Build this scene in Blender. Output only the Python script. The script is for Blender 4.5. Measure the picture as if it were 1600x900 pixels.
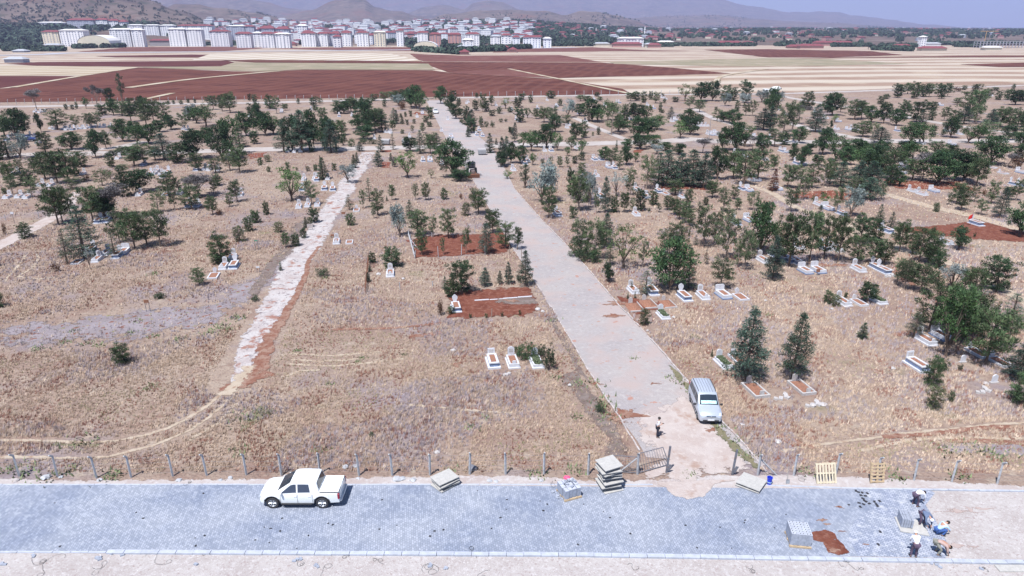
import bpy, bmesh, math, random
import numpy as np
from mathutils import Vector, Matrix, noise
R = math.radians
# ------------------------------------------------------------------ camera, world, sun, exposure
scene = bpy.context.scene
for o in list(bpy.data.objects): bpy.data.objects.remove(o)
COL = scene.collection
HC = 28.0; F = 1067.0; P = math.atan(405/1067.0)
cp, sp_ = math.cos(P), math.sin(P)
cam_d = bpy.data.cameras.new('camera'); cam = bpy.data.objects.new('camera', cam_d); COL.objects.link(cam)
cam_d.sensor_width = 36; cam_d.lens = 36*F/1600; cam_d.clip_start = 0.5; cam_d.clip_end = 60000
cam.location = (0, 0, HC); cam.rotation_euler = (math.pi/2-P, 0, 0)
scene.camera = cam
SUN_EL = math.atan2(1, math.hypot(.27, .42)); SUN_AZ = math.atan2(-.27, -.42)   # azimuth from +Y towards +X
world = bpy.data.worlds.new('World'); scene.world = world; world.use_nodes = True
wn = world.node_tree; bg = wn.nodes['Background']; bg.inputs[1].default_value = 0.085
sky = wn.nodes.new('ShaderNodeTexSky'); sky.sky_type = 'NISHITA'; sky.sun_disc = False
sky.sun_elevation = SUN_EL; sky.sun_rotation = SUN_AZ; sky.altitude = 1200; sky.air_density = 1.0; sky.dust_density = 0.6; sky.ozone_density = 3.0
wn.links.new(sky.outputs[0], bg.inputs[0])
sun_d = bpy.data.lights.new('sun', 'SUN'); sun_d.energy = 4.9; sun_d.angle = R(.5); sun_d.color = (1, .97, .95)
sun = bpy.data.objects.new('sun', sun_d); COL.objects.link(sun)
sun.rotation_euler = Vector((.27, .42, -1)).to_track_quat('-Z', 'Y').to_euler()
sun.location = (-30, -40, 90)
vs = scene.view_settings; vs.view_transform = 'Standard'; vs.look = 'None'; vs.gamma = 1; vs.use_curve_mapping = False
vs.exposure = 0.65
scene.cycles.volume_bounces = 1
scene.cycles.max_bounces = 5; scene.cycles.diffuse_bounces = 2; scene.cycles.transparent_max_bounces = 10

# ------------------------------------------------------------------ projection helpers (photo pixel -> place on the ground)
def ray(px, py):
    u = (px-800)/F; v = (450-py)/F
    return u, cp+v*sp_, -sp_+v*cp
def G(px, py, z=0.0):
    u, dy, dz = ray(px, py); t = (HC-z)/(-dz)
    return (u*t, dy*t)
def at(px, py, Y):
    u, dy, dz = ray(px, py); t = Y/dy
    return Vector((u*t, Y, HC+dz*t))
def hgt(bx, by, ty):
    X, Y = G(bx, by); return at(bx, ty, Y).z
def mpp(bx, by):
    X, Y = G(bx, by); return (Y*cp+HC*sp_)/F
ROAD = math.atan2(-206/F*cp, 1)     # heading of the main road: minus = left of +Y
rdir = Vector((math.sin(ROAD), math.cos(ROAD), 0)); rside = Vector((rdir.y, -rdir.x, 0))

# ------------------------------------------------------------------ object helpers
def link(o, parent=None):
    COL.objects.link(o)
    if parent is not None: o.parent = parent
    return o
def tag(o, label=None, cat=None, group=None, kind=None):
    if label: o['label'] = label
    if cat: o['category'] = cat
    if group: o['group'] = group
    if kind: o['kind'] = kind
    return o
def empty(name, loc=(0, 0, 0), rz=0, label=None, cat=None, group=None):
    o = bpy.data.objects.new(name, None); o.empty_display_size = .3; link(o)
    o.location = loc; o.rotation_euler = (0, 0, rz)
    return tag(o, label, cat, group)
class MB:
    def __init__(s): s.v = []; s.f = []; s.m = []
    def add(s, vs, fs, mi=0):
        b = len(s.v); s.v += [tuple(p) for p in vs]
        for f in fs: s.f.append([i+b for i in f]); s.m.append(mi)
        return s
    def box(s, c, d, rz=0, mi=0, tilt=None, taper=1.0):
        vs = []
        M = Matrix.Rotation(rz, 3, 'Z')
        if tilt is not None: M = M @ tilt
        for sz in (-1, 1):
            k = taper if sz > 0 else 1
            for sx, sy in ((-1, -1), (1, -1), (1, 1), (-1, 1)):
                p = M @ Vector((sx*d[0]/2*k, sy*d[1]/2*k, sz*d[2]/2)); vs.append((p.x+c[0], p.y+c[1], p.z+c[2]))
        return s.add(vs, [(3, 2, 1, 0), (4, 5, 6, 7), (0, 1, 5, 4), (1, 2, 6, 5), (2, 3, 7, 6), (3, 0, 4, 7)], mi)
    def tube(s, a, b, r0, r1=None, n=6, mi=0, cap=True):
        a = Vector(a); b = Vector(b); r1 = r0 if r1 is None else r1
        d = (b-a)
        if d.length < 1e-6: return s
        q = d.to_track_quat('Z', 'Y'); vs = []
        for c, r in ((a, r0), (b, r1)):
            for i in range(n):
                t = 2*math.pi*i/n; vs.append(c+q @ Vector((r*math.cos(t), r*math.sin(t), 0)))
        fs = [(i, (i+1) % n, n+(i+1) % n, n+i) for i in range(n)]
        if cap: fs += [tuple(range(n-1, -1, -1)), tuple(range(n, 2*n))]
        return s.add(vs, fs, mi)
    def path(s, pts, r, n=5, mi=0):
        for i in range(len(pts)-1):
            ra = r[i] if isinstance(r, (list, tuple)) else r; rb = r[i+1] if isinstance(r, (list, tuple)) else r
            s.tube(pts[i], pts[i+1], ra, rb, n, mi)
        return s
    def lathe(s, prof, c=(0, 0, 0), n=16, axis='Z', mi=0, cap=True):
        vs = []
        for r, z in prof:
            for i in range(n):
                t = 2*math.pi*i/n
                p = (r*math.cos(t), r*math.sin(t), z) if axis == 'Z' else ((r*math.cos(t), z, r*math.sin(t)) if axis == 'Y' else (z, r*math.cos(t), r*math.sin(t)))
                vs.append((p[0]+c[0], p[1]+c[1], p[2]+c[2]))
        fs = []
        for k in range(len(prof)-1):
            for i in range(n):
                fs.append((k*n+i, k*n+(i+1) % n, (k+1)*n+(i+1) % n, (k+1)*n+i))
        if cap: fs += [tuple(range(n)), tuple(range((len(prof)-1)*n, len(prof)*n))]
        return s.add(vs, fs, mi)
    def prism(s, poly, z0, z1, mi=0):
        n = len(poly)
        vs = [(x, y, z0) for x, y in poly]+[(x, y, z1) for x, y in poly]
        return s.add(vs, [tuple(range(n-1, -1, -1)), tuple(range(n, 2*n))]+[(i, (i+1) % n, n+(i+1) % n, n+i) for i in range(n)], mi)
    def build(s, name, mats, parent=None, smooth=None, fixn=True, bevel=0):
        me = bpy.data.meshes.new(name); me.from_pydata(s.v, [], s.f)
        if not isinstance(mats, (list, tuple)): mats = [mats]
        for m in mats: me.materials.append(m)
        if len(mats) > 1: me.polygons.foreach_set('material_index', s.m)
        if fixn or bevel:
            bm = bmesh.new(); bm.from_mesh(me)
            if bevel:
                bmesh.ops.remove_doubles(bm, verts=bm.verts, dist=1e-5)
                bmesh.ops.bevel(bm, geom=[e for e in bm.edges if e.is_manifold and e.calc_face_angle(0) > .5], offset=bevel, segments=1, affect='EDGES')
            bmesh.ops.recalc_face_normals(bm, faces=bm.faces); bm.to_mesh(me); bm.free()
        if smooth:
            me.polygons.foreach_set('use_smooth', [True]*len(me.polygons))
            try: me.set_sharp_from_angle(angle=R(smooth))
            except Exception: pass
        me.update()
        return link(bpy.data.objects.new(name, me), parent)
def npmesh(name, V, T, mat, k=3, col=None, parent=None):
    """fast mesh from numpy: V (n,3), T (m,k) indices; col per-vertex rgb"""
    me = bpy.data.meshes.new(name); me.vertices.add(len(V)); me.vertices.foreach_set('co', V.astype(np.float32).ravel())
    me.loops.add(T.size); me.loops.foreach_set('vertex_index', T.astype(np.int32).ravel())
    me.polygons.add(len(T)); me.polygons.foreach_set('loop_start', np.arange(0, T.size, k, dtype=np.int32))
    if col is not None:
        a = me.color_attributes.new('tint', 'FLOAT_COLOR', 'POINT')
        c4 = np.ones((len(V), 4), np.float32); c4[:, :3] = col; a.data.foreach_set('color', c4.ravel())
    me.materials.append(mat); me.update(calc_edges=True); me.validate()
    return link(bpy.data.objects.new(name, me), parent)

# ------------------------------------------------------------------ materials
def newmat(name):
    m = bpy.data.materials.new(name); m.use_nodes = True
    return m, m.node_tree, m.node_tree.nodes['Principled BSDF']
def N(nt, t, **k):
    n = nt.nodes.new(t)
    for a, b in k.items(): setattr(n, a, b)
    return n
def mixc(nt, fac, a, b, mode='MIX'):
    n = N(nt, 'ShaderNodeMix', data_type='RGBA', blend_type=mode)
    for i, v in ((0, fac), (6, a), (7, b)):
        if isinstance(v, (int, float)): n.inputs[i].default_value = v
        elif isinstance(v, tuple): n.inputs[i].default_value = (*v, 1)
        else: nt.links.new(v, n.inputs[i])
    return n.outputs[2]
def noise_fac(nt, vec, scale, detail=4, lo=.4, hi=.6, rough=.6):
    n = N(nt, 'ShaderNodeTexNoise'); n.inputs['Scale'].default_value = scale; n.inputs['Detail'].default_value = detail; n.inputs['Roughness'].default_value = rough
    if vec is not None: nt.links.new(vec, n.inputs['Vector'])
    m = N(nt, 'ShaderNodeMapRange'); m.inputs[1].default_value = lo; m.inputs[2].default_value = hi
    nt.links.new(n.outputs[0], m.inputs[0]); return m.outputs[0]
def pos(nt): return N(nt, 'ShaderNodeNewGeometry').outputs['Position']
def plain(name, c, rough=.6, metal=0, var=.12, scale=3.0, spec=.5, dirt=None):
    dirt = dirt and tuple(x*.75 for x in dirt)
    m, nt, b = newmat(name)
    tc = N(nt, 'ShaderNodeTexCoord').outputs['Object']
    f = noise_fac(nt, tc, scale, 4, .3, .7)
    out = mixc(nt, f, tuple(x*(1-var) for x in c), tuple(min(1, x*(1+var)) for x in c))
    if dirt:
        g = noise_fac(nt, tc, scale*2.3, 5, .52, .68); out = mixc(nt, g, out, dirt)
    nt.links.new(out, b.inputs['Base Color'])
    b.inputs['Roughness'].default_value = rough; b.inputs['Metallic'].default_value = metal
    b.inputs['Specular IOR Level'].default_value = spec
    return m
GK = .60
def groundmat(name, layers, bump=.0, bscale=6., rough=.95, alpha=None, wave=None):
    """layers: [base colour, (colour, scale, lo, hi[, detail]) ...] mixed by world-space noise; alpha=(scale, width) gives a ragged edge from the 'edge' attribute"""
    m, nt, b = newmat(name); p = pos(nt)
    sc_ = lambda c: tuple(x*GK for x in c)
    layers = [sc_(layers[0])]+[(sc_(L[0]),)+tuple(L[1:]) for L in layers[1:]]
    if wave: wave = (sc_(wave[0]),)+tuple(wave[1:])
    out = layers[0]
    for i, L in enumerate(layers[1:]):
        off = N(nt, 'ShaderNodeVectorMath', operation='ADD'); nt.links.new(p, off.inputs[0]); off.inputs[1].default_value = (i*37.7, i*11.3, 0)
        f = noise_fac(nt, off.outputs[0], L[1], L[4] if len(L) > 4 else 4, L[2], L[3])
        out = mixc(nt, f, out, L[0])
    if wave:   # (colour, scale, angle deg, distortion, lo, hi)
        mp = N(nt, 'ShaderNodeMapping'); nt.links.new(p, mp.inputs[0]); mp.inputs['Rotation'].default_value = (0, 0, R(wave[2]))
        w = N(nt, 'ShaderNodeTexWave'); w.inputs['Scale'].default_value = wave[1]; w.inputs['Distortion'].default_value = wave[3]; w.inputs['Detail'].default_value = 3; w.inputs['Detail Scale'].default_value = .4
        nt.links.new(mp.outputs[0], w.inputs[0])
        r = N(nt, 'ShaderNodeMapRange'); r.inputs[1].default_value = wave[4]; r.inputs[2].default_value = wave[5]; nt.links.new(w.outputs['Fac'], r.inputs[0])
        r.inputs[4].default_value = wave[6] if len(wave) > 6 else .8
        out = mixc(nt, r.outputs[0], out, wave[0])
    if isinstance(out, tuple): b.inputs['Base Color'].default_value = (*out, 1)
    else: nt.links.new(out, b.inputs['Base Color'])
    b.inputs['Roughness'].default_value = rough; b.inputs['Specular IOR Level'].default_value = .15
    if bump:
        n = N(nt, 'ShaderNodeTexNoise'); n.inputs['Scale'].default_value = bscale; n.inputs['Detail'].default_value = 5; nt.links.new(p, n.inputs['Vector'])
        bp = N(nt, 'ShaderNodeBump'); bp.inputs['Strength'].default_value = 1; bp.inputs['Distance'].default_value = bump
        nt.links.new(n.outputs[0], bp.inputs['Height']); nt.links.new(bp.outputs[0], b.inputs['Normal'])
    if alpha:
        at_ = N(nt, 'ShaderNodeAttribute', attribute_name='edge')
        n = N(nt, 'ShaderNodeTexNoise'); n.inputs['Scale'].default_value = alpha[0]; n.inputs['Detail'].default_value = 6; n.inputs['Roughness'].default_value = .7; nt.links.new(p, n.inputs['Vector'])
        st = N(nt, 'ShaderNodeMath', operation='MULTIPLY_ADD'); nt.links.new(n.outputs[0], st.inputs[0]); st.inputs[1].default_value = 2.4; st.inputs[2].default_value = -1.2
        ad = N(nt, 'ShaderNodeMath', operation='ADD'); nt.links.new(at_.outputs['Fac'], ad.inputs[0]); nt.links.new(st.outputs[0], ad.inputs[1])
        r = N(nt, 'ShaderNodeMapRange'); nt.links.new(ad.outputs[0], r.inputs[0]); th = .5+(alpha[2]-.62)*3.2
        r.inputs[1].default_value = th-.06; r.inputs[2].default_value = th+.06
        nt.links.new(r.outputs[0], b.inputs['Alpha'])
    return m

M = {}
STRAW = (.50, .375, .285)
M['ground'] = groundmat('dry_grass_ground', [(.43, .315, .26), ((.51, .40, .325), .05, .42, .6), ((.37, .245, .20), .25, .52, .68), ((.31, .225, .19), 1.6, .5, .72, 6), ((.38, .32, .34), .09, .54, .68), ((.58, .48, .39), .9, .54, .70, 6), ((.20, .13, .11), 4.5, .56, .72, 6), ((.31, .28, .17), .16, .64, .74)], bump=.16, bscale=5)
M['field_tan'] = groundmat('stubble_field', [(.49, .365, .285), ((.40, .27, .205), .012, .42, .6), ((.60, .49, .38), .03, .5, .66)], wave=((.74, .66, .56), .0065, 82, 7, .3, .85))
M['field_pale'] = groundmat('pale_stubble', [(.58, .48, .35), ((.48, .37, .26), .02, .4, .65)], wave=((.70, .62, .49), .012, 65, 2, .45, .7))
M['field_strip'] = groundmat('striped_stubble', [(.60, .50, .38), ((.55, .44, .34), .02, .4, .65)], wave=((.86, .80, .71), .0095, 22, 2.5, .35, .55))
M['field_olive'] = groundmat('fallow_field', [(.42, .36, .25), ((.34, .31, .21), .02, .4, .65), ((.50, .42, .32), .05, .5, .65)])
M['field_red'] = groundmat('ploughed_red_soil', [(.165, .058, .042), ((.20, .076, .056), .02, .4, .6), ((.125, .042, .033), .05, .48, .6)], bump=.1, bscale=1.5, wave=((.235, .105, .08), .035, 14, 7, .5, 1.0, .45))
M['field_brown'] = groundmat('brown_red_soil', [(.24, .10, .085), ((.20, .08, .065), .015, .4, .6), ((.30, .155, .125), .06, .5, .66)])
M['field_dark'] = groundmat('dark_red_soil', [(.13, .04, .038), ((.16, .055, .048), .03, .4, .6)])
AL = (.9, .75, .62)
M['soil'] = groundmat('red_soil', [(.27, .10, .068), ((.21, .07, .048), .8, .45, .6), ((.36, .17, .125), 2.2, .50, .66, 6)], bump=.12, bscale=6, alpha=(1.1, 1.2, .62))
M['soil_thin'] = groundmat('thin_red_soil', [(.33, .16, .115), ((.44, .29, .225), 1.3, .42, .6), ((.25, .10, .07), 3, .56, .66)], bump=.06, bscale=6, alpha=(1.0, .42, .66))
M['soil_far'] = groundmat('far_red_soil', [(.27, .09, .06), ((.33, .14, .10), .5, .45, .6)], alpha=(.3, 1.0, .62))
M['gravel'] = groundmat('pale_gravel', [(.64, .60, .59), ((.56, .51, .50), .35, .42, .62), ((.74, .71, .71), 3.0, .5, .7, 6), ((.48, .40, .39), 7, .54, .68), ((.84, .81, .81), 11, .58, .68)], bump=.03, bscale=18)
M['gravel_rag'] = groundmat('pale_gravel_edge', [(.68, .63, .615), ((.58, .50, .48), .35, .42, .62), ((.76, .73, .73), 3.0, .5, .7, 6), ((.50, .41, .39), 9, .58, .72)], bump=.03, bscale=18, alpha=(1.4, .9, .60))
M['earth'] = groundmat('trampled_earth', [(.62, .525, .49), ((.69, .61, .58), .6, .42, .6), ((.52, .38, .32), .5, .55, .68), ((.74, .66, .62), 2.5, .54, .7, 6)], bump=.05, bscale=9, alpha=(1.2, 1.1, .62))
M['track_pale'] = groundmat('pale_wheel_track', [(.60, .49, .38), ((.66, .56, .45), 1.1, .45, .6), ((.44, .29, .21), 1.5, .55, .68)], bump=.05, bscale=9, alpha=(1.1, .75, .66))
M['track_white'] = groundmat('crushed_stone_track', [(.70, .66, .655), ((.60, .53, .52), .5, .45, .6), ((.38, .33, .34), 1.4, .56, .63, 6), ((.44, .24, .19), .6, .56, .64, 6), ((.22, .19, .2), 3.2, .63, .68)], bump=.12, bscale=4, alpha=(1.3, .9, .62))
M['road_far'] = groundmat('far_dirt_road', [(.64, .59, .57), ((.56, .50, .47), .15, .4, .6)], alpha=(.5, 1.2, .55))
M['lavender'] = groundmat('sparse_grey_weeds', [(.36, .31, .33), ((.43, .38, .41), .5, .42, .6), ((.30, .13, .09), 1.1, .58, .64, 6), ((.36, .33, .14), 1.3, .62, .68, 6), ((.17, .20, .14), 2.2, .62, .68, 6)], bump=.12, bscale=5, alpha=(.7, .8, .64))
M['weeds'] = groundmat('brown_weeds', [(.25, .19, .17), ((.33, .27, .25), 1.2, .42, .6), ((.16, .17, .12), 2, .58, .66, 6)], bump=.12, bscale=6, alpha=(1.0, .8, .62))
M['weed_green'] = groundmat('olive_weeds', [(.30, .27, .17), ((.20, .21, .13), 2, .5, .64, 6)], bump=.12, bscale=6, alpha=(1.0, .6, .70))
# main road: weathered small pavers
def paver(name, c1, c2, mortar, big, sc, rot, patch, dirt=None, alpha=None, msize=.012):
    m, nt, b = newmat(name); p = pos(nt); c1, c2, mortar = [tuple(x*GK for x in c) for c in (c1, c2, mortar)]; patch = (patch[0], tuple(x*GK for x in patch[1])); dirt = dirt and tuple(x*GK for x in dirt)
    mp = N(nt, 'ShaderNodeMapping'); nt.links.new(p, mp.inputs[0]); mp.inputs['Rotation'].default_value = (0, 0, R(rot))
    br = N(nt, 'ShaderNodeTexBrick'); nt.links.new(mp.outputs[0], br.inputs['Vector'])
    br.inputs['Color1'].default_value = (*c1, 1); br.inputs['Color2'].default_value = (*c2, 1); br.inputs['Mortar'].default_value = (*mortar, 1)
    br.inputs['Scale'].default_value = 1; br.inputs['Brick Width'].default_value = sc[0]; br.inputs['Row Height'].default_value = sc[1]
    br.inputs['Mortar Size'].default_value = msize; br.inputs['Bias'].default_value = -.15
    f = noise_fac(nt, p, big, 5, .38, .64); out = mixc(nt, f, br.outputs[0], patch[0], 'MULTIPLY')
    f2 = noise_fac(nt, p, 1.7, 6, .54, .7); out = mixc(nt, f2, out, patch[1])
    if dirt:
        f3 = noise_fac(nt, p, .22, 6, .47, .62); out = mixc(nt, f3, out, dirt)
        f4 = noise_fac(nt, p, 1.1, 6, .62, .68); out = mixc(nt, f4, out, (.36, .2, .16))
    nt.links.new(out, b.inputs['Base Color']); b.inputs['Roughness'].default_value = .8; b.inputs['Specular IOR Level'].default_value = .3
    bp = N(nt, 'ShaderNodeBump'); bp.inputs['Distance'].default_value = .012; nt.links.new(br.outputs['Fac'], bp.inputs['Height']); bp.invert = True
    nt.links.new(bp.outputs[0], b.inputs['Normal'])
    return m
M['pavers'] = paver('grey_pavers', (.41, .455, .55), (.63, .675, .785), (.43, .47, .56), .22, (.21, .13), 81, ((.72, .76, .84), (.55, .60, .71)), msize=.012)
M['pavers_pale'] = paver('dusty_pavers', (.42, .47, .58), (.70, .74, .84), (.28, .32, .42), .55, (.22, .17), 40, ((.86, .88, .95), (.72, .75, .82)))
M['road'] = paver('weathered_pavers', (.56, .515, .505), (.63, .59, .58), (.52, .475, .47), .12, (.25, .2), 10, ((.86, .86, .90), (.66, .61, .60)), dirt=(.61, .51, .485))
M['kerb'] = plain('concrete_kerb', (0.372, 0.403, 0.471), .85, var=.15, scale=2.5)
M['kerb_old'] = plain('old_kerb', (0.394, 0.360, 0.354), .9, var=.25, scale=1.5, dirt=(.42, .28, .22))
M['concrete'] = plain('concrete_grey', (0.370, 0.383, 0.409), .85, var=.15, scale=4)
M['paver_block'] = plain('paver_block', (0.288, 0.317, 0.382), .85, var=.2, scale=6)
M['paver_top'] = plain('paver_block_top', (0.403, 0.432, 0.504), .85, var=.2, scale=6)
M['marble'] = plain('white_marble', (0.577, 0.592, 0.636), .35, var=.06, scale=2, dirt=(.62, .62, .66))
M['marble_old'] = plain('weathered_marble', (0.434, 0.420, 0.420), .6, var=.15, scale=4, dirt=(.42, .36, .33))
M['marble_blue'] = plain('blue_grey_marble', (.17, .22, .34), .3, var=.25, scale=3)
M['grave_soil'] = plain('grave_soil', (0.252, 0.119, 0.077), .95, var=.35, scale=8, dirt=(.22, .14, .10))
M['grave_green'] = plain('grave_planting', (.06, .09, .045), .9, var=.5, scale=12, dirt=(.2, .16, .1))
M['wood_pale'] = plain('pale_pallet_board', (0.390, 0.385, 0.369), .85, var=.14, scale=5, dirt=(.52, .51, .50))
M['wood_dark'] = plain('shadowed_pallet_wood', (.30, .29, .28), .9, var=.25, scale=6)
M['wood_tan'] = plain('tan_pallet_wood', (0.440, 0.336, 0.216), .85, var=.2, scale=5)
M['wood_cream'] = plain('cream_pallet_wood', (0.540, 0.480, 0.360), .85, var=.15, scale=5)
M['bark'] = plain('bark', (.13, .095, .075), .95, var=.3, scale=9)
M['bark_pale'] = plain('pale_bark', (.24, .19, .16), .95, var=.3, scale=9)
M['iron'] = plain('painted_iron', (.13, .14, .17), .6, var=.25, scale=5, dirt=(.22, .15, .12))
M['rust'] = plain('rusty_iron', (.22, .10, .06), .8, var=.3, scale=6)
M['galv'] = plain('galvanised', (0.338, 0.352, 0.375), .5, .4, .1)
M['white_paint'] = plain('white_car_paint', (0.736, 0.764, 0.773), .22, 0, .02, 1, .6)
M['silver_paint'] = plain('silver_car_paint', (.50, .55, .63), .28, .35, .05, 2, .6, dirt=None)
M['glass'] = plain('dark_glass', (.025, .035, .05), .08, 0, .2, 1, .8)
M['glass_blue'] = plain('tinted_glass', (.03, .05, .09), .1, 0, .2, 1, .8)
M['tyre'] = plain('tyre_rubber', (.035, .035, .038), .85, 0, .2, 6)
M['rim'] = plain('alloy_rim', (.55, .57, .6), .35, .7, .05)
M['black'] = plain('black_plastic', (.025, .025, .03), .6, 0, .2)
M['red_light'] = plain('red_lamp', (.28, .02, .04), .25, 0, .1)
M['clear_light'] = plain('clear_lamp', (.62, .68, .76), .15, .2, .1)
M['sunshade'] = plain('crumpled_sunshade', (.42, .66, .66), .4, .2, .3, 14)
M['plate'] = plain('number_plate', (.78, .8, .82), .5, 0, .02)
M['blue_plastic'] = plain('blue_plastic', (.02, .05, .55), .4, 0, .1)
M['green_paint'] = plain('green_paint', (.05, .22, .16), .6, 0, .1)
M['pink'] = plain('pink_plastic', (.75, .10, .22), .5, 0, .1)
M['red_cloth'] = plain('red_cloth', (.5, .02, .02), .8, 0, .1)
M['yellow_paint'] = plain('machine_paint', (.20, .15, .14), .5, 0, .2)
M['skin'] = plain('skin', (.42, .24, .17), .6, 0, .05)
M['hair'] = plain('black_hair', (.02, .016, .014), .7, 0, .2)
M['shirt_white'] = plain('white_shirt', (0.702, 0.711, 0.756), .9, 0, .05)
M['shirt_blue'] = plain('pale_blue_shirt', (.42, .62, .82), .9, 0, .08)
M['shirt_grey'] = plain('slate_jacket', (.11, .15, .24), .9, 0, .15)
M['shirt_brown'] = plain('tan_striped_shirt', (.42, .30, .27), .9, 0, .15)
M['trouser_black'] = plain('black_trousers', (.02, .022, .04), .9, 0, .1)
M['trouser_plum'] = plain('plum_trousers', (.085, .06, .10), .9, 0, .15)
M['jeans'] = plain('blue_jeans', (.04, .10, .30), .9, 0, .15)
M['trouser_olive'] = plain('olive_trousers', (.22, .22, .19), .9, 0, .15)
def leafmat(name, sat_var=.25):
    m, nt, b = newmat(name)
    a = N(nt, 'ShaderNodeAttribute', attribute_name='tint'); oi = N(nt, 'ShaderNodeObjectInfo')
    r = N(nt, 'ShaderNodeMapRange'); nt.links.new(oi.outputs['Random'], r.inputs[0]); r.inputs[3].default_value = 1-sat_var; r.inputs[4].default_value = 1+sat_var
    mu = N(nt, 'ShaderNodeVectorMath', operation='SCALE'); nt.links.new(a.outputs['Color'], mu.inputs[0]); nt.links.new(r.outputs[0], mu.inputs['Scale'])
    nt.links.new(mu.outputs[0], b.inputs['Base Color']); b.inputs['Roughness'].default_value = .7; b.inputs['Specular IOR Level'].default_value = .25
    return m
M['leaf'] = leafmat('foliage', .32); M['grass'] = leafmat('dry_grass', .0)
from mathutils.geometry import delaunay_2d_cdt
# ------------------------------------------------------------------ ground sheets
GOFF = 0
def sheet(name, pts, z, mat, inset=None, world_pts=False, label=None, kind='structure', jitter=0, cat=None):
    """flat polygon; with inset, a ring of that many metres carries the ragged edge (attribute 'edge' 0 -> 1)"""
    W = [Vector((*p, 0)) if world_pts else Vector((*G(*p), 0)) for p in pts]
    # densify
    L = []
    n = len(W)
    for i in range(n):
        a, b = W[i], W[(i+1) % n]; k = max(1, min(40, int((b-a).length/2.5))) if (inset or jitter) else 1
        for j in range(k): L.append(a.lerp(b, j/k))
    if jitter:
        L = [p+Vector((noise.noise(p*.35), noise.noise(p*.35+Vector((9, 9, 9))), 0))*jitter for p in L]
    area = sum(L[i].x*L[(i+1) % len(L)].y-L[(i+1) % len(L)].x*L[i].y for i in range(len(L)))
    if area < 0: L.reverse()
    m = len(L); V = []; E = []; Fc = []
    core = L
    if inset:
        rj = random.Random(m)
        def room(i, nrm):
            q = L[i]; best = 1e9
            for j in range(m):
                if j == i or (j+1) % m == i: continue
                a, b = L[j], L[(j+1) % m]; e = b-a; dn = nrm.x*e.y-nrm.y*e.x
                if abs(dn) < 1e-9: continue
                w = a-q; t = (w.x*e.y-w.y*e.x)/dn; u = (w.x*nrm.y-w.y*nrm.x)/dn
                if t > .02 and -.05 <= u <= 1.05: best = min(best, t)
            return best
        core = []
        for i in range(m):
            t = (L[(i+1) % m]-L[i-1]).normalized(); nrm = Vector((-t.y, t.x, 0)); core.append(L[i]+nrm*min(inset, .4*room(i, nrm)))
        V = [(p.x, p.y, z) for p in L]+[(p.x, p.y, z+rj.uniform(.0004, .0018)) for p in core]; E = [0]*m+[1]*m
        Fc = [(i, (i+1) % m, m+(i+1) % m, m+i) for i in range(m)]
    r = delaunay_2d_cdt([Vector((p.x, p.y)) for p in core], [], [list(range(m))], 1, 1e-4)
    b0 = len(V); V += [(p.x, p.y, z+(.0011 if inset else 0)) for p in r[0]]; E += [1]*len(r[0]); Fc += [tuple(b0+i for i in f) for f in r[2]]
    me = bpy.data.meshes.new(name); me.from_pydata(V, [], Fc); at_ = me.attributes.new('edge', 'FLOAT', 'POINT'); at_.data.foreach_set('value', E); me.materials.append(mat)
    o = link(bpy.data.objects.new(name, me)); o['kind'] = kind
    if label: o['label'] = label
    if cat: o['category'] = cat
    return o
def strip(name, pts, width, z, mat, world_pts=False, edge=.3, kind='structure', wob=0):
    """band along a line; width metres (number or list), ragged outer 'edge' fraction"""
    W = [Vector((*p[:2], 0)) if world_pts else Vector((*G(*p[:2]), 0)) for p in pts]
    wd = width if isinstance(width, (list, tuple)) else [width]*len(W)
    Q = []; D = []
    for i in range(len(W)-1):
        k = max(1, min(60, int((W[i+1]-W[i]).length/1.5)))
        for j in range(k):
            # catmull-rom for smooth curves
            p0, p1, p2, p3 = W[max(i-1, 0)], W[i], W[i+1], W[min(i+2, len(W)-1)]; t = j/k
            q = .5*((2*p1)+(p2-p0)*t+(2*p0-5*p1+4*p2-p3)*t*t+(3*p1-p0-3*p2+p3)*t**3)
            Q.append(q); D.append(wd[i]*(1-t)+wd[i+1]*t)
    Q.append(W[-1]); D.append(wd[-1])
    V = []; E = []; Fc = []
    for i, q in enumerate(Q):
        t = (Q[min(i+1, len(Q)-1)]-Q[max(i-1, 0)]).normalized(); nrm = Vector((-t.y, t.x, 0))
        c = q+nrm*wob*noise.noise(q*.15)
        for s, e in ((-1, 0), (-(1-edge), 1), ((1-edge), 1), (1, 0)):
            p = c+nrm*s*D[i]/2; V.append((p.x, p.y, z)); E.append(e)
        if i:
            for k in range(3): Fc.append(((i-1)*4+k, (i-1)*4+k+1, i*4+k+1, i*4+k))
    me = bpy.data.meshes.new(name); me.from_pydata(V, [], Fc); a = me.attributes.new('edge', 'FLOAT', 'POINT'); a.data.foreach_set('value', E)
    me.materials.append(mat); o = link(bpy.data.objects.new(name, me)); o['kind'] = kind
    return o
def splat(name, x, y, r, z, mat, inset, ax=1.4):
    cx, cy = G(x, y); rg = random.Random(int(x*3+y)); sheet(name, [(cx+r*ax*math.cos(t)*rg.uniform(.45, 1.25), cy+r*math.sin(t)*rg.uniform(.45, 1.25)) for t in [i*math.pi/7 for i in range(14)]], z, mat, inset=inset, world_pts=True, jitter=.15)
CNT = [0]
def Z(k):
    CNT[0] += 1; return .004*k+.0001*CNT[0]
# one sheet to the horizon
gm = MB(); gm.add([(-26000, -300, 0), (26000, -300, 0), (26000, 26000, 0), (-26000, 26000, 0)], [(0, 1, 2, 3)])
tag(gm.build('ground', M['ground'], fixn=False), kind='structure')
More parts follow.
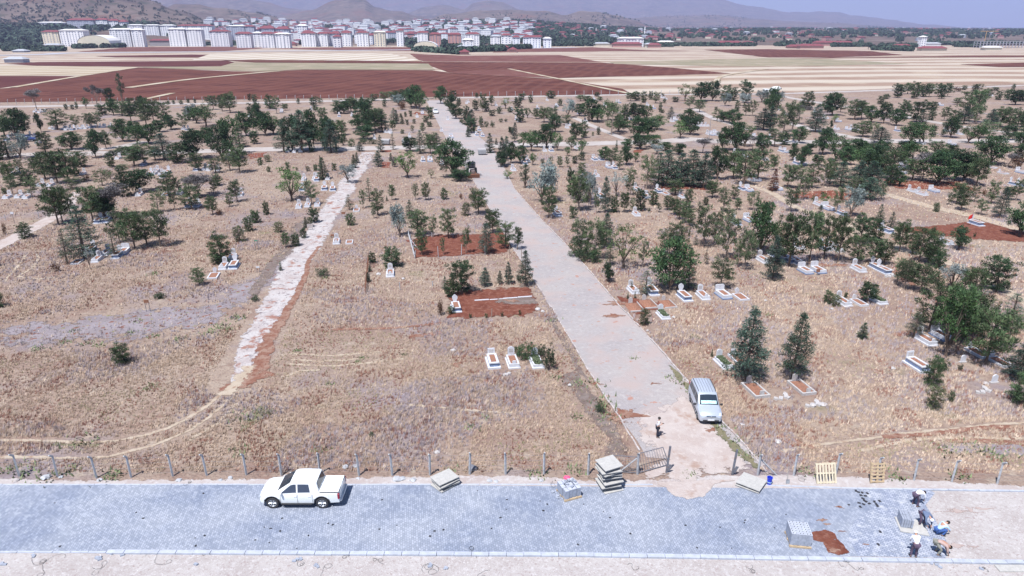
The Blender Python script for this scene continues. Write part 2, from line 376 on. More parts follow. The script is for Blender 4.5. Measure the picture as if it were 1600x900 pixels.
# farmland beyond the far fence
def fz(k):
    CNT[0] += 1; return .03*k+.0015*(CNT[0] % 19)
sheet('field', [(-900, 168), (-500, 165), (0, 160), (640, 152), (980, 147), (1230, 145), (1400, 138), (1620, 130), (2300, 118), (2300, 70), (1600, 66), (-900, 66)], fz(1), M['field_tan'])
sheet('field', [(-900, 168), (-500, 165), (0, 160), (640, 152), (987, 147), (973, 139), (870, 123), (800, 120), (712, 115), (675, 110), (475, 109), (400, 113), (215, 105.5), (135, 118), (20, 137), (-400, 170)], fz(2), M['field_red'])
sheet('field', [(-900, 117), (130, 119), (0, 138), (-300, 160), (-900, 168)], fz(3), M['field_dark'])
sheet('field', [(-900, 103), (60, 103), (215, 105), (135, 118.3), (-900, 117)], fz(4), M['field_pale'])
sheet('field', [(640, 84), (720, 87), (875, 86), (940, 97), (800, 96.6), (657, 96)], fz(3), M['field_brown'])
sheet('field', [(657, 96.6), (800, 97.2), (940, 98), (1050, 106), (1142, 115), (870, 122.3), (800, 109), (740, 111), (700, 113), (672, 103)], fz(4), M['field_red'])
sheet('field', [(700, 113), (740, 111), (800, 109), (868, 122), (800, 120), (712, 115)], fz(5), M['field_brown'])
sheet('field', [(770, 82), (780, 77), (925, 74), (1000, 78), (1080, 80), (975, 80), (850, 81)], fz(5), M['field_brown'])
sheet('field', [(1100, 78), (1200, 77), (1360, 80), (1410, 86), (1300, 90), (1200, 90), (1150, 84)], fz(5), M['field_red'])
sheet('field', [(1240, 91.5), (1300, 90.2), (1500, 87.5), (1600, 87), (1900, 86), (1900, 90), (1600, 89.5), (1400, 90)], fz(6), M['field_red'])
sheet('field', [(1500, 101), (1600, 98), (1900, 96), (1900, 108), (1600, 105), (1560, 105)], fz(6), M['field_red'])
sheet('field', [(1195, 91), (1300, 92.5), (1420, 100), (1280, 103), (1160, 104), (960, 100), (950, 97)], fz(4), M['field_olive'])
sheet('field', [(10, 100), (60, 97.2), (355, 95), (366, 97.5), (345, 104), (215, 104.5), (60, 103)], fz(5), M['field_dark'])
sheet('field', [(150, 88), (300, 85.4), (337, 86), (310, 90), (180, 89.8)], fz(6), M['field_dark'])
sheet('field', [(120, 81), (200, 74), (350, 73), (420, 75), (350, 80)], fz(5), M['field_brown'])
sheet('field', [(330, 84), (400, 83.5), (610, 84), (662, 96), (400, 93.5), (300, 94)], fz(6), M['field_strip'])
sheet('field', [(345, 94.3), (400, 94.2), (657, 96), (668, 99.5), (400, 98)], fz(7), M['field_red'])
sheet('field', [(345, 104), (366, 98), (400, 98.3), (669, 99.8), (680, 109.5), (475, 108.8), (400, 112), (215, 105.3)], fz(7), M['field_olive'])
sheet('field', [(420, 76), (520, 74), (640, 74), (660, 80), (560, 79)], fz(5), M['field_brown'])
M['soil_dust'] = groundmat('dusty_stain', [(.56, .44, .41), ((.60, .50, .47), 2, .45, .6)], alpha=(2.0, 1, .74))
strip('dirt_track', [(20, 137), (130, 118.5), (215, 105.5)], 4, fz(8), M['field_pale'])
strip('dirt_track', [(200, 137.5), (300, 124), (400, 114.5), (440, 111)], 5, fz(8), M['field_pale'])
strip('dirt_track', [(225, 156), (270, 146)], 3, fz(8), M['field_pale'])
strip('dirt_track', [(795, 107.8), (830, 115), (870, 123), (985, 147)], 3, fz(8), M['field_pale'])
strip('dirt_track', [(1110, 146), (1118, 128), (1135, 118), (1200, 108)], 3, fz(8), M['field_pale'])
strip('highway', [(-900, 96), (-20, 87), (110, 83), (250, 81.8), (400, 80.2), (640, 78), (900, 74.5)], 26, fz(9), plain('far_asphalt', (.34, .34, .38), .9))
# roads of the cemetery
strip('dirt_road', [(-700, 178), (-300, 172), (0, 167), (400, 160.5), (640, 154.5), (668, 153.5)], 7, Z(6), M['road_far'])
strip('dirt_road', [(690, 153.5), (980, 148), (1100, 147.5), (1230, 146), (1400, 140.5), (1620, 133), (2100, 120)], 6, Z(6), M['road_far'])
strip('cross_road', [(-700, 262), (-300, 252), (0, 243), (120, 240.5), (300, 236.5), (400, 233.5), (560, 232), (700, 229), (760, 228)], 6.5, Z(6), M['road_far'])
strip('cross_road', [(760, 228), (917, 224.5), (1032, 221), (1082, 217.5), (1125, 221), (1280, 222), (1400, 220.5), (1575, 220), (1900, 219)], 7, Z(6), M['road_far'])
strip('dirt_track', [(-80, 262), (0, 312), (110, 234), (170, 232), (228, 221)][2:], 4, Z(5), M['road_far'])
strip('dirt_track', [(898, 184), (922, 195), (950, 207), (978, 218)], 2.5, Z(5), M['road_far'])
strip('dirt_track', [(1180, 140), (1225, 151), (1287, 162), (1340, 170), (1412, 182), (1472, 193), (1560, 205), (1680, 222)], 4, Z(5), M['road_far'])
strip('dirt_track', [(1225, 190), (1250, 197), (1310, 210), (1352, 218)], 4, Z(5), M['road_far'])
strip('dirt_track', [(1085, 170), (1115, 185), (1150, 196)], 3, Z(5), M['road_far'])
strip('dirt_track', [(-60, 410), (0, 383), (45, 360), (85, 338), (108, 318), (120, 300)], [3.4, 3.2, 3.2, 3, 2.4, 2], Z(5), M['earth'], edge=.45)
for w_, dx in ((2.4, 0),):
    strip('dirt_track', [(1150, 285), (1200, 299), (1250, 327), (1325, 352), (1407, 390), (1487, 412), (1600, 470), (1700, 530)], 2.6, Z(5), M['track_pale'], edge=.6)
strip('dirt_track', [(1375, 301), (1450, 322), (1530, 340), (1600, 362), (1750, 410)], 3.4, Z(5), M['track_pale'], edge=.5)
strip('dirt_track', [(1430, 225), (1440, 232), (1460, 240)], 3, Z(5), M['track_pale'])
road_L = [(1010, 715), (996, 690), (966, 650), (930, 597), (896, 540), (868, 492), (838, 444), (806, 395), (770, 335), (737, 277), (706, 232), (686, 196), (666, 157)]
road_R = [(1200, 728), (1168, 700), (1128, 660), (1062, 582), (1000, 512), (958, 468), (925, 428), (880, 378), (848, 346), (806, 298), (786, 258), (766, 228), (720, 190), (690, 157)]
main_poly = [G(*p) for p in road_L]+[G(*p) for p in reversed(road_R)]
sheet('main_road', main_poly, Z(7), M['road'], world_pts=True)
sheet('trampled_entrance', [(985, 690), (975, 650), (1000, 640), (1060, 610), (1110, 640), (1170, 695), (1195, 735), (1155, 750), (1118, 752), (1115, 768), (1100, 778), (1070, 781), (1045, 772), (1030, 755), (1000, 752), (985, 735), (1012, 715)], Z(9), M['earth'], inset=2.0, jitter=.4)
strip('gravel_track', [(365, 598), (385, 560), (412, 510), (438, 460), (462, 415), (493, 365), (520, 325), (545, 285), (562, 262), (575, 238)], [1.6, 2.8, 3.6, 4.2, 4.6, 4.8, 4.6, 4.4, 4.4, 4.2], Z(7), M['track_white'], edge=.5, wob=.8)
strip('red_soil_edge', [(368, 606), (400, 575), (432, 515), (458, 465), (480, 420), (497, 385)], [3.0, 3.0, 2.0, 1.3, 1.1, .8], Z(8), M['soil_thin'], edge=.7, wob=.6)
strip('red_soil_edge', [(345, 612), (368, 600), (392, 592), (420, 580)], 3.0, Z(9), M['soil_thin'], edge=.9, wob=.8)
strip('stone_streak', [(352, 618), (366, 598), (385, 572)], 2.2, Z(9), M['track_pale'], edge=.9, wob=.6)
# pale wheel tracks
for pts in ([(-60, 690), (60, 688), (180, 687), (260, 672), (320, 640), (362, 600)], [(-60, 716), (60, 714), (170, 712), (240, 698), (300, 675), (345, 640), (372, 612)], [(300, 690), (345, 662), (372, 630)],
            [(450, 552), (520, 556), (580, 551), (635, 546)], [(452, 569), (520, 572), (600, 565), (640, 560)], [(440, 590), (470, 580), (500, 578)], [(455, 562), (500, 565), (560, 561)],
            [(1700, 655), (1600, 661), (1500, 668), (1400, 680), (1290, 695), (1220, 705)], [(1700, 688), (1600, 684), (1500, 683), (1420, 690), (1340, 705)],
            [(10, 440), (25, 420), (45, 395), (62, 403), (50, 420), (25, 432)], [(20, 432), (60, 436), (115, 428)], [(640, 632), (720, 640), (800, 645)]):
    strip('wheel_track', pts, .6, Z(4), M['track_pale'], edge=.8, wob=.4)
for pts, w_ in (([(1700, 660), (1600, 667), (1520, 669), (1440, 680), (1380, 684)], 1.0), ([(1600, 690), (1540, 687), (1480, 690)], .9), ([(520, 515), (600, 514), (690, 505)], .9), ([(640, 526), (690, 520)], 1.3)):
    strip('red_soil_streak', pts, w_, Z(6), M['soil_thin'], edge=.8, wob=.5)
# planted plots of red soil
plots = [[(628, 375), (675, 366), (790, 362), (806, 386), (792, 397), (675, 404), (645, 405)], [(688, 459), (722, 452), (800, 446), (832, 447), (852, 488), (820, 497), (730, 501), (690, 498)],
         [(958, 460), (1010, 466), (1055, 472), (1062, 482), (1010, 492), (985, 494)], [(1445, 352), (1500, 346), (1540, 347), (1620, 366), (1620, 380), (1560, 378), (1485, 372), (1410, 364), (1405, 354)]]
for i, pl in enumerate(plots): sheet('red_soil_plot', pl, Z(5), M['soil'], inset=1.4, jitter=.6)
sheet('bare_plot', [(775, 465), (832, 461), (848, 476), (800, 480), (770, 474)], Z(7), M['weeds'], inset=1.2)
for pl in ([(1030, 283), (1110, 284), (1112, 298), (1025, 297)], [(1222, 298), (1300, 296), (1386, 310), (1330, 314), (1240, 311)], [(1252, 408), (1330, 412), (1325, 419), (1258, 417)], [(1384, 414), (1415, 422), (1445, 448), (1425, 447), (1390, 428)],
           [(594, 253), (615, 253), (610, 264), (592, 262)], [(985, 235), (1010, 232), (1005, 240), (985, 240)], [(590, 234), (618, 234), (616, 238), (592, 238)], [(380, 241), (420, 237), (420, 246), (385, 250)], [(690, 184), (660, 180), (640, 178), (650, 174)],
           [(1360, 280), (1500, 282), (1540, 300), (1400, 296)], [(1455, 498), (1500, 505), (1560, 520), (1540, 545), (1490, 530)], [(1420, 560), (1450, 572), (1420, 580), (1400, 566)], [(1385, 520), (1430, 512), (1440, 524), (1400, 530)], [(740, 592), (785, 590), (780, 608), (755, 606)], [(700, 560), (725, 563), (715, 580), (698, 575)]):
    sheet('red_soil_patch', pl, Z(5), M['soil_far'] if pl[0][1] < 330 else M['soil_thin'], inset=2.2, jitter=.8)
sheet('sparse_ground', [(-40, 520), (0, 508), (100, 488), (240, 470), (330, 465), (430, 405), (460, 390), (470, 405), (420, 470), (400, 500), (310, 525), (200, 545), (60, 550), (-40, 560)], Z(3), M['lavender'], inset=6.0, jitter=2)
sheet('sparse_ground', [(455, 350), (500, 330), (470, 385), (440, 420), (400, 470), (380, 460), (420, 400)], Z(5), M['weeds'], inset=2.5, jitter=.6)
sheet('weed_verge', [(985, 705), (965, 655), (930, 610), (905, 575), (870, 590), (900, 640), (945, 680), (940, 715), (990, 722)], Z(5), M['weeds'], inset=2.2, jitter=.8)
sheet('weed_verge', [(850, 492), (868, 498), (925, 600), (900, 580), (870, 530)], Z(4), M['weeds'], inset=.6, jitter=.3)
sheet('weed_verge', [(1450, 690), (1620, 686), (1640, 720), (1500, 715)], Z(4), M['lavender'], inset=1.6, jitter=.5)
sheet('weed_verge', [(1040, 570), (1062, 578), (1092, 612), (1075, 618), (1050, 592)], Z(10), M['weed_green'], inset=.5)
sheet('weed_verge', [(1090, 645), (1128, 662), (1190, 722), (1176, 738), (1120, 690)], Z(10), M['weed_green'], inset=.7)
sheet('weed_verge', [(85, 685), (160, 690), (150, 704), (90, 700)], Z(5), M['weed_green'], inset=.9)
sheet('weed_verge', [(380, 640), (420, 625), (440, 650), (360, 690)], Z(5), M['weed_green'], inset=1.2)
for x, y, r in ((975, 650, 1.5), (1025, 600, .4), (930, 600, .5), (960, 493, 1.2), (1175, 760, .5), (968, 475, 1.4), (1112, 673, .5), (1240, 690, 1.2), (800, 470, .8)):
    splat('red_soil_spot', x, y, r, Z(11), M['soil_thin'], r*.8)
# the new paved street in front
sheet('gravel_margin', [(-400, 746), (0, 746), (130, 748), (300, 747), (430, 746), (660, 742), (800, 740), (930, 749), (1010, 748), (1180, 740), (1300, 742), (1600, 757), (2000, 770), (2000, 1000), (-400, 1000)], Z(6), M['gravel_rag'], inset=.5, jitter=.15)
sheet('gravel_bed', [(-500, 861), (2200, 880), (2200, 1150), (-500, 1150)], Z(9), M['gravel'])
sheet('gravel_bed', [(1330, 762), (1450, 765), (2200, 778), (2200, 890), (1380, 877), (1320, 872)], Z(8), M['gravel'])
street = [(-500, 759), (0, 759), (700, 759), (1450, 766), (1461, 771), (1446, 790), (1462, 815), (1470, 830), (1480, 850), (1478, 873), (1400, 871), (170, 862), (-500, 862)]
sheet('paved_street', street, Z(10), M['pavers'])
sheet('paved_street_dusty', [(1345, 766), (1450, 766.3), (1461, 771), (1446, 790), (1462, 815), (1470, 830), (1480, 850), (1478, 873), (1340, 870), (1325, 840), (1335, 815), (1370, 790)], Z(11), M['pavers_pale'])
sheet('trampled_entrance', [(1022, 752), (1150, 748), (1122, 760), (1112, 771), (1100, 779), (1072, 782), (1050, 776), (1036, 764)], Z(12), M['earth'], inset=.35, jitter=.12)
# red sand spilled beside the paver stack
sheet('spilled_sand', [(1266, 832), (1290, 828), (1305, 832), (1320, 850), (1332, 866), (1318, 870), (1293, 866), (1284, 850), (1268, 846)], Z(13), M['soil'], inset=.25, jitter=.1)
for x, y, r in ((1283, 815, .25), (1293, 822, .2), (1312, 793, .25), (1320, 832, .2), (1305, 861, .3), (1352, 852, .15)):
    splat('spilled_sand', x, y, r*.9, Z(14), M['soil_thin'], r*.6, 1.8)
for x, y, r in ((1500, 800, .9), (1490, 855, .8), (1525, 795, .6)):
    splat('dust_stain', x, y, r*.6, Z(10), M['soil_dust'], r*.5, 3)
# kerbs: real steps made of separate-looking blocks
def kerb(name, pts, w, h, mat, z0=0, blk=1.0, jit=.01):
    W = [Vector((*G(*p), 0)) for p in pts]; mb = MB(); rnd = random.Random(3)
    for i in range(len(W)-1):
        a, b = W[i], W[i+1]; L = (b-a).length; k = max(1, round(L/blk)); ang = math.atan2(b.y-a.y, b.x-a.x)
        for j in range(k):
            c = a.lerp(b, (j+.5)/k); mb.box((c.x+rnd.uniform(-jit, jit), c.y+rnd.uniform(-jit, jit), z0+h/2+rnd.uniform(-jit, jit)), (L/k-.025, w, h), ang)
    o = mb.build(name, mat, bevel=0); o['kind'] = 'structure'; return o
kerb('kerb', [(168, 864.5), (900, 869), (1600, 881), (2200, 892)], .28, .16, M['kerb'], z0=0)
kerb('kerb', [(-500, 864), (166, 864)], .14, .09, M['kerb'])
kerb('kerb', [(1340, 765), (1600, 769), (2200, 778)], .14, .12, M['kerb'])
kerb('kerb', [(-500, 757.8), (700, 757.8), (1020, 758)], .12, .055, M['kerb'])
kerb('kerb', [(1160, 757.5), (1340, 764)], .12, .055, M['kerb'])
kerb('road_edging', [(1000, 705), (966, 650), (930, 597), (896, 540), (868, 492), (838, 444), (806, 395), (770, 335), (737, 277)], .11, .10, M['kerb_old'], jit=.05)
kerb('road_edging', [(1200, 742), (1168, 700), (1128, 660), (1062, 582), (1000, 512), (958, 468), (925, 428), (880, 378), (848, 346), (806, 298)], .13, .12, M['kerb_old'], jit=.05)
kerb('road_edging', [(742, 470), (832, 464)], .2, .1, M['marble'], blk=1.6, jit=.08)

# ------------------------------------------------------------------ hills and town ground
def zat(px, py, Y): return at(px, py, Y).z
def interp(x, pts):
    if x <= pts[0][0]: return pts[0][1]
    for (a, b), (c, d) in zip(pts, pts[1:]):
        if x <= c:
            t = (x-a)/(c-a); t = t*t*(3-2*t); return b+(d-b)*t
    return pts[-1][1]
TOWN_TOP = [(-400, 36), (0, 38), (300, 37), (330, 34), (400, 33), (520, 37), (600, 38), (700, 34), (800, 32), (900, 38), (960, 44), (1050, 48), (1200, 47), (1600, 49), (2200, 50)]
RIDGES = [  # distance, spread, skyline in photo pixels, None outside the range
    (2500, 330, [(-700, -40), (0, -38), (100, -28), (190, -12), (240, 0), (285, 18), (330, 34), (350, 42)]),
    (3700, 380, [(230, 30), (262, 12), (282, 8), (312, 6), (350, 12), (400, 20), (425, 24), (450, 32), (480, 40)]),
    (4600, 500, [(630, 42), (662, 33), (700, 22), (750, 17), (800, 15), (850, 17), (882, 24), (910, 17.5), (930, 18), (962, 24), (990, 31), (1015, 41), (1050, 48)]),
    (5600, 700, [(380, 40), (430, 27), (487, 16), (530, 3), (550, 0), (570, 1), (590, 11), (625, 18), (650, 25), (690, 35), (730, 42)]),
    (8000, 1000, [(-700, -20), (200, -15), (330, -4), (420, 0), (460, 12), (540, 25), (620, 26), (672, 12), (700, 9), (725, 14), (742, 6), (762, 1), (782, 3), (812, 14), (850, 26), (980, 28), (1050, 23), (1100, 25), (1200, 31), (1300, 36), (1400, 43), (1500, 47)]),
    (13500, 2200, [(-700, -18), (300, -18), (700, -16), (1000, -10), (1112, 0), (1160, 11), (1200, 14), (1240, 17), (1275, 20), (1350, 26), (1387, 31), (1450, 38), (1520, 44), (1600, 47), (1700, 47)]),
]
def terrain(px, Y):
    if Y < 1280: return -1.0
    left = max(0, min(1, (330-px)/90))
    zt = zat(px, interp(px, TOWN_TOP), 2600)
    t = max(0, min(1, (Y-1300)/1300)); z = zt*(t**1.15)
    if left > 0:
        tl = max(0, min(1, (Y-1300)/450)); z = z*(1-left)+left*max(z, zat(px, 40, 1750)*tl)
    if px > 1000 and Y > 2600: z = zt*max(.0, 1+(Y-2600)/9000)
    elif Y > 2600: z = zt
    best = z
    for D, s, sk in RIDGES:
        if px < sk[0][0] or px > sk[-1][0]: continue
        h = zat(px, interp(px, sk), D); w = math.exp(-((Y-D)/s)**2) if Y < D else math.exp(-((Y-D)/(s*1.6))**2)
        best = max(best, z+(h-z)*w)
    return best
def terr_at(px, Y):
    z = terrain(px, Y); X = ray(px, 45)[0]*Y*cp
    if Y > 1900:
        n = noise.fractal(Vector((X, Y, 0))/(Y*.09), .9, 2.1, 5)
        amp = max(0, min(1, (z-60)/150)) if Y > 2600 else 0
        amp = max(amp, .8*max(0, min(1, (z-45)/60)) if px < 350 else 0)
        z += n*amp*Y*.0045
        rr = noise.ridged_multi_fractal(Vector((X, Y*.6, 3))/(Y*.05), .9, 2.1, 4, 1, 2)
        z += (rr-1.1)*amp*Y*.0016
    return X, Y, z
cols = [i*6-420 for i in range(410)]; rows = [1270*(20000/1270)**(j/210) for j in range(211)]
V = np.array([terr_at(px, Y) for Y in rows for px in cols]); nc = len(cols)
jj, ii = np.meshgrid(np.arange(len(rows)-1), np.arange(nc-1), indexing='ij'); a = (jj*nc+ii).ravel()
T = np.stack([a, a+1, a+1+nc, a+nc], 1)
M['hill'] = groundmat('dry_hillside', [(.215, .165, .14), ((.145, .11, .098), .0035, .42, .6, 8), ((.29, .23, .20), .012, .5, .64, 8), ((.09, .09, .065), .02, .55, .64, 8), ((.24, .14, .11), .004, .55, .66, 5)], bump=3, bscale=.02)
hills = npmesh('hills', V, T, M['hill'], 4); hills['kind'] = 'structure'
hills.data.polygons.foreach_set('use_smooth', [True]*len(hills.data.polygons))
# haze
hz = MB(); hz.add([(x, y, z) for z in (-1.2, 1050) for x, y in ((-28000, -900), (28000, -900), (28000, 28000), (-28000, 28000))], [(3, 2, 1, 0), (4, 5, 6, 7), (0, 1, 5, 4), (1, 2, 6, 5), (2, 3, 7, 6), (3, 0, 4, 7)])
hm = bpy.data.materials.new('haze_air'); hm.use_nodes = True; hn = hm.node_tree; hn.nodes.remove(hn.nodes['Principled BSDF'])
pv = hn.nodes.new('ShaderNodeVolumePrincipled'); pv.inputs['Color'].default_value = (.43, .50, .80, 1); pv.inputs['Density'].default_value = 9e-5; pv.inputs['Anisotropy'].default_value = 0
hn.links.new(pv.outputs[0], hn.nodes['Material Output'].inputs['Volume'])
tag(hz.build('haze', hm), kind='stuff')
# ------------------------------------------------------------------ tree prototypes
def leafmesh(name, C, S, dirs, rng, per, base, var, parent, up=.3, elong=2.2, dark=.35):
    """C clump centres (n,3), S clump radius (n,), dirs preferred leaf direction or None; per leaves per clump"""
    C = np.asarray(C, float); S = np.asarray(S, float); n = len(C)
    c = np.repeat(C, per, 0); s = np.repeat(S, per)
    off = rng.normal(size=(n*per, 3)); off /= np.linalg.norm(off, axis=1)[:, None]; rad = rng.uniform(.15, 1, n*per)**.6
    p = c+off*(s*rad)[:, None]*np.array([1, 1, .75])
    d = off*.7+rng.normal(size=(n*per, 3))*.45+np.array([0, 0, up])
    if dirs is not None: d += np.repeat(np.asarray(dirs), per, 0)*.6
    d /= np.linalg.norm(d, axis=1)[:, None]
    w = np.cross(d, rng.normal(size=(n*per, 3))); w /= np.linalg.norm(w, axis=1)[:, None]+1e-9
    L = (s*rng.uniform(.45, .8, n*per))[:, None]; W = L/elong
    v0 = p-w*W*.5; v1 = p+w*W*.5; v2 = p+d*L
    V = np.stack([v0, v1, v2], 1).reshape(-1, 3); T = np.arange(len(V)).reshape(-1, 3)
    cl = np.repeat(rng.uniform(1-dark, 1+dark, n), per)*rng.uniform(.8, 1.2, n*per)
    hue = np.repeat(rng.uniform(-1, 1, n), per)[:, None]*np.asarray(var)
    col = np.clip(np.asarray(base)*cl[:, None]+hue, .004, .9); col = np.repeat(col, 3, 0)
    return npmesh(name, V, T, M['leaf'], 3, col, parent)
GREEN_PINE = (.064, .098, .046); GREEN_CEDAR = (.048, .084, .058); GREEN_LEAF = (.052, .096, .038); SILVER = (.165, .205, .20)
def make_pine(seed, h=5.0, w=3.0, bare=.32, col=GREEN_PINE, loose=0.0, name='pine_tree', dens=1.0):
    rng = np.random.default_rng(seed); rnd = random.Random(seed); root = empty(name)
    mb = MB(); lean = Vector((rnd.uniform(-.04, .04), rnd.uniform(-.04, .04), 0))
    tp = [Vector((lean.x*z+rnd.uniform(-.03, .03), lean.y*z+rnd.uniform(-.03, .03), z)) for z in [h*k/6 for k in range(6)]]+[Vector((lean.x*h, lean.y*h, h*.93))]
    tp[0] = Vector((0, 0, -.1)); mb.path(tp, [.026*h*(1-.11*k)*1.0 for k in range(7)], 6)
    C = []; S = []; Dd = []; z = h*bare
    while z < h*.97:
        f = (z-h*bare)/(h*(1-bare)); prof = math.sqrt(max(.03, 1-((f-.36)/.68)**2)); base = lean*z; nb = rnd.randint(4, 6); a0 = rnd.uniform(0, 6.28)
        for k in range(nb):
            a = a0+k*6.283/nb+rnd.uniform(-.35, .35); Lb = w/2*prof*rnd.uniform(.62, 1.12)
            if rnd.random() < loose: continue
            rise = (.25+.75*f)*rnd.uniform(.5, 1.2); e = Vector((math.cos(a)*Lb, math.sin(a)*Lb, rise*Lb))+Vector((base.x, base.y, z-.08*h*(1-f)))
            s0 = Vector((base.x, base.y, z-.10*h*(1-f)))
            if Lb > .35: mb.tube(s0, e, .008*h*(1-f*.5), .004*h, 4, cap=False)
            for t in ((.5, .78, 1.0) if Lb > .3*w else (.65, 1.0)):
                p = s0.lerp(e, t); sz = w*.097*(.75+.5*t)*rnd.uniform(.8, 1.2)
                p += Vector((rnd.uniform(-1, 1), rnd.uniform(-1, 1), rnd.uniform(-.2, 1.1)))*sz*.7
                C.append(p); S.append(sz); Dd.append(Vector((math.cos(a)*.4, math.sin(a)*.4, .8)))
        z += h*(1-bare)/7.6*rnd.uniform(.8, 1.15)
    C.append(Vector((lean.x*h, lean.y*h, h*.94))); S.append(w*.075); Dd.append(Vector((0, 0, 1)))
    mb.build('trunk', M['bark'] if loose < .2 else M['bark_pale'], root)
    leafmesh('crown', C, S, Dd, rng, int(44*dens), col, (.010, .008, .002), root, up=.5, elong=2.8, dark=.45)
    root['_h'] = h; root['_w'] = w
    return root
def make_cedar(seed, h=5.0, w=2.8, bare=.12, col=GREEN_CEDAR, name='cedar_tree', dens=1.0, sparse=0.0, nw=11):
    rng = np.random.default_rng(seed); rnd = random.Random(seed); root = empty(name); mb = MB()
    mb.path([(0, 0, -.1), (0.02, 0, h*.3), (0, .02, h*.65), (0, 0, h*.98)], [.024*h, .018*h, .011*h, .004*h], 6)
    C = []; S = []; Dd = []
    for k in range(nw):
        f = k/(nw-1); z = h*(bare+(.97-bare)*f); Lw = w/2*((1-f)**.8*.95+.05)*(1 if f > .1 else .8); nb = rnd.randint(6, 8) if f < .7 else 5
        for j in range(nb):
            if rnd.random() < sparse: continue
            a = j*6.283/nb+rnd.uniform(-.4, .4)+k; Lb = Lw*rnd.uniform(.65, 1.15); zz = z+rnd.uniform(-.03, .03)*h
            e = Vector((math.cos(a)*Lb, math.sin(a)*Lb, zz+Lb*rnd.uniform(-.05, .18)))
            if Lb > .3: mb.tube((0, 0, zz), e, .006*h, .003*h, 4, cap=False)
            m = max(2, int(Lb/(w*.085)))
            for q in range(m):
                t = .25+.75*(q+1)/m; p = Vector((0, 0, zz)).lerp(e, t); sd = Vector((-math.sin(a), math.cos(a), 0))*rnd.uniform(-1, 1)*Lb*.22*t
                C.append(p+sd); S.append(w*.075*rnd.uniform(.8, 1.25)); Dd.append(Vector((math.cos(a), math.sin(a), .05)))
    C.append(Vector((0, 0, h*.97))); S.append(w*.04); Dd.append(Vector((0, 0, 1)))
    mb.build('trunk', M['bark'], root)
    o = leafmesh('crown', C, np.array(S), Dd, rng, int(22*dens), col, (.006, .008, .006), root, up=.05, elong=2.8, dark=.35)
    root['_h'] = h; root['_w'] = w
    return root
def make_leafy(seed, h=5.0, w=4.0, bare=.22, col=GREEN_LEAF, name='broadleaf_tree', lobes=16, per=46, stems=3, hollow=.35, lump=.2, flat=1.0, bark='bark', vr=(.012, .012, .002)):
    rng = np.random.default_rng(seed); rnd = random.Random(seed); root = empty(name); mb = MB(); fork = h*bare*.8
    mb.path([(0, 0, -.1), (.02, 0, fork*.5), (0, 0, fork)], [.035*h, .03*h, .024*h], 6)
    C = []; S = []; Dd = []; cz = h*(bare+(1-bare)*.5); rz = h*(1-bare)*.5
    for k in range(lobes):
        th = rnd.uniform(0, 6.283); u = rnd.uniform(-.75, .95); r = math.sqrt(max(0, 1-u*u))*rnd.uniform(.45, .85)
        lc = Vector((math.cos(th)*r*w/2, math.sin(th)*r*w/2, cz+u*rz*.78)); lr = w*lump*rnd.uniform(.7, 1.25)
        if k < stems*3: mb.path([(0, 0, fork), lc*.5+Vector((0, 0, fork*.5)), lc], [.018*h, .011*h, .004*h], 4)
        for q in range(19):
            d = Vector((rnd.gauss(0, 1), rnd.gauss(0, 1), rnd.gauss(0, 1))).normalized(); p = lc+Vector((d.x, d.y, d.z*.8*flat))*lr*rnd.uniform(.45, 1.05)
            if rnd.random() < hollow: continue
            C.append(p); S.append(lr*.36*rnd.uniform(.7, 1.2)); Dd.append(d)
    mb.build('trunk', M[bark], root)
    leafmesh('crown', C, S, Dd, rng, per//3, col, vr, root, up=.2, elong=1.5, dark=.38)
    root['_h'] = h; root['_w'] = w
    return root
def make_bare(seed, h=5.0, w=3.6):
    rng = np.random.default_rng(seed); rnd = random.Random(seed); root = empty('bare_tree'); mb = MB(); C = []; S = []
    def br(p, d, L, r, k):
        q = p+d*L; mb.tube(p, q, r, r*.65, 4, cap=False)
        if k == 0: C.append(q); S.append(.2); return
        for _ in range(3):
            nd = (d+Vector((rnd.gauss(0, .45), rnd.gauss(0, .45), rnd.uniform(0, .35)))).normalized(); br(q, nd, L*rnd.uniform(.6, .85), r*.6, k-1)
    br(Vector((0, 0, -.1)), Vector((0, 0, 1)), h*.26, .07, 4)
    mb.build('trunk', M['bark_pale'], root)
    leafmesh('crown', C, [x*1.5 for x in S], None, rng, 34, (.155, .145, .15), (.01, .01, .01), root, elong=3, dark=.3)
    zz = max(p.z for p in C); root['_h'] = zz+.1; root['_w'] = max(max(abs(p.x), abs(p.y)) for p in C)*2
    return root
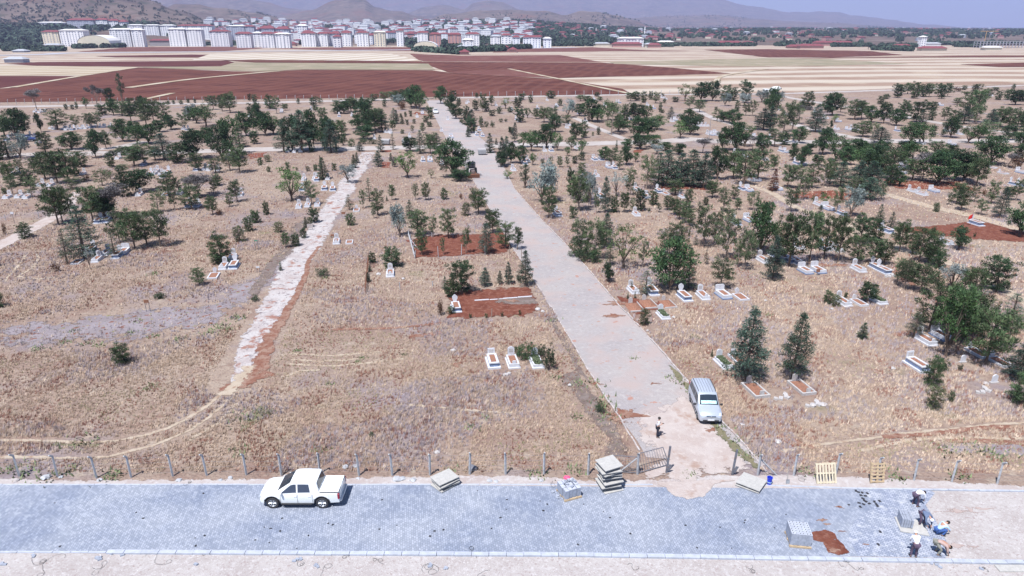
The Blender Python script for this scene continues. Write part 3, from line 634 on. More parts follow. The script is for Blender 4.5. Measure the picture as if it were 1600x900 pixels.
PROTO = {
 'p': [make_pine(11), make_pine(12, w=3.3, bare=.36), make_pine(13, w=2.7, bare=.3, loose=.15), make_pine(14, w=3.2, bare=.42, loose=.08, col=(.06, .098, .046))],
 'P': [make_pine(21, w=3.0, bare=.10, dens=1.3, col=(.042, .075, .036)), make_pine(22, w=3.2, bare=.2, dens=1.3, col=(.040, .072, .036)), make_pine(23, w=3.0, bare=.16, dens=1.2, col=(.046, .082, .036))],
 'q': [make_pine(31, w=3.0, bare=.34, loose=.34, col=(.085, .118, .058)), make_pine(32, w=3.3, bare=.4, loose=.3, col=(.080, .112, .058))],
 'y': [make_pine(41, h=2, w=1.5, bare=.04, name='young_pine', col=(.060, .098, .044)), make_pine(42, h=2, w=1.3, bare=.06, name='young_pine', col=(.085, .105, .052)), make_pine(43, h=2, w=1.7, bare=.02, name='young_pine')],
 'c': [make_cedar(51), make_cedar(52, w=3.2, bare=.16, col=(.044, .072, .058)), make_cedar(53, w=2.6, bare=.1)],
 'C': [make_cedar(54, w=3.0, bare=.16, dens=1.15, nw=13, sparse=.06), make_cedar(55, w=3.4, bare=.14, dens=1.15, nw=13, sparse=.06, col=(.046, .078, .060))],
 'f': [make_cedar(61, h=4, w=1.7, bare=.12, sparse=.3, name='spruce_sapling', col=(.07, .10, .07)), make_cedar(62, h=4, w=1.9, bare=.2, sparse=.35, name='spruce_sapling', col=(.08, .105, .07))],
 'n': [make_cedar(64, h=4, w=1.6, bare=.03, dens=1.7, nw=14, name='cypress_tree', col=(.038, .068, .036)), make_cedar(65, h=4, w=1.5, bare=.03, dens=1.7, nw=13, name='cypress_tree', col=(.042, .070, .040))],
 'b': [make_leafy(71), make_leafy(72, w=4.4, bare=.18, lobes=18), make_leafy(73, w=3.8, bare=.15, col=(.050, .098, .036))],
 'B': [make_leafy(74, bare=.12, lobes=24, per=56, hollow=.2, col=(.036, .068, .034)), make_leafy(75, w=4.2, bare=.1, lobes=24, per=56, hollow=.2, col=(.038, .074, .032))],
 'l': [make_leafy(76, bare=.24, hollow=.6, lobes=18, lump=.16, col=(.105, .15, .06)), make_leafy(77, bare=.2, hollow=.5, col=(.085, .14, .05))],
 's': [make_leafy(81, bare=.12, col=SILVER, name='silver_tree', hollow=.3, lobes=20, vr=(.02, .02, .025)), make_leafy(82, bare=.16, col=(.20, .235, .235), name='silver_tree', hollow=.4, vr=(.02, .02, .025))],
 'S': [make_leafy(83, bare=.2, col=(.25, .28, .27), name='silver_tree', hollow=.68, lobes=16, lump=.15, bark='bark_pale', vr=(.02, .02, .02))],
 'd': [make_bare(91), make_bare(92)],
 't': [make_leafy(95, h=8, w=1.9, bare=.08, name='poplar_tree', lobes=22, lump=.3, col=(.035, .065, .034))],
 'r': [make_cedar(97, h=3, w=1.5, bare=.03, dens=1.5, name='dead_conifer', col=(.13, .045, .028))],
 'u': [make_leafy(98, h=1.6, w=1.8, bare=.02, lobes=12, name='bush', col=(.045, .082, .036), lump=.24), make_leafy(99, h=1.6, w=1.8, bare=.02, lobes=12, name='bush', col=(.052, .078, .040), hollow=.5, lump=.24)],
 'k': [make_leafy(100, h=1.6, w=1.8, bare=.02, lobes=12, name='bush', col=(.12, .062, .035), hollow=.5, lump=.24)],
}
DESC = {'p': ('pine', 'round-crowned pine'), 'P': ('pine', 'dense low-branched pine'), 'q': ('pine', 'thin see-through pine'), 'y': ('young pine', 'bushy young pine'), 'c': ('cedar', 'layered cedar'), 'C': ('cedar', 'dense cone-shaped cedar'),
        'f': ('spruce', 'spindly spruce sapling'), 'n': ('cypress', 'dark pointed cypress'), 'b': ('tree', 'green leafy tree'), 'B': ('tree', 'dark thick leafy tree'), 'l': ('tree', 'light green loose tree'), 's': ('silver tree', 'silvery grey-leaved tree'), 'S': ('silver tree', 'pale thin silvery tree'),
        'd': ('bare tree', 'bare grey twiggy tree'), 't': ('poplar', 'narrow poplar'), 'r': ('dead conifer', 'rust-red dead conifer'), 'u': ('bush', 'green bush'), 'k': ('bush', 'brown dry bush')}
def measure(r):
    c = [o for o in r.children if o.name.startswith('crown')][0].data; a = np.empty(len(c.vertices)*3, np.float32); c.vertices.foreach_get('co', a); a = a.reshape(-1, 3)
    r['_w'] = float(2*np.percentile(np.hypot(a[:, 0], a[:, 1]), 93)); r['_h'] = float(np.percentile(a[:, 2], 97))
for L_ in PROTO.values():
    for r_ in L_: measure(r_)
TREES = []   # (bx, by, top, width, kind)
def T4(ox, oy, s):
    for ln in s.strip().split(';'):
        w = ln.split()
        if len(w) == 5:
            bx, by, ty, ww = [float(v) for v in w[:4]]; TREES.append((ox+bx/4, oy+by/4, oy+ty/4, ww/4, w[4]))
T4(0, 130, """230 165 40 90 d;615 168 20 95 d;682 110 35 60 B;765 110 -58 46 t;540 160 90 45 b;415 165 130 28 P;455 165 135 28 P;480 160 120 22 P;30 330 200 120 p;105 345 170 160 B;150 330 190 100 p;55 465 330 130 c;130 470 320 110 s;5 480 330 80 P;258 305 195 50 B;360 290 170 130 p;
470 282 200 85 q;565 280 190 70 p;610 280 185 80 q;285 440 310 105 p;450 415 310 145 B;600 465 300 110 B;665 410 305 75 p;692 400 360 32 l;640 200 135 80 P;710 200 100 80 B;765 205 115 90 p;820 190 100 90 P;880 180 85 75 B;770 365 230 120 B;850 345 240 90 B;860 380 270 130 b;930 380 265 120 B;
820 240 130 90 p;915 265 100 100 p;960 240 110 90 p;1030 255 120 100 p;1070 290 205 100 B;1000 305 235 90 B;1140 290 190 90 q;1180 230 150 60 P;1210 235 135 90 s;1230 250 150 110 b;1290 270 140 150 b;1335 165 80 65 p;1390 175 80 65 p;1440 185 65 95 p;1560 112 68 25 P;1590 115 72 40 P;1050 130 115 22 P;1085 130 108 22 P;
1133 132 106 28 P;1178 125 98 22 P;1220 125 100 20 P;1295 122 85 40 p;1030 480 320 160 c;840 520 400 150 p;905 510 380 120 q;1110 500 380 110 P;1210 475 300 190 B;1290 370 280 100 B;1230 545 440 100 p;1390 480 270 160 B;1450 450 230 150 b;1540 330 190 120 B;1592 250 130 90 P;1500 400 280 100 c;
1500 560 400 120 p;1440 545 430 100 q;1350 560 470 90 p;1590 380 300 70 P;970 480 400 100 p;760 450 400 70 y;710 450 420 70 p;700 525 440 55 P;20 590 500 65 q;75 640 500 85 p;122 560 478 55 p;170 640 540 115 P;215 560 470 75 p;285 600 440 130 p;360 625 430 150 p;430 625 430 140 p;470 580 470 80 P;
510 525 430 90 P;540 612 575 50 k;640 640 545 115 q;880 680 545 180 B;770 560 510 80 p;1055 700 560 115 p;1180 660 580 100 q;1240 700 575 170 d;1360 640 570 70 P;690 600 545 50 q;830 480 395 90 P""")
T4(400, 130, """90 160 78 65 P;130 190 90 60 q;60 325 190 140 B;110 320 205 120 b;182 170 130 45 p;20 260 130 70 B;265 130 95 22 P;360 140 88 60 P;400 130 95 40 p;372 178 140 35 B;415 235 155 70 p;175 430 240 120 c;230 425 215 130 B;290 430 180 150 C;335 420 180 120 B;360 380 250 100 b;430 420 220 130 B;
470 435 240 110 C;505 425 240 110 b;535 325 235 80 p;350 430 385 45 u;545 390 310 60 u;510 190 110 80 P;550 190 115 90 B;595 180 95 100 p;620 160 100 60 P;700 300 110 140 B;690 200 95 110 b;640 285 200 110 B;740 110 68 60 p;670 350 270 120 B;745 310 165 110 p;790 305 180 90 C;700 320 240 90 B;770 240 160 90 p;
595 397 350 50 u;648 425 370 60 c;672 380 340 60 u;730 380 350 60 u;862 255 160 65 c;855 295 235 40 p;857 415 312 38 f;780 430 328 55 c;805 150 105 32 P;800 110 55 70 p;845 100 55 70 p;885 120 48 80 P;890 140 75 80 s;912 165 115 60 k;920 110 42 70 P;970 150 38 100 B;1000 160 20 120 B;1025 172 55 95 b;
880 250 170 40 c;915 255 205 32 n;967 210 172 24 P;905 215 190 20 P;935 210 180 20 P;988 252 225 24 y;946 262 228 24 P;980 310 265 32 q;1042 312 250 36 p;915 315 290 26 y;1062 245 205 40 P;1085 272 240 40 P;1090 225 150 50 P;965 425 338 95 B;1025 440 300 75 c;1090 440 320 90 p;1130 380 312 70 c;1150 470 385 120 b;
1235 590 370 215 B;1280 612 540 120 B;765 522 428 58 C;843 485 438 28 n;865 522 462 38 C;948 590 430 120 l;1095 595 540 42 l;612 530 450 45 n;632 500 435 36 n;28 512 468 38 y;76 492 450 42 y;80 555 522 26 y;200 555 495 32 y;325 550 520 28 y;372 548 510 32 y;490 548 502 32 y;256 545 526 16 y;408 540 455 20 n;
420 600 470 78 n;225 735 540 160 l;575 622 510 100 s;1155 128 24 80 B;1230 110 48 55 P;1212 172 80 75 B;1250 222 140 85 B;1285 250 225 32 u;1318 262 150 65 P;1350 270 168 65 c;1345 312 220 80 P;1326 336 270 36 n;1266 142 95 34 P;1380 90 60 24 P;1376 172 108 44 P;1418 180 70 55 p;1440 175 110 45 P;1472 142 78 42 p;1560 160 92 60 l;
1520 190 148 40 P;1475 205 168 50 P;1590 182 150 40 P;1408 275 210 32 P;1440 275 240 34 u;1478 275 240 34 u;1530 245 222 28 u;1560 242 224 24 u;1596 320 275 42 B;1462 435 318 65 n;1502 385 345 22 n;1540 515 345 65 C;1566 475 338 65 C;1594 500 375 65 B;1530 525 430 70 B;1570 597 548 56 l""")
T4(800, 130, """60 105 65 50 P;118 122 75 32 P;35 152 90 65 P;48 245 160 75 P;97 218 155 44 b;245 95 50 65 P;300 142 100 34 P;350 215 105 75 s;150 222 160 55 p;200 245 155 80 p;250 270 150 90 q;215 292 255 90 B;272 305 200 80 B;340 262 200 70 p;430 112 75 65 p;470 110 80 60 P;500 240 105 130 B;530 82 57 38 P;550 112 85 44 p;
420 205 130 80 B;600 232 110 110 b;535 245 165 90 b;620 322 130 130 q;665 305 210 100 B;700 275 140 70 P;740 112 60 70 p;780 110 55 60 P;822 122 55 44 P;865 102 52 36 P;897 125 58 55 p;940 88 65 24 P;925 182 120 26 P;780 235 130 120 B;830 235 140 100 b;790 342 220 140 B;850 335 220 130 B;905 292 200 125 b;480 232 193 24 r;
718 402 350 75 B;800 412 320 110 B;872 402 325 140 b;952 125 95 24 P;940 187 165 24 y;990 222 150 60 c;1020 118 88 50 P;1275 168 148 22 y;1080 112 10 92 l;1180 112 0 120 B;1252 112 -8 90 B;1332 110 18 80 P;1382 110 30 60 P;1460 125 -8 85 P;1450 142 65 70 s;1330 142 65 65 s;1110 162 85 65 q;1172 182 105 75 p;
1560 120 45 80 s;1592 130 60 60 c;1280 235 165 80 q;1380 252 170 110 B;1322 242 180 80 B;1405 175 115 34 P;1460 202 130 60 q;1500 205 110 65 q;1092 292 170 110 B;1050 345 240 95 l;1112 322 215 110 B;1162 262 195 44 P;1185 252 200 34 P;1570 292 165 120 C;1392 425 250 160 B;1455 395 270 110 b;1500 425 330 110 d;
1562 435 320 100 B;1312 415 280 70 B;120 425 305 100 b;158 402 300 75 B;70 402 312 80 b;215 405 270 100 B;282 422 310 75 b;372 422 330 75 b;436 442 362 66 b;15 365 250 50 c;400 352 250 75 B;446 342 240 55 P;505 328 305 16 y;540 322 275 28 P;651 432 360 22 n;575 482 400 75 B;620 522 410 95 q;670 542 450 65 q;
715 512 400 85 B;772 492 432 55 b;50 502 395 90 B;130 512 440 55 b;190 522 472 32 q;245 522 460 34 q;297 525 460 38 p;345 522 460 34 q;392 502 455 44 P;433 562 500 52 P;436 482 430 44 P;345 455 400 44 b;80 655 505 65 t;185 745 510 175 s;262 600 520 60 S;840 660 460 140 q;912 635 440 120 c;965 645 425 150 C;
1052 645 450 140 C;1125 645 425 160 C;1192 655 450 130 C;1040 445 380 95 B;960 425 370 95 B;905 442 385 80 s;1192 435 345 110 d;1282 605 405 120 B;1382 598 430 120 p;1450 632 425 150 p;1535 610 420 160 p;735 645 540 85 q;650 705 565 140 S;420 800 560 130 q;470 745 570 130 s;365 700 545 60 P""")
T4(1200, 130, """20 205 38 100 B;62 152 50 65 s;12 292 150 85 C;90 335 130 130 q;150 305 130 130 q;190 255 140 110 d;240 168 60 85 P;212 142 110 44 P;295 305 140 105 C;400 202 65 130 B;372 182 80 65 P;452 182 120 65 q;540 228 108 110 p;582 222 120 80 p;645 245 148 90 B;722 252 125 85 B;702 132 82 44 P;800 265 168 95 B;845 222 112 85 P;
925 242 115 90 P;880 168 128 36 P;965 252 165 70 c;1020 232 162 50 P;1005 168 118 55 P;1036 168 120 42 P;740 98 68 44 P;810 92 10 65 P;832 68 8 60 p;870 68 0 70 p;912 95 -2 60 P;942 72 10 55 p;972 85 8 55 P;1005 85 5 60 p;1060 85 5 55 p;1082 98 10 55 P;1120 85 2 60 p;1180 52 25 50 k;1225 42 15 36 P;1292 50 8 44 P;1322 50 5 55 q;
1370 92 35 65 p;1425 46 26 44 P;1440 105 50 45 P;1500 105 42 65 p;1532 42 5 24 P;1545 135 48 110 B;1590 115 50 70 P;1250 205 52 130 p;1290 245 50 110 p;1182 135 92 55 p;1098 235 150 66 q;1222 255 150 90 C;1300 255 150 90 q;1160 265 172 85 P;1140 340 220 105 B;1382 285 168 95 C;1450 275 160 105 p;1500 285 155 95 p;
1550 295 175 95 p;1592 275 190 60 P;1250 375 268 115 b;1312 375 260 95 b;1380 345 245 140 q;1500 355 265 95 B;1582 405 278 115 B;1592 495 385 110 B;890 375 250 135 B;970 380 260 115 b;1030 335 265 44 P;1090 325 300 32 u;350 235 200 28 l;415 245 195 44 l;393 285 235 24 B;590 335 240 110 p;540 305 255 44 P;650 335 250 85 q;
700 375 280 140 c;190 375 275 95 B;340 445 285 125 B;40 395 290 110 q;100 385 300 80 P;1390 505 335 205 B;1500 525 440 90 d;1545 535 460 62 k;210 522 400 85 B;155 485 380 62 B;310 512 450 72 B;35 545 455 55 p;420 485 330 150 b;530 475 355 170 B;610 470 370 150 B;480 510 400 120 B;700 565 380 180 B;590 545 400 150 b;
640 570 430 140 B;762 605 420 150 p;830 495 370 140 B;900 545 380 160 b;900 605 480 140 p;962 610 440 160 d;1040 505 370 140 p;1065 635 440 200 B;1160 610 430 180 B;1130 485 390 110 B;1222 612 450 140 B;1300 642 470 130 p;450 650 495 120 C;560 650 495 140 C;640 670 495 160 C;345 645 490 90 q;270 655 505 100 p;200 660 520 110 q;
120 655 515 110 p;385 630 480 90 p;820 645 560 80 B;30 672 542 66 r;760 640 520 90 P;250 440 380 90 B""")
T4(0, 280, """30 90 55 34 y;200 115 -10 110 q;80 95 -20 80 q;365 282 55 160 p;392 268 60 130 q;440 215 60 90 p;528 490 178 215 c;422 530 318 95 f;160 367 282 92 y;36 345 275 24 k;350 577 528 52 k;585 272 55 160 p;632 232 95 160 B;715 240 40 180 d;672 232 60 110 p;660 250 90 120 B;750 402 212 130 q;845 437 212 155 p;920 412 212 120 p;1003 422 198 130 p;
722 490 335 90 f;565 562 430 62 S;988 208 75 112 q;1095 192 55 66 q;1200 185 45 140 p;1250 120 -15 150 d;1332 222 113 76 p;1375 225 185 38 k;1436 172 88 52 p;1485 142 12 92 p;1335 95 -5 75 q;1120 85 -10 60 q;1500 388 298 74 y;1555 326 240 62 y;1590 272 200 52 y;1392 522 350 135 P;1352 532 480 62 y;1247 664 562 82 p;450 60 -10 130 q;780 110 -60 90 P""")
T4(400, 280, """350 157 15 92 q;68 222 145 46 y;10 272 205 48 y;140 332 270 60 y;187 428 338 56 p;250 418 345 62 y;298 368 308 46 y;365 272 186 72 P;340 300 240 40 y;312 302 238 32 n;155 572 515 24 n;583 192 98 54 f;670 182 70 54 q;710 138 -5 56 f;592 288 218 58 y;735 245 178 36 q;762 227 74 88 p;850 132 38 52 p;818 137 105 14 n;
997 128 32 52 q;1062 132 26 58 p;1175 127 62 48 y;1283 125 90 22 k;1390 217 68 118 p;1310 227 150 56 y;1203 367 190 106 p;898 362 172 100 s;876 250 160 50 f;960 245 135 62 c;1010 352 202 150 p;1037 474 320 84 p;1107 362 238 52 q;1480 335 198 102 p;1440 465 285 110 c;1560 432 274 120 p;1634 442 305 70 p;1172 474 370 42 q;1313 464 310 64 q;
730 524 460 50 P;850 548 428 132 P;712 577 540 24 n;702 642 585 32 n;1285 712 520 152 P;1180 692 610 42 c;1210 737 635 64 P;1430 668 558 72 C;1523 658 575 38 C;1580 658 525 52 C""")
T4(800, 280, """85 668 455 88 C;45 642 600 34 u;230 242 58 106 p;382 245 172 62 u;418 192 0 150 q;480 182 20 44 S;490 160 -30 70 s;580 208 -5 70 C;525 212 92 42 q;640 208 108 64 P;700 208 90 64 p;745 206 120 44 q;803 198 68 82 P;885 162 76 66 P;918 208 150 34 q;856 208 180 22 u;740 100 -10 70 q;1018 100 5 106 p;1105 182 65 66 p;
972 192 108 70 p;1010 222 120 74 p;1045 252 138 76 p;1078 275 148 76 p;1110 292 188 66 p;1198 422 175 150 q;1146 412 350 38 f;1262 414 218 100 q;1337 505 240 150 q;1410 552 380 76 q;1320 205 60 80 q;1250 115 15 86 p;1390 125 45 64 p;1405 192 122 54 p;1210 162 112 40 P;1510 195 80 90 q;1550 465 155 185 B;1452 566 330 110 q;1480 500 370 80 q;
430 482 262 150 q;508 512 265 175 q;585 422 222 98 C;400 485 378 110 u;455 512 420 120 u;520 520 440 90 u;695 555 300 195 l;612 535 405 66 f;815 552 388 62 q;600 642 532 74 B;945 470 320 130 q;1010 480 272 130 q;985 700 385 235 B;1085 425 300 70 q;1100 692 440 100 c;832 720 575 106 f;1210 532 442 34 f;1302 682 498 145 q;555 440 300 60 p;1320 330 180 110 q""")
T4(1200, 280, """28 628 370 120 C;130 545 230 210 p;60 520 330 120 p;135 202 58 112 q;215 132 -10 90 q;425 213 55 78 q;352 155 98 54 l;515 235 62 125 s;310 300 168 64 c;630 127 -5 140 C;705 125 28 54 q;535 112 -5 90 q;255 522 218 125 p;345 502 238 115 p;435 524 238 115 p;555 524 365 130 p;570 405 238 130 P;690 300 163 64 c;668 385 248 105 P;
765 312 208 56 c;655 534 378 150 p;725 534 388 110 p;820 452 272 116 p;940 524 308 120 p;1000 524 328 150 p;1062 556 440 90 P;900 470 330 90 p;1015 540 420 90 p;800 654 500 86 q;850 686 512 120 q;872 640 520 90 p;950 712 540 140 p;1042 640 580 66 p;1215 714 568 66 q;1280 732 556 130 p;1425 705 498 170 P;1145 690 535 140 s;
1190 442 308 114 B;1290 365 335 18 u;1390 153 18 76 p;1328 222 128 72 q;1175 155 28 96 p;1205 194 50 90 p;1290 142 48 74 q;1350 105 65 34 k;1445 240 60 100 c;1500 130 50 70 p;1548 135 5 76 q;1570 352 148 175 B;1128 160 85 54 q;1050 203 150 38 y;345 110 80 40 u;285 140 105 50 u;375 774 705 64 y;422 794 728 54 y;485 738 710 24 y;620 772 648 98 B""")
for t in [(1477, 558, 452, 54, 'b'), (1451, 520, 440, 52, 'p'), (1488, 540, 452, 56, 'p'), (1505, 530, 456, 60, 'p'), (1539, 570, 490, 58, 'p'), (1572, 548, 494, 34, 'q'), (1577, 510, 460, 40, 'f'), (1427, 528, 489, 24, 'f'), (1347, 528, 505, 16, 'n'), (1455, 602, 562, 28, 'y'), (1457, 638, 604, 24, 'y'),
          (1485, 627, 612, 9, 'y'), (1590, 592, 541, 46, 'C'), (1600, 632, 592, 48, 'y'), (1237, 592, 493, 45, 'C'), (1165, 594, 488, 58, 'C'), (822, 562, 538, 28, 'u'), (856, 578, 545, 24, 'u'), (809, 556, 542, 14, 'u'), (843, 556, 541, 16, 'u'), (1007, 507, 484, 17, 'y'), (1112, 557, 546, 4, 'n'), (191, 568, 539, 27, 'y'),
          (705, 490, 478, 14, 'u'), (688, 492, 470, 10, 'k'), (735, 497, 490, 5, 'u'), (760, 497, 490, 5, 'u'), (785, 495, 488, 5, 'u'), (812, 492, 485, 5, 'u'), (987, 453, 440, 4, 'n'), (981, 467, 457, 4, 'n'), (992, 466, 456, 4, 'n'), (1500, 580, 570, 8, 'u'), (-3, 480, 455, 18, 'y'), (1530, 500, 480, 20, 'u'), (1545, 505, 470, 30, 'q'),
          (505, 432, 420, 20, 'u'), (580, 682, 676, 8, 'u'), (400, 470, 462, 14, 'u'), (250, 466, 458, 16, 'u'), (938, 644, 628, 16, 'u'), (1470, 578, 560, 20, 'u'), (-30, 420, 380, 30, 'p'), (-60, 300, 240, 34, 'B'), (-40, 255, 205, 40, 'p'), (1640, 300, 240, 40, 'p'), (1650, 460, 400, 46, 'p'), (1660, 240, 190, 44, 'B'), (1690, 540, 460, 50, 'p')]:
    TREES.append(t)
ORD = ['first', 'second', 'third', 'fourth', 'fifth', 'sixth', 'seventh', 'eighth', 'ninth', 'tenth', 'eleventh', 'twelfth', 'thirteenth', 'fourteenth', 'fifteenth', 'sixteenth', 'seventeenth', 'eighteenth', 'nineteenth']
TENS = {2: 'twent', 3: 'thirt', 4: 'fort', 5: 'fift'}
def ordinal(n):
    if n < 20: return ORD[n-1]
    return TENS[n//10]+'ieth' if n % 10 == 0 else TENS[n//10]+'y-'+ORD[n % 10-1]
def road_x(y): return 594+(y-45)*.79
def zone(bx, by):
    side = 'left' if bx < road_x(by) else 'right'
    if by < 180: return f'by the far boundary, {side} of main road'
    if by < 236: return f'beyond the crossroad, {side} of main road'
    if side == 'left':
        xt = 575-(by-238)*.6
        if by < 300: return 'just before crossroad, '+('left of gravel track' if bx < xt else 'right of gravel track')
        return 'in near grass, '+('left of gravel track' if bx < xt else 'right of gravel track')
    if by < 300: return 'just before crossroad, right of main road'
    if by < 400: return 'halfway to crossroad, right of main road'
    return 'in near grass, right of main road'
def number_labels(items, stem, zf, maxw=16):
    """items: [(x, y, obj, descr)] -> labels numbered from the left inside each zone"""
    g = {}
    for it in items: g.setdefault((it[3], zf(it[0], it[1])), []).append(it)
    for (d, z), L in g.items():
        L.sort(key=lambda q: (q[0], q[1]))
        for i, it in enumerate(L):
            if len(L) == 1: lab = f'only {d} {z}'
            else: lab = f'{ordinal(i+1)} {d} from left, {z}'
            it[2]['label'] = lab
used = {k: 0 for k in PROTO}; rt = random.Random(5); TI = []; KEEP = {}
def copy_tree(o, parent=None):
    c = o.copy(); COL.objects.link(c)
    if parent is not None: c.parent = parent
    for ch in o.children: copy_tree(ch, c)
    return c
for (bx, by, ty, w, k) in TREES:
    P_ = PROTO[k]; n = used[k]; used[k] += 1; pr = P_[n % len(P_)]
    if n < len(P_): o = pr; KEEP[id(pr)] = 1
    else: o = copy_tree(pr)
    X, Y = G(bx, by); H = max(.35, at(bx, ty, Y).z); Wm = max(.25, w*mpp(bx, by)); px_h = H
    TI.append((bx, by, o, k, X, Y, H, Wm))
for (bx, by, o, k, X, Y, H, Wm) in TI:
    h0, w0 = o['_h'], o['_w']; o.location = (X, Y, 0); o.rotation_euler = (rt.uniform(-.03, .03), rt.uniform(-.03, .03), rt.uniform(0, 6.28))
    s = Wm/w0*(1.02 if k in 'sSdlfC' or by > 430 else .94); o.scale = (s, s, H/h0)
    o['category'] = DESC[k][0]; o['group'] = {'pine': 'pines among the graves', 'young pine': 'young pines in the dry grass', 'cedar': 'cedars among the graves', 'spruce': 'spruce saplings among the graves', 'cypress': 'small pointed conifers', 'tree': 'leafy trees among the graves', 'silver tree': 'silvery trees', 'bush': 'bushes in the cemetery'}.get(DESC[k][0], 'trees among the graves')
items = []
for (bx, by, o, k, X, Y, H, Wm) in TI:
    sz = '' if k in 'yuknfrt' else ('small ' if H < 3.2 else ('tall ' if H > 6.2 else ''))
    items.append((bx, by, o, sz+DESC[k][1]))
number_labels(items, '', zone)
for (bx, by, o, k, X, Y, H, Wm) in TI:
    for a in ('_h', '_w'):
        if a in o: del o[a]
# prototypes never placed
for k, L in PROTO.items():
    for i, pr in enumerate(L):
        if i >= used[k]:
            for ch in list(pr.children): bpy.data.objects.remove(ch)
            bpy.data.objects.remove(pr)
# ------------------------------------------------------------------ the far town
def facade(name, wall, win, fx, fz_):
    m, nt, b = newmat(name); tc = N(nt, 'ShaderNodeTexCoord').outputs['Object']
    nt.links.new(mixc(nt, noise_fac(nt, tc, .15, 3, .35, .65), tuple(x*.92 for x in wall), wall), b.inputs['Base Color']); b.inputs['Roughness'].default_value = .85
    return m
WALL = {'white': facade('white_render', (.72, .73, .77), 0, 0, 0), 'cream': facade('cream_render', (.62, .57, .46), 0, 0, 0), 'pink': facade('brick_render', (.42, .24, .22), 0, 0, 0), 'grey': facade('grey_render', (.40, .42, .50), 0, 0, 0), 'raw': facade('raw_concrete', (.26, .25, .27), 0, 0, 0)}
ROOF = {'red': plain('red_roof_tiles', (.17, .045, .055), .9, var=.2, scale=.3), 'white': plain('pale_roof', (.62, .62, .62), .8, var=.1, scale=.3), 'grey': plain('grey_roof', (.34, .36, .40), .8, var=.1, scale=.3)}
M['pane'] = plain('far_window', (.13, .16, .24), .3, var=.2, scale=1)
WINME = MB().box((0, 0, 0), (1.7, .12, 1.45)).build('window', M['pane']); _w = WINME; WINME = _w.data; bpy.data.objects.remove(_w)
def block(px0, px1, ytop, ybase, wall='white', roof='red', Y=None, depth=None, label='', group='apartment blocks at the edge of town', name='apartment_block', cat='apartment block', rot=0, kind='block', wins=True):
    cx = (px0+px1)/2
    if Y is None: Y = min(G(cx, ybase)[1], 1260) if ybase > 60 else 1500
    b = at(cx, ybase, Y); t = at(cx, ytop, Y); W = (at(px1, ybase, Y)-at(px0, ybase, Y)).x
    z0 = b.z if Y > 1290 else 0
    Hh = max(3, t.z-z0); D = depth or min(max(11, W*.45), 18)
    root = empty(name, (b.x, Y+D/2, z0), rot, label, cat, group)
    w = MB()
    W = W*.9
    if kind == 'hall':
        pts = [(-W/2, -2)]+[(W/2*math.cos(math.pi*(1-k/10)), Hh*.35+Hh*.6*math.sin(math.pi*k/10)) for k in range(11)]+[(W/2, -2)]
        n = len(pts); vs = [(x, -D/2, z) for x, z in pts]+[(x, D/2, z) for x, z in pts]
        w.add(vs, [tuple(range(n)), tuple(range(2*n-1, n-1, -1))]+[(i, i+n, (i+1) % n+n, (i+1) % n) for i in range(n)]); w.build('wall', WALL[wall], root)
        r = MB(); pr = pts[1:-1]
        for k in range(len(pr)-1):
            (x0, za), (x1, zb) = pr[k], pr[k+1]; r.add([(x0*1.01, -D/2-.3, za+.2), (x1*1.01, -D/2-.3, zb+.2), (x1*1.01, D/2+.3, zb+.2), (x0*1.01, D/2+.3, za+.2)], [(0, 1, 2, 3)])
        r.build('roof', ROOF[roof], root, fixn=False); return root
    w.box((0, 0, Hh*.5-2), (W, D, Hh+2), mi=0)
    if Hh > 12 and W > 14:   # stair and bay projections
        nb = max(1, int(W/14))
        for i in range(nb): w.box((-W/2+W*(i+.5)/nb, -D/2-.25, Hh*.48-2), (W/nb*.28, .5, Hh*.96+2))
    if wins:
        for i in range(max(1, int(D/4))):
            for f in range(max(1, int(Hh/3))):
                for s in (-1, 1): w.box((s*(W/2+.03), -D/2+D*(i+.5)/max(1, int(D/4)), 1.6+f*3.0), (.08, 1.2, 1.2), mi=1)
    w.build('wall', [WALL[wall], M['pane']], root)
    r = MB(); e = 1.3; hr = 2.8 if roof == 'red' else 2.0
    zt = Hh+.01-1
    r.add([(-W/2-e, -D/2-e, zt), (W/2+e, -D/2-e, zt), (W/2+e, D/2+e, zt), (-W/2-e, D/2+e, zt), (-W/2+D*.35, 0, zt+hr), (W/2-D*.35, 0, zt+hr)], [(0, 1, 5, 4), (1, 2, 5), (2, 3, 4, 5), (3, 0, 4), (3, 2, 1, 0)])
    r.build('roof', ROOF[roof], root)
    if wins:
        fl = max(1, int(Hh/3.0)); nc_ = max(2, int(W/4.6)); sy = D/2+.05; nb = max(1, int(W/14)); cnt = 0
        for i in range(nc_):
            x = -W/2+W*(i+.5)/nc_; pr_ = any(abs(x-(-W/2+W*(j+.5)/nb)) < W/nb*.14 for j in range(nb)) and Hh > 12 and W > 14
            yy = -D/2-(.52 if pr_ else .03)
            for f in range(fl):
                if nc_*fl > 99 and f == 0: continue
                wo = link(bpy.data.objects.new('window', WINME), root); wo.location = (x, yy, 1.6+f*3.0)
    return root
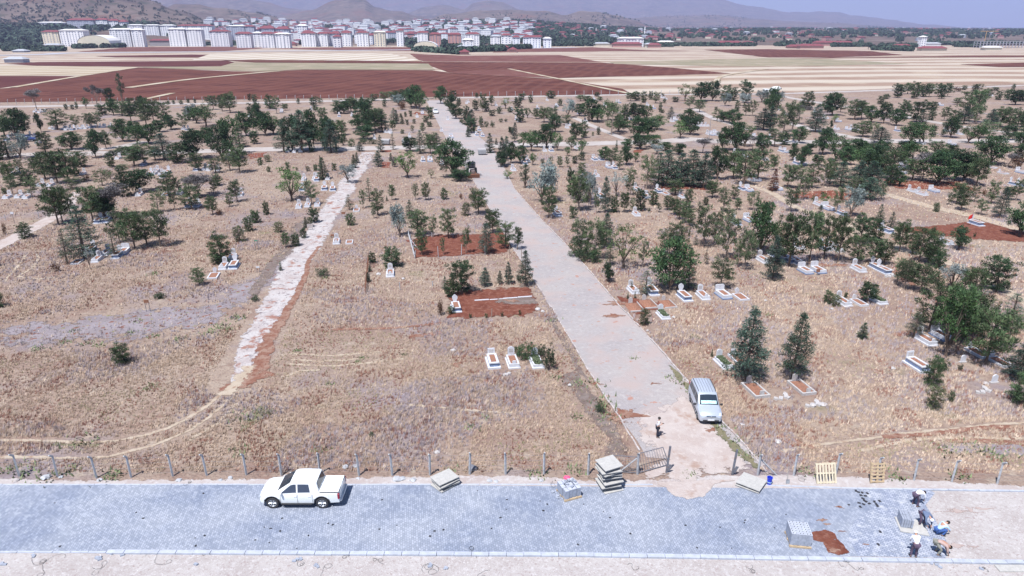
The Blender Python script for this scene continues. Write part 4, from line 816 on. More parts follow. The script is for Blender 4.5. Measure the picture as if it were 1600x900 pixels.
# (x0, x1, top, base) in photo px*4 ; wall ; roof ; description
BL = """268 380 195 268 cream red;375 540 185 270 white white;690 830 180 276 white white;828 905 182 276 white white;1055 1168 178 266 white white;1170 1272 180 266 white white;1312 1440 192 274 white red;1475 1578 206 290 white red;1583 1640 202 282 white white;
1632 1720 206 290 white red;1722 1818 208 292 white white;1700 1780 205 278 grey red;1880 1978 204 274 white red;1982 2052 206 272 white red;2056 2130 206 262 grey red;2082 2134 224 284 white red;2134 2197 202 268 white red;2226 2307 200 260 white red;2336 2412 196 260 cream cream;2478 2524 186 230 white red;2606 2678 200 254 white red;2682 2758 209 250 pink red;
2797 2885 211 248 pink red;2888 2962 244 290 white white;2905 3000 208 266 white red;3062 3128 222 264 white grey;3128 3200 216 284 white red;3200 3252 228 292 white red;3262 3386 228 291 white red;3392 3448 236 289 white white;4030 4100 272 290 cream grey;5755 5790 226 244 white white"""
far_blocks = []
def lab_blocks(L, zf):
    number_labels(L, '', zf)
rn = random.Random(8); bl_items = []
for ln in BL.replace('\n', '').split(';'):
    a, b, c, d, wl, rf = ln.split(); a, b, c, d = [float(v)/4 for v in (a, b, c, d)]
    if rf == 'cream': rf = 'white'
    yb = max(d, 67.5); Hm = None
    o = block(a, b, c, yb, wl, rf, Y=1230-(yb-67)*18)
    bl_items.append(((a+b)/2, d, o, f'{wl} {"tall" if d-c > 16 else "low"} block with {"pale" if rf == "white" else rf} roof'))
for a, b, c, d, wl, rf in [(805, 905, 154, 240, 'white', 'white'), (907, 1005, 155, 240, 'white', 'white'), (1007, 1100, 156, 240, 'white', 'white'), (1110, 1345, 158, 250, 'white', 'red'), (1420, 1545, 160, 270, 'grey', 'white'), (1540, 1600, 162, 255, 'grey', 'red'), (1605, 1640, 180, 255, 'grey', 'red'), (1860, 1925, 156, 230, 'white', 'white'), (1620, 1720, 172, 216, 'grey', 'red'), (1722, 1812, 176, 220, 'grey', 'red'),
                           (415, 598, 122, 168, 'grey', 'red'), (600, 678, 120, 165, 'white', 'red'), (682, 744, 125, 165, 'white', 'red'), (746, 795, 132, 165, 'white', 'red'), (2545, 2590, 205, 235, 'pink', 'red'), (1890, 1925, 205, 235, 'white', 'white')]:
    a, b, c, d = a/4, b/4, c/4, d/4; Y = 1500 if d > 50 else 1640; X_, Y_, zt_ = terr_at((a+b)/2, Y); zt_ = max(zt_, .5)
    o = block(a, b, c, d, wl, rf, Y=Y); bot = at((a+b)/2, d, Y).z
    o.location.z = max(zt_-.5, 0); sc = (at((a+b)/2, c, Y).z-o.location.z)/max(3, at((a+b)/2, c, Y).z-max(bot, -99)); 
    o.scale.z = max(.35, sc)
    bl_items.append(((a+b)/2, d, o, f'{wl} block with {"pale" if rf == "white" else rf} roof in second row'))
def tz(x, y): return 'left part of town' if x < 330 else ('middle of the town edge' if x < 640 else 'right of the main road axis')
number_labels(bl_items, '', tz)
block(655/4+800, 830/4+800, 235/4, 71.5, 'white', 'white', Y=1180, label='long white block with stepped flat roof standing alone among low red roofs')
block(475/4, 700/4, 216/4, 70.5, 'cream', 'white', Y=1130, depth=34, kind='hall', name='sports_hall', cat='hall', group=None, label='cream sports hall with white curved roof in front of the left blocks')
block(975/4+400, 1140/4+400, 255/4, 75.5, 'cream', 'white', Y=980, depth=20, kind='hall', name='sports_hall', cat='hall', group=None, label='beige barrel-roofed hall beside the farmyard trees in the middle')
block(232/4, 400/4, 138/4, 42, 'white', 'white', Y=1700, depth=20, wins=False, name='warehouse', cat='warehouse', group=None, label='low white warehouse on the hillside at far left')
lows = [(4920, 5080, 286, 302, 'pink', 'red'), (5080, 5340, 262, 286, 'pink', 'red'), (4990, 5155, 282, 305, 'pink', 'red'), (3820, 4020, 270, 296, 'pink', 'red'), (4045, 4135, 276, 300, 'pink', 'red'), (4480, 4640, 262, 284, 'pink', 'red'), (4640, 4725, 264, 285, 'grey', 'red'), (3705, 3815, 268, 290, 'cream', 'grey'), (4110, 4215, 258, 274, 'cream', 'white'), (5750, 5925, 297, 318, 'cream', 'red'), (5585, 5700, 283, 312, 'grey', 'red'), (6155, 6265, 292, 314, 'cream', 'white'),
        (5770, 5885, 268, 288, 'white', 'grey'), (1770, 1850, 268, 288, 'pink', 'red'), (2130, 2165, 240, 268, 'pink', 'red'), (2650, 2690, 300, 318, 'pink', 'red'), (2870, 2930, 318, 342, 'pink', 'red'), (2770, 2810, 300, 318, 'pink', 'red'), (2855, 2960, 285, 305, 'grey', 'grey'), (3180, 3230, 304, 328, 'pink', 'red'), (3140, 3180, 290, 310, 'pink', 'red'), (270, 380, 276, 300, 'white', 'grey'), (75, 155, 318, 328, 'grey', 'grey'), (1090, 1155, 268, 290, 'pink', 'red'), (930, 1090, 250, 280, 'raw', 'red')]
li = []
for a, b, c, d, wl, rf in lows:
    d_ = max(d, 276)/4; Yg = min(1250, G(a/4, d_)[1]); o = block(a/4, b/4, c/4, d_, wl, rf, Y=Yg, depth=12, wins=False, name='low_building', cat='building', group='low buildings at the edge of the fields')
    li.append(((a+b)/8, d, o, f'low {wl if wl != "pink" else "brown"} building with {rf if rf != "white" else "pale"} roof'))
number_labels(li, '', lambda x, y: 'left half of the field edge' if x < 800 else 'right half of the field edge')
# farmhouse by the left field, unfinished concrete frame, white tower, minarets
fh = block(22/4, 152/4, 362/4, 98, 'grey', 'grey', Y=G(22, 98)[1], depth=9, wins=False, name='farmhouse', cat='house', group=None, label='small grey farmhouse with red upper box at left field edge')
rb = MB(); rb.box((3, 0, 8.2), (5, 5, 3)); 
fr = empty('building_shell', (*G(1561, 74.6), 0), 0, 'unfinished dark concrete frame building at far right field edge', 'building'); s_ = MB(); c_ = MB(); Wf = (at(1597, 74, G(1561, 74.6)[1])-at(1525, 74, G(1561, 74.6)[1])).x; Hf = at(1561, 64.5, G(1561, 74.6)[1]).z
for k in range(3): MB().box((0, 0, Hf*(k+1)/3), (Wf, 16, .6)).build('floor_slab', WALL['raw'], fr)
for i in range(15):
    for y in (-7.6, 0, 7.6): MB().box((-Wf/2+.6+(Wf-1.2)*i/14, y, Hf/2), (.9, .7, Hf)).build('column', WALL['grey'], fr)

cr = empty('tower_crane', (*G(1555, 74)[:1], G(1555, 74)[1]+30, 0), 0, 'yellow tower crane behind the concrete frame building', 'crane'); cm = MB(); cm.tube((0, 0, 0), (0, 0, 24), .5, .5, 4); cm.build('mast', plain('crane_yellow', (.45, .28, .12), .7), cr); jm = MB(); jm.box((5, 0, 24.3), (30, .7, .7)); jm.build('jib', plain('crane_yellow', (.45, .28, .12), .7), cr)
for x, yt_, yb_, Y, r, lb in ((1007.7, 41, 58, 2000, 2.0, 'white water tower or minaret right of the rounded brown hill'), (931.5, 43, 52, 2000, 1.3, 'thin white minaret among houses below the rounded hill'), (674, 40, 50, 1900, 1.6, 'thin minaret above the pale houses left of centre'), (706.5, 40, 47, 1900, 1.6, 'left one of two close dark minarets in town'), (709.5, 40, 47, 1900, 1.6, 'right one of two close dark minarets in town'), (487, 33, 49, 1600, 1.8, 'white minaret beside the bright building at left of town')):
    tt = terr_at(x, Y); top = at(x, yt_, Y).z; mn = MB(); z0 = max(0, tt[2])-1; hh = max(6, top-z0)
    mn.lathe([(r, 0), (r, hh*.6), (r*1.5, hh*.62), (r*1.5, hh*.66), (r*.7, hh*.67), (r*.7, hh*.85), (.05, hh)], n=8); o = mn.build('minaret', WALL['white'] if 'dark' not in lb else WALL['grey']); o.location = (tt[0], Y, z0); tag(o, lb, 'minaret')
# small houses in their hundreds, each its own object (too small in the photo to show parts)
def house_mesh(w, d, h, wall, roof, hip=2.2):
    mb = MB(); mb.box((0, 0, h/2-1), (w, d, h+2), mi=0); e = .6
    mb.add([(-w/2-e, -d/2-e, h+.02), (w/2+e, -d/2-e, h+.02), (w/2+e, d/2+e, h+.02), (-w/2-e, d/2+e, h+.02), (-w/2+d*.4, 0, h+hip), (w/2-d*.4, 0, h+hip)], [(0, 1, 5, 4), (1, 2, 5), (2, 3, 4, 5), (3, 0, 4), (3, 2, 1, 0)], 1)
    nw = max(2, int(w/3)); 
    for f in range(max(1, int(h/3))):
        for i in range(nw): mb.box((-w/2+w*(i+.5)/nw, -d/2-.03, 1.6+3*f), (1.3, .1, 1.3), mi=2)
    return mb
HP = []
for (w, d, h, wl, rf, de) in [(15, 11, 6, 'white', 'red', 'small white house with red roof'), (20, 12, 13, 'white', 'red', 'white five-storey block with red roof'), (13, 10, 5, 'cream', 'red', 'low cream house with red roof'), (22, 12, 14, 'white', 'grey', 'pale flat-roofed block'), (18, 12, 8, 'grey', 'grey', 'grey house with grey roof'), (16, 12, 7, 'pink', 'red', 'brown house with red roof'), (17, 12, 16, 'white', 'red', 'narrow white seven-storey block')]:
    o = house_mesh(w, d, h, wl, rf).build('town_house', [WALL[wl], ROOF[rf], M['pane']]); HP.append([o, de, 0])
hi = []
def town_density(px): return 1 if 330 < px < 700 else (.9 if px < 1050 else .65)
cnt = 0
while cnt < 560:
    px = rn.uniform(325, 1590); tall = px < 900
    py_t = interp(px, TOWN_TOP)
    if rn.random() > town_density(px): continue
    Y = rn.uniform(1330, 2600) if px < 980 else rn.uniform(1300, 3400)**1.0
    if px >= 980: Y = 1500*(4.2**rn.random())
    if px < 1000: Y = 1330+(rn.random()**.8)*1270
    if px > 1180 and Y < 1700 and rn.random() < .6: continue
    X_, Y_, z_ = terr_at(px, Y)
    if any((X_-q[0])**2+(Y-q[1])**2 < 21**2 for q in hi): continue
    if px < 560 and Y < 1900: ch = rn.choice([1, 3, 6, 1, 6, 0])
    elif px < 830: ch = rn.choice([1, 3, 1, 0, 2, 1, 6, 0, 4, 3] if Y < 2100 else [0, 2, 5, 1, 0, 0, 3])
    else: ch = rn.choice([2, 2, 5, 4, 0, 5, 5, 5])
    blk_ = ch in (1, 3, 6)
    if sum(h_[5] == blk_ for h_ in hi) >= 290: continue
    P_ = HP[ch]; o = P_[0] if P_[2] == 0 else P_[0].copy()
    if P_[2]: COL.objects.link(o)
    P_[2] += 1; o.location = (X_, Y_, max(0, z_)-.3); o.rotation_euler = (0, 0, rn.uniform(-.5, .5)); s = rn.uniform(.8, 1.15); o.scale = (s, s, s*rn.uniform(.85, 1.1))
    o['category'] = 'house'; o['group'] = 'small houses in the far town'; hi.append((X_, Y, px, o, P_[1], blk_)); o.name = 'town_block' if blk_ else 'town_house'; o['category'] = 'apartment block' if blk_ else 'house'; o['group'] = 'blocks in the far town' if blk_ else o['group']; cnt += 1
hl = []
for (X_, Y, px, o, de, bk_) in hi:
    bandn = 'lowest' if Y < 1600 else ('middle' if Y < 2050 else 'highest')
    hl.append((px, Y, o, de+('' if True else '')))
def hz_zone(px, Y):
    b_ = 'lower' if Y < 1600 else ('middle' if Y < 2050 else 'upper')
    s_ = 'left' if px < 560 else ('central' if px < 900 else ('right' if px < 1200 else 'far right'))
    return f'{b_} rows of {s_} town'
number_labels(hl, '', hz_zone)
for P_ in HP:
    if P_[2] == 0: bpy.data.objects.remove(P_[0])
# town trees: one wooded mass nobody could count
rngt = np.random.default_rng(4)
def blobs(name, pts, rmin, rmax, label, col=(.035, .058, .04), nl=14):
    C = np.array([(p[0], p[1], p[2]+rmax*.5) for p in pts]); n = len(C); S = rngt.uniform(rmin, rmax, n)
    c = np.repeat(C, nl, 0); s = np.repeat(S, nl); off = rngt.normal(size=(n*nl, 3)); off /= np.linalg.norm(off, axis=1)[:, None]
    off[:, 2] = np.abs(off[:, 2])*1.2-.2
    p = c+off*(s*.75)[:, None]; a = rngt.normal(size=(n*nl, 3)); a /= np.linalg.norm(a, axis=1)[:, None]; b = np.cross(a, off); b /= np.linalg.norm(b, axis=1)[:, None]+1e-9
    L = (s*.75)[:, None]; V = np.stack([p-b*L, p+b*L, p+np.cross(b, off)*L*1.3], 1).reshape(-1, 3); T = np.arange(len(V)).reshape(-1, 3)
    cc = np.asarray(col)*np.repeat(rngt.uniform(.7, 1.4, n), nl)[:, None]; o = npmesh(name, V, T, M['grass'], 3, np.repeat(cc, 3, 0)); tag(o, label, 'trees', None, 'stuff'); return o
pts = []
while len(pts) < 2600:
    px = rn.uniform(-100, 1700); Y = rn.uniform(1300, 3400) if px > 900 else rn.uniform(1300, 2650)
    if px < 330 and Y > 1700: continue
    cl = noise.noise(Vector((px*.02, Y*.004, 0)))
    if cl < (-.05 if px > 620 else .12): continue
    if px > 1100 and Y < 1750 and cl < .15: continue
    X_, Y_, z_ = terr_at(px, Y); pts.append((X_, Y_, max(0, z_)))
while len(pts) < 5800:
    px = rn.uniform(940, 1720); Y = 1900*(4.5**rn.random())
    if noise.noise(Vector((px*.012, math.log(Y)*5, 2))) < .02: continue
    X_, Y_, z_ = terr_at(px, Y); pts.append((X_, Y_, max(0, z_)))
while len(pts) < 7700:
    px = rn.uniform(560, 1000); Y = rn.uniform(1350, 2600); X_, Y_, z_ = terr_at(px, Y); pts.append((X_, Y_, max(0, z_)))
blobs('town_trees', pts, 2.8, 6, 'dark green tree cover between the far houses')
def fringe(segs, n, h=(3, 6)):
    L = []
    for (x0, y0, x1, y1) in segs:
        for i in range(int(n*abs(x1-x0)/10)):
            t = rn.random(); px = x0+(x1-x0)*t; py = y0+(y1-y0)*t+rn.uniform(-.5, .5); X, Y = G(px, max(py, 66)); L.append((X, Y, 0))
    return L
blobs('field_edge_trees', fringe([(0, 72, 75, 72), (5, 80, 100, 80), (-60, 76, 0, 76), (115, 76, 195, 74), (300, 71, 400, 71), (635, 73, 650, 76), (645, 80, 720, 85), (690, 75, 720, 75), (700, 82, 790, 80), (750, 78, 830, 76), (845, 72, 945, 72), (980, 73, 1050, 73), (1050, 72, 1180, 72), (1210, 72, 1240, 72), (1360, 78, 1425, 80), (1375, 74, 1430, 74), (1490, 73, 1530, 74), (1440, 70, 1600, 70), (1300, 73, 1360, 73)], 14), 2.6, 5, 'dark trees and hedges along the edge of the far fields')
pl = []
for (x0, x1, Y0, Y1, n) in ((-120, 120, 1320, 1650, 700), (120, 330, 1560, 1750, 160)):
    for i in range(n):
        px = rn.uniform(x0, x1); Y = rn.uniform(Y0, Y1); X_, Y_, z_ = terr_at(px, Y); pl.append((X_, Y_, max(0, z_)))
blobs('hillside_wood', pl, 5, 9, 'dark wood at the foot of the left hill')
sc = []
for i in range(5200):
    px = rn.uniform(-100, 345); Y = rn.uniform(1780, 2450)
    if noise.noise(Vector((px*.09, Y*.02, 5))) < -.05+.2*(px > 180): continue
    X_, Y_, z_ = terr_at(px, Y); sc.append((X_, Y_, z_))
blobs('hillside_scrub', sc, 1.6, 3.6, 'scattered dark scrub on the dry left hill', (.045, .052, .038), 8)
sc = []
for i in range(2400):
    px = rn.uniform(330, 1010); Y = rn.uniform(2600, 4400)
    if noise.noise(Vector((px*.03, Y*.003, 5))) < .12: continue
    X_, Y_, z_ = terr_at(px, Y); sc.append((X_, Y_, z_))
blobs('hillside_scrub', sc, 2.5, 6, 'scattered scrub on the hills behind the town', (.06, .065, .05), 6)
# ------------------------------------------------------------------ graves
def grave_pieces(kind):
    """list of (part name, MB, material key); head at +Y, origin at the centre of the plinth"""
    out = []
    def frame(w, l, z0, z1, t):   # open rectangular marble frame
        m = MB(); m.box((0, -l/2+t/2, (z0+z1)/2), (w, t, z1-z0)); m.box((0, l/2-t/2, (z0+z1)/2), (w, t, z1-z0))
        for s in (-1, 1): m.box((s*(w/2-t/2), 0, (z0+z1)/2), (t-.004, l-2*t-.004, z1-z0-.004)); 
        return m
    def stone(w, h, y, z0, shape, t=.09):
        n = 10
        if shape == 'round': poly = [(-w/2, 0)]+[(-w/2*math.cos(math.pi*k/n), h*.72+h*.28*math.sin(math.pi*k/n)) for k in range(n+1)]+[(w/2, 0)]
        elif shape == 'point': poly = [(-w*.3, 0), (-w*.38, h*.3), (-w/2, h*.45), (-w/2, h*.7), (-w*.25, h*.88), (0, h), (w*.25, h*.88), (w/2, h*.7), (w/2, h*.45), (w*.38, h*.3), (w*.3, 0)]
        elif shape == 'wide': poly = [(-w*.6, 0), (-w*.6, h*.85), (-w*.45, h), (w*.45, h), (w*.6, h*.85), (w*.6, 0)]
        else: poly = [(-w/2, 0), (-w/2, h), (w/2, h), (w/2, 0)]
        m = MB(); k = len(poly); vs = [(x, y-t/2, z0+z) for x, z in poly]+[(x, y+t/2, z0+z) for x, z in poly]
        m.add(vs, [tuple(range(k)), tuple(range(2*k-1, k-1, -1))]+[(i, i+k, (i+1) % k+k, (i+1) % k) for i in range(k)]); return m
    if kind == 'tall':
        q = MB(); q.box((0, 1.133, .82), (.5, .01, .55)); out.append(('inscription', q, 'marble_old'))
        p = MB(); p.box((0, 0, .09), (1.35, 2.7, .2)); out.append(('plinth', p, 'marble')); b = MB(); b.box((0, .05, .36), (.95, 2.15, .36)); b.box((0, -.95, .26), (.8, .3, .2)); out.append(('side_panel', b, 'marble_blue'))
        out.append(('frame', frame(1.02, 2.25, .54, .66, .22), 'marble')); s = MB(); s.box((0, .05, .56), (.6, 1.8, .08)); out.append(('planting_bed', s, 'grave_soil'))
        out.append(('headstone', stone(.75, 1.05, 1.2, .18, 'rect', .12), 'marble'))
    elif kind == 'blue':
        p = MB(); p.box((0, 0, .07), (1.3, 2.7, .16)); out.append(('plinth', p, 'marble')); b = MB(); b.box((0, .05, .36), (.98, 2.2, .42)); out.append(('side_panel', b, 'marble_blue'))
        out.append(('frame', frame(1.06, 2.3, .57, .66, .2), 'marble')); s = MB(); s.box((0, .05, .59), (.66, 1.9, .08)); out.append(('planting_bed', s, 'grave_soil'))
        out.append(('headstone', stone(.7, 1.05, 1.15, .6, 'point', .1), 'marble_blue' if False else 'marble'))
    elif kind == 'round':
        q = MB(); q.box((0, .944, .98), (.42, .008, .4)); out.append(('inscription', q, 'marble_old'))
        p = MB(); p.box((0, 0, .06), (1.2, 2.4, .14)); out.append(('plinth', p, 'marble')); out.append(('frame', frame(1.0, 2.15, .13, .5, .16), 'marble'))
        s = MB(); s.box((0, 0, .38), (.68, 1.83, .1)); out.append(('planting_bed', s, 'grave_soil')); out.append(('headstone', stone(.68, .95, 1.0, .44, 'round', .1), 'marble')); out.append(('footstone', stone(.4, .35, -1.0, .48, 'round', .08), 'marble'))
    elif kind == 'wide':
        p = MB(); p.box((0, 0, .08), (1.4, 2.4, .18)); out.append(('plinth', p, 'marble_blue')); out.append(('frame', frame(1.2, 2.2, .17, .55, .24), 'marble'))
        s = MB(); s.box((0, 0, .42), (.72, 1.7, .1)); out.append(('planting_bed', s, 'grave_soil')); out.append(('headstone', stone(1.0, .75, 1.05, .5, 'wide', .14), 'marble'))
    elif kind == 'green':
        p = MB(); p.box((0, 0, .06), (1.25, 2.4, .14)); out.append(('plinth', p, 'marble')); out.append(('frame', frame(1.0, 2.15, .13, .42, .14), 'marble'))
        s = MB(); rg = random.Random(2)
        for i in range(60): c = (rg.uniform(-.34, .34), rg.uniform(-.95, .9), .42); s.box(c, (rg.uniform(.1, .25), rg.uniform(.1, .25), rg.uniform(.15, .4)), rg.uniform(0, 3), tilt=Matrix.Rotation(rg.uniform(-.6, .6), 3, 'X'))
        out.append(('planting_bed', s, 'grave_green')); out.append(('headstone', stone(.66, .9, 1.02, .38, 'round', .1), 'marble'))
    elif kind == 'low':
        out.append(('frame', frame(1.2, 2.3, 0, .26, .15), 'marble')); s = MB(); s.box((0, 0, .1), (.88, 1.98, .14)); out.append(('planting_bed', s, 'grave_soil')); out.append(('headstone', stone(.5, .7, 1.05, .2, 'round', .09), 'marble'))
    elif kind == 'lowpoint':
        out.append(('frame', frame(1.35, 2.3, 0, .22, .17), 'marble')); s = MB(); s.box((0, 0, .12), (1.0, 1.95, .16)); out.append(('planting_bed', s, 'grave_soil')); out.append(('headstone', stone(.55, .85, 1.05, .2, 'point', .1), 'marble'))
    elif kind == 'bare':
        out.append(('frame', frame(1.15, 2.0, 0, .2, .14), 'marble')); s = MB(); s.box((0, 0, .07), (.86, 1.7, .1)); out.append(('planting_bed', s, 'grave_soil'))
    elif kind == 'old':
        out.append(('frame', frame(1.5, 2.7, 0, .28, .16), 'marble_old')); s = MB(); s.box((0, 0, .1), (1.17, 2.36, .16)); out.append(('planting_bed', s, 'grave_soil')); out.append(('headstone', stone(.5, .7, 1.25, .25, 'rect', .12), 'marble_old')); out.append(('footstone', stone(.42, .4, -1.1, .25, 'rect', .12), 'marble_old'))
    elif kind == 'mound':
        rg = random.Random(6); s = MB(); nx, ny = 8, 12
        vs = [((i/nx-.5)*1.7, (j/ny-.5)*2.7, .42*math.sin(math.pi*i/nx)*math.sin(math.pi*j/ny)*rg.uniform(.7, 1.2)) for j in range(ny+1) for i in range(nx+1)]
        s.add(vs, [(j*(nx+1)+i, j*(nx+1)+i+1, (j+1)*(nx+1)+i+1, (j+1)*(nx+1)+i) for j in range(ny) for i in range(nx)]); out.append(('mound', s, 'grave_soil')); out.append(('headstone', stone(.5, .75, 1.25, 0, 'round', .1), 'marble_old'))
        k = MB(); k.box((0, -1.45, .08), (1.7, .14, .18)); k.box((.85, 0, .08), (.1, 2.7, .14)); out.append(('kerb_edge', k, 'marble_old'))
    elif kind == 'stone':
        out.append(('headstone', stone(.6, .9, 0, 0, 'round', .12), 'marble')); b = MB(); b.box((0, 0, .05), (.9, .3, .12)); out.append(('base', b, 'marble_old'))
    elif kind == 'slab':
        m = MB(); rg = random.Random(4)
        for i in range(7): m.box((rg.uniform(-.9, .9), rg.uniform(-.5, .5), .08), (rg.uniform(.25, .6), rg.uniform(.2, .4), rg.uniform(.12, .25)), rg.uniform(0, 3))
        out.append(('rubble', m, 'marble_old'))
    return out
GD = {'tall': 'tall white two-tier grave', 'blue': 'white and blue-grey tiered grave', 'round': 'white grave with rounded headstone', 'wide': 'white grave with square headstone', 'green': 'white grave planted with shrubs', 'low': 'low white frame with headstone',
      'lowpoint': 'low grave with pointed headstone', 'bare': 'bare white frame without headstone', 'old': 'weathered grey two-stone grave frame', 'mound': 'red soil mound with headstone', 'stone': 'lone white headstone', 'slab': 'broken pale stone pile'}
GPRO = {}
def place_grave(kind, px, py, dr=0, s=1.0, label=None):
    X, Y = G(px, py)
    if kind not in GPRO:
        r = empty('grave' if kind != 'slab' else 'stone_pile')
        for nm, mb, mt in grave_pieces(kind):
            mb.build(nm, M[mt], r)
        GPRO[kind] = r; o = r
    else: o = copy_tree(GPRO[kind])
    o.location = (X, Y, 0); o.rotation_euler = (0, 0, -ROAD+dr); s *= .86; o.scale = (s, s, s)
    o['category'] = 'grave' if kind not in ('slab',) else 'stones'; o['group'] = 'marble graves in the cemetery'
    if label: o['label'] = label
    return o
GL = """tall 770 568;round 801 568;green 838 568;blue 712.5 483;round 610 429;round 526 379;bare 546 379;low 557 329;round 467 324;round 481 322;round 496 321;blue 472 297;blue 507 296;blue 520 297;bare 121 410;round 152 407;blue 143 393;round 166 397;wide 194 395;blue 184 401;lowpoint 334 432;round 350 418;blue 366 417;
round 364 404;round 12 309;round 30 308;round 43 309;round 64 290;round 79 290;round 218 305;blue 296 322;blue 308 322;round 376 305;low 260 304;round 281 303;blue 155 347;blue 167 346;blue 871 336;round 994 336;round 989 455;blue 1018 457;blue 1069 466;round 1098 464;wide 1130 463;lowpoint 1157 465;mound 1012 475;mound 1042 475;mound 990 480;
round 1192 408;green 1036 494;green 1130 569;low 1152 562;old 1180 611;old 1252 607;slab 1217 620;slab 1266 631;slab 1290 -1;round 1446 534;wide 1470 527;tall 1433 574;low 1527 553;stone 1504 566;lowpoint 1562 567;stone 1553 598;slab 1530 610;wide 1258 425;wide 1278 424;round 1341 422;blue 1370 420;blue 1380 425;slab 1387 431;
round 1317 474;low 1342 474;green 1371 471;round 1478 380;blue 1525 351;wide 1215 296;round 1279 320;wide 1294 327;blue 1315 335;round 1425 299;round 1440 304;wide 1459 299;blue 1385 362;round 1300 384;round 1308 391;blue 1288 389;round 1248 387;blue 1212 402;blue 1222 405;blue 1232 408;blue 1242 410;blue 1585 289;blue 1597 291;
tall 1222 237;wide 1228 238;round 1242 223;wide 1230 222;blue 1245 256;wide 1255 257;low 1550 262;low 1567 271;wide 1595 270;round 1307 202;wide 1325 203;round 1332 202;round 1338 204;round 1440 225;wide 1487 226;tall 861 236;round 851 236;tall 929 250;tall 939 250;round 817 252;round 824 252;blue 820 256;wide 952 262;blue 960 263;round 932 275;
round 802 266;blue 807 187;round 811 190;round 964 160;blue 968 161;round 1035 153;round 1040 155;round 886 200;round 889 196;round 1050 190;wide 1055 188;round 1092 197;round 1098 197;round 1104 197;round 1107 210;wide 1112 211;wide 1118 209;round 1122 212;round 1175 282;wide 1182 282;round 901 232;tall 661 252;wide 672 252;round 691 257;
round 475 281;round 492 280;blue 495 282;round 512 280;round 450 237;round 460 238;round 470 237;tall 749 204;tall 745 212;tall 754 213;blue 530 182;round 550 181;round 585 217;round 602 207;round 607 207;round 611 208;round 415 162;round 486 171;round 732 160;round 729 162;
round 80 201;round 86 202;wide 100 202;round 104 203;round 108 202;blue 114 203;round 120 202;wide 128 201;round 135 201;tall 141 200;blue 148 199;round 155 199;wide 162 199;round 172 198;round 55 175;round 62 176;round 69 175;blue 45 213;round 52 215;blue 11 219;round 287 202;blue 293 203;blue 235 273;round 241 272;round 252 273;blue 262 271;
blue 307 266;round 320 265;round 327 266;round 340 266;round 357 244;blue 362 243;blue 255 277;round 245 268;wide 1010 308;round 1066 308;blue 939 308;round 995 297;blue 1029 300;low 1040 303;round 1345 171;round 1365 175;blue 1402 205;wide 1470 165;round 1548 150;wide 1480 205;round 1500 210;wide 1180 215;round 1190 225;blue 1205 215;
round 1275 175;round 1290 185;wide 1310 190;round 1228 180;round 1218 172;round 1150 240;wide 1165 245;round 1195 250;wide 1412 262;blue 1420 262;wide 1410 270;round 1365 250;round 1350 243;blue 1160 296;wide 1170 298;round 915 190;wide 905 178;round 985 187;round 1012 165;blue 1022 170;round 60 224;round 420 196;wide 705 215;
round 640 215;round 652 183;wide 660 178;round 690 205;round 700 187;wide 790 160;round 775 165;round 800 172;blue 840 170;round 855 157;wide 870 166;round 928 155;round 945 165;round 560 170;wide 440 175;round 390 182;wide 20 200;blue 25 272;round 130 272;wide 215 244;blue 225 258;round 185 248;wide 1170 345;blue 1150 350;round 1195 345"""
gi = []
for e in GL.replace('\n', '').split(';'):
    k, x, y = e.split(); x = float(x); y = float(y)
    if y < 0: continue
    o = place_grave(k, x, y, rt.uniform(-.04, .04), rt.uniform(.94, 1.06)); gi.append((x, y, o, GD[k]))
number_labels(gi, '', zone)
GPRO['tall']  # noqa
def setlab(kindword, x, y, lab):
    for (a, b, o, d) in gi:
        if abs(a-x) < 1.5 and abs(b-y) < 1.5: o['label'] = lab
setlab('', 770, 568, 'tall white two-tier marble grave, leftmost of three near the front shrubs')
setlab('', 801, 568, 'small white grave with rounded headstone, middle of three near front shrubs')
setlab('', 838, 568, 'low white grave overgrown by green shrubs, right of three')
setlab('', 712.5, 483, 'white grave with dark blue sides at corner of the red soil plot')
setlab('', 610, 429, 'white grave with rounded headstone just below the pine left of red plot')
setlab('', 1036, 494, 'white planted grave closest to the red earth mounds by the road')

# ------------------------------------------------------------------ skinned people
def skin_mesh(name, joints, edges, rad, mat, parent=None, sub=1, root=None):
    me = bpy.data.meshes.new(name); names = list(joints); me.from_pydata([joints[n] for n in names], [(names.index(a), names.index(b)) for a, b in edges], [])
    o = bpy.data.objects.new(name, me); COL.objects.link(o)
    sk = o.modifiers.new('skin', 'SKIN'); 
    if not me.skin_vertices: bpy.context.view_layer.objects.active = o; bm = bmesh.new(); bm.from_mesh(me); bm.verts.layers.skin.verify(); bm.to_mesh(me); bm.free()
    for i, n in enumerate(names):
        r = rad[n]; me.skin_vertices[0].data[i].radius = (r, r) if not isinstance(r, tuple) else r; me.skin_vertices[0].data[i].use_root = (n == (root or names[0]))
    sb = o.modifiers.new('sub', 'SUBSURF'); sb.levels = sub; sb.render_levels = sub; sk.use_smooth_shade = True
    dg = bpy.context.evaluated_depsgraph_get(); dg.update(); m2 = bpy.data.meshes.new_from_object(o.evaluated_get(dg)); m2.name = name
    bpy.data.objects.remove(o); bpy.data.meshes.remove(me)
    m2.materials.clear(); m2.materials.append(M[mat]); o2 = bpy.data.objects.new(name, m2); link(o2, parent); return o2
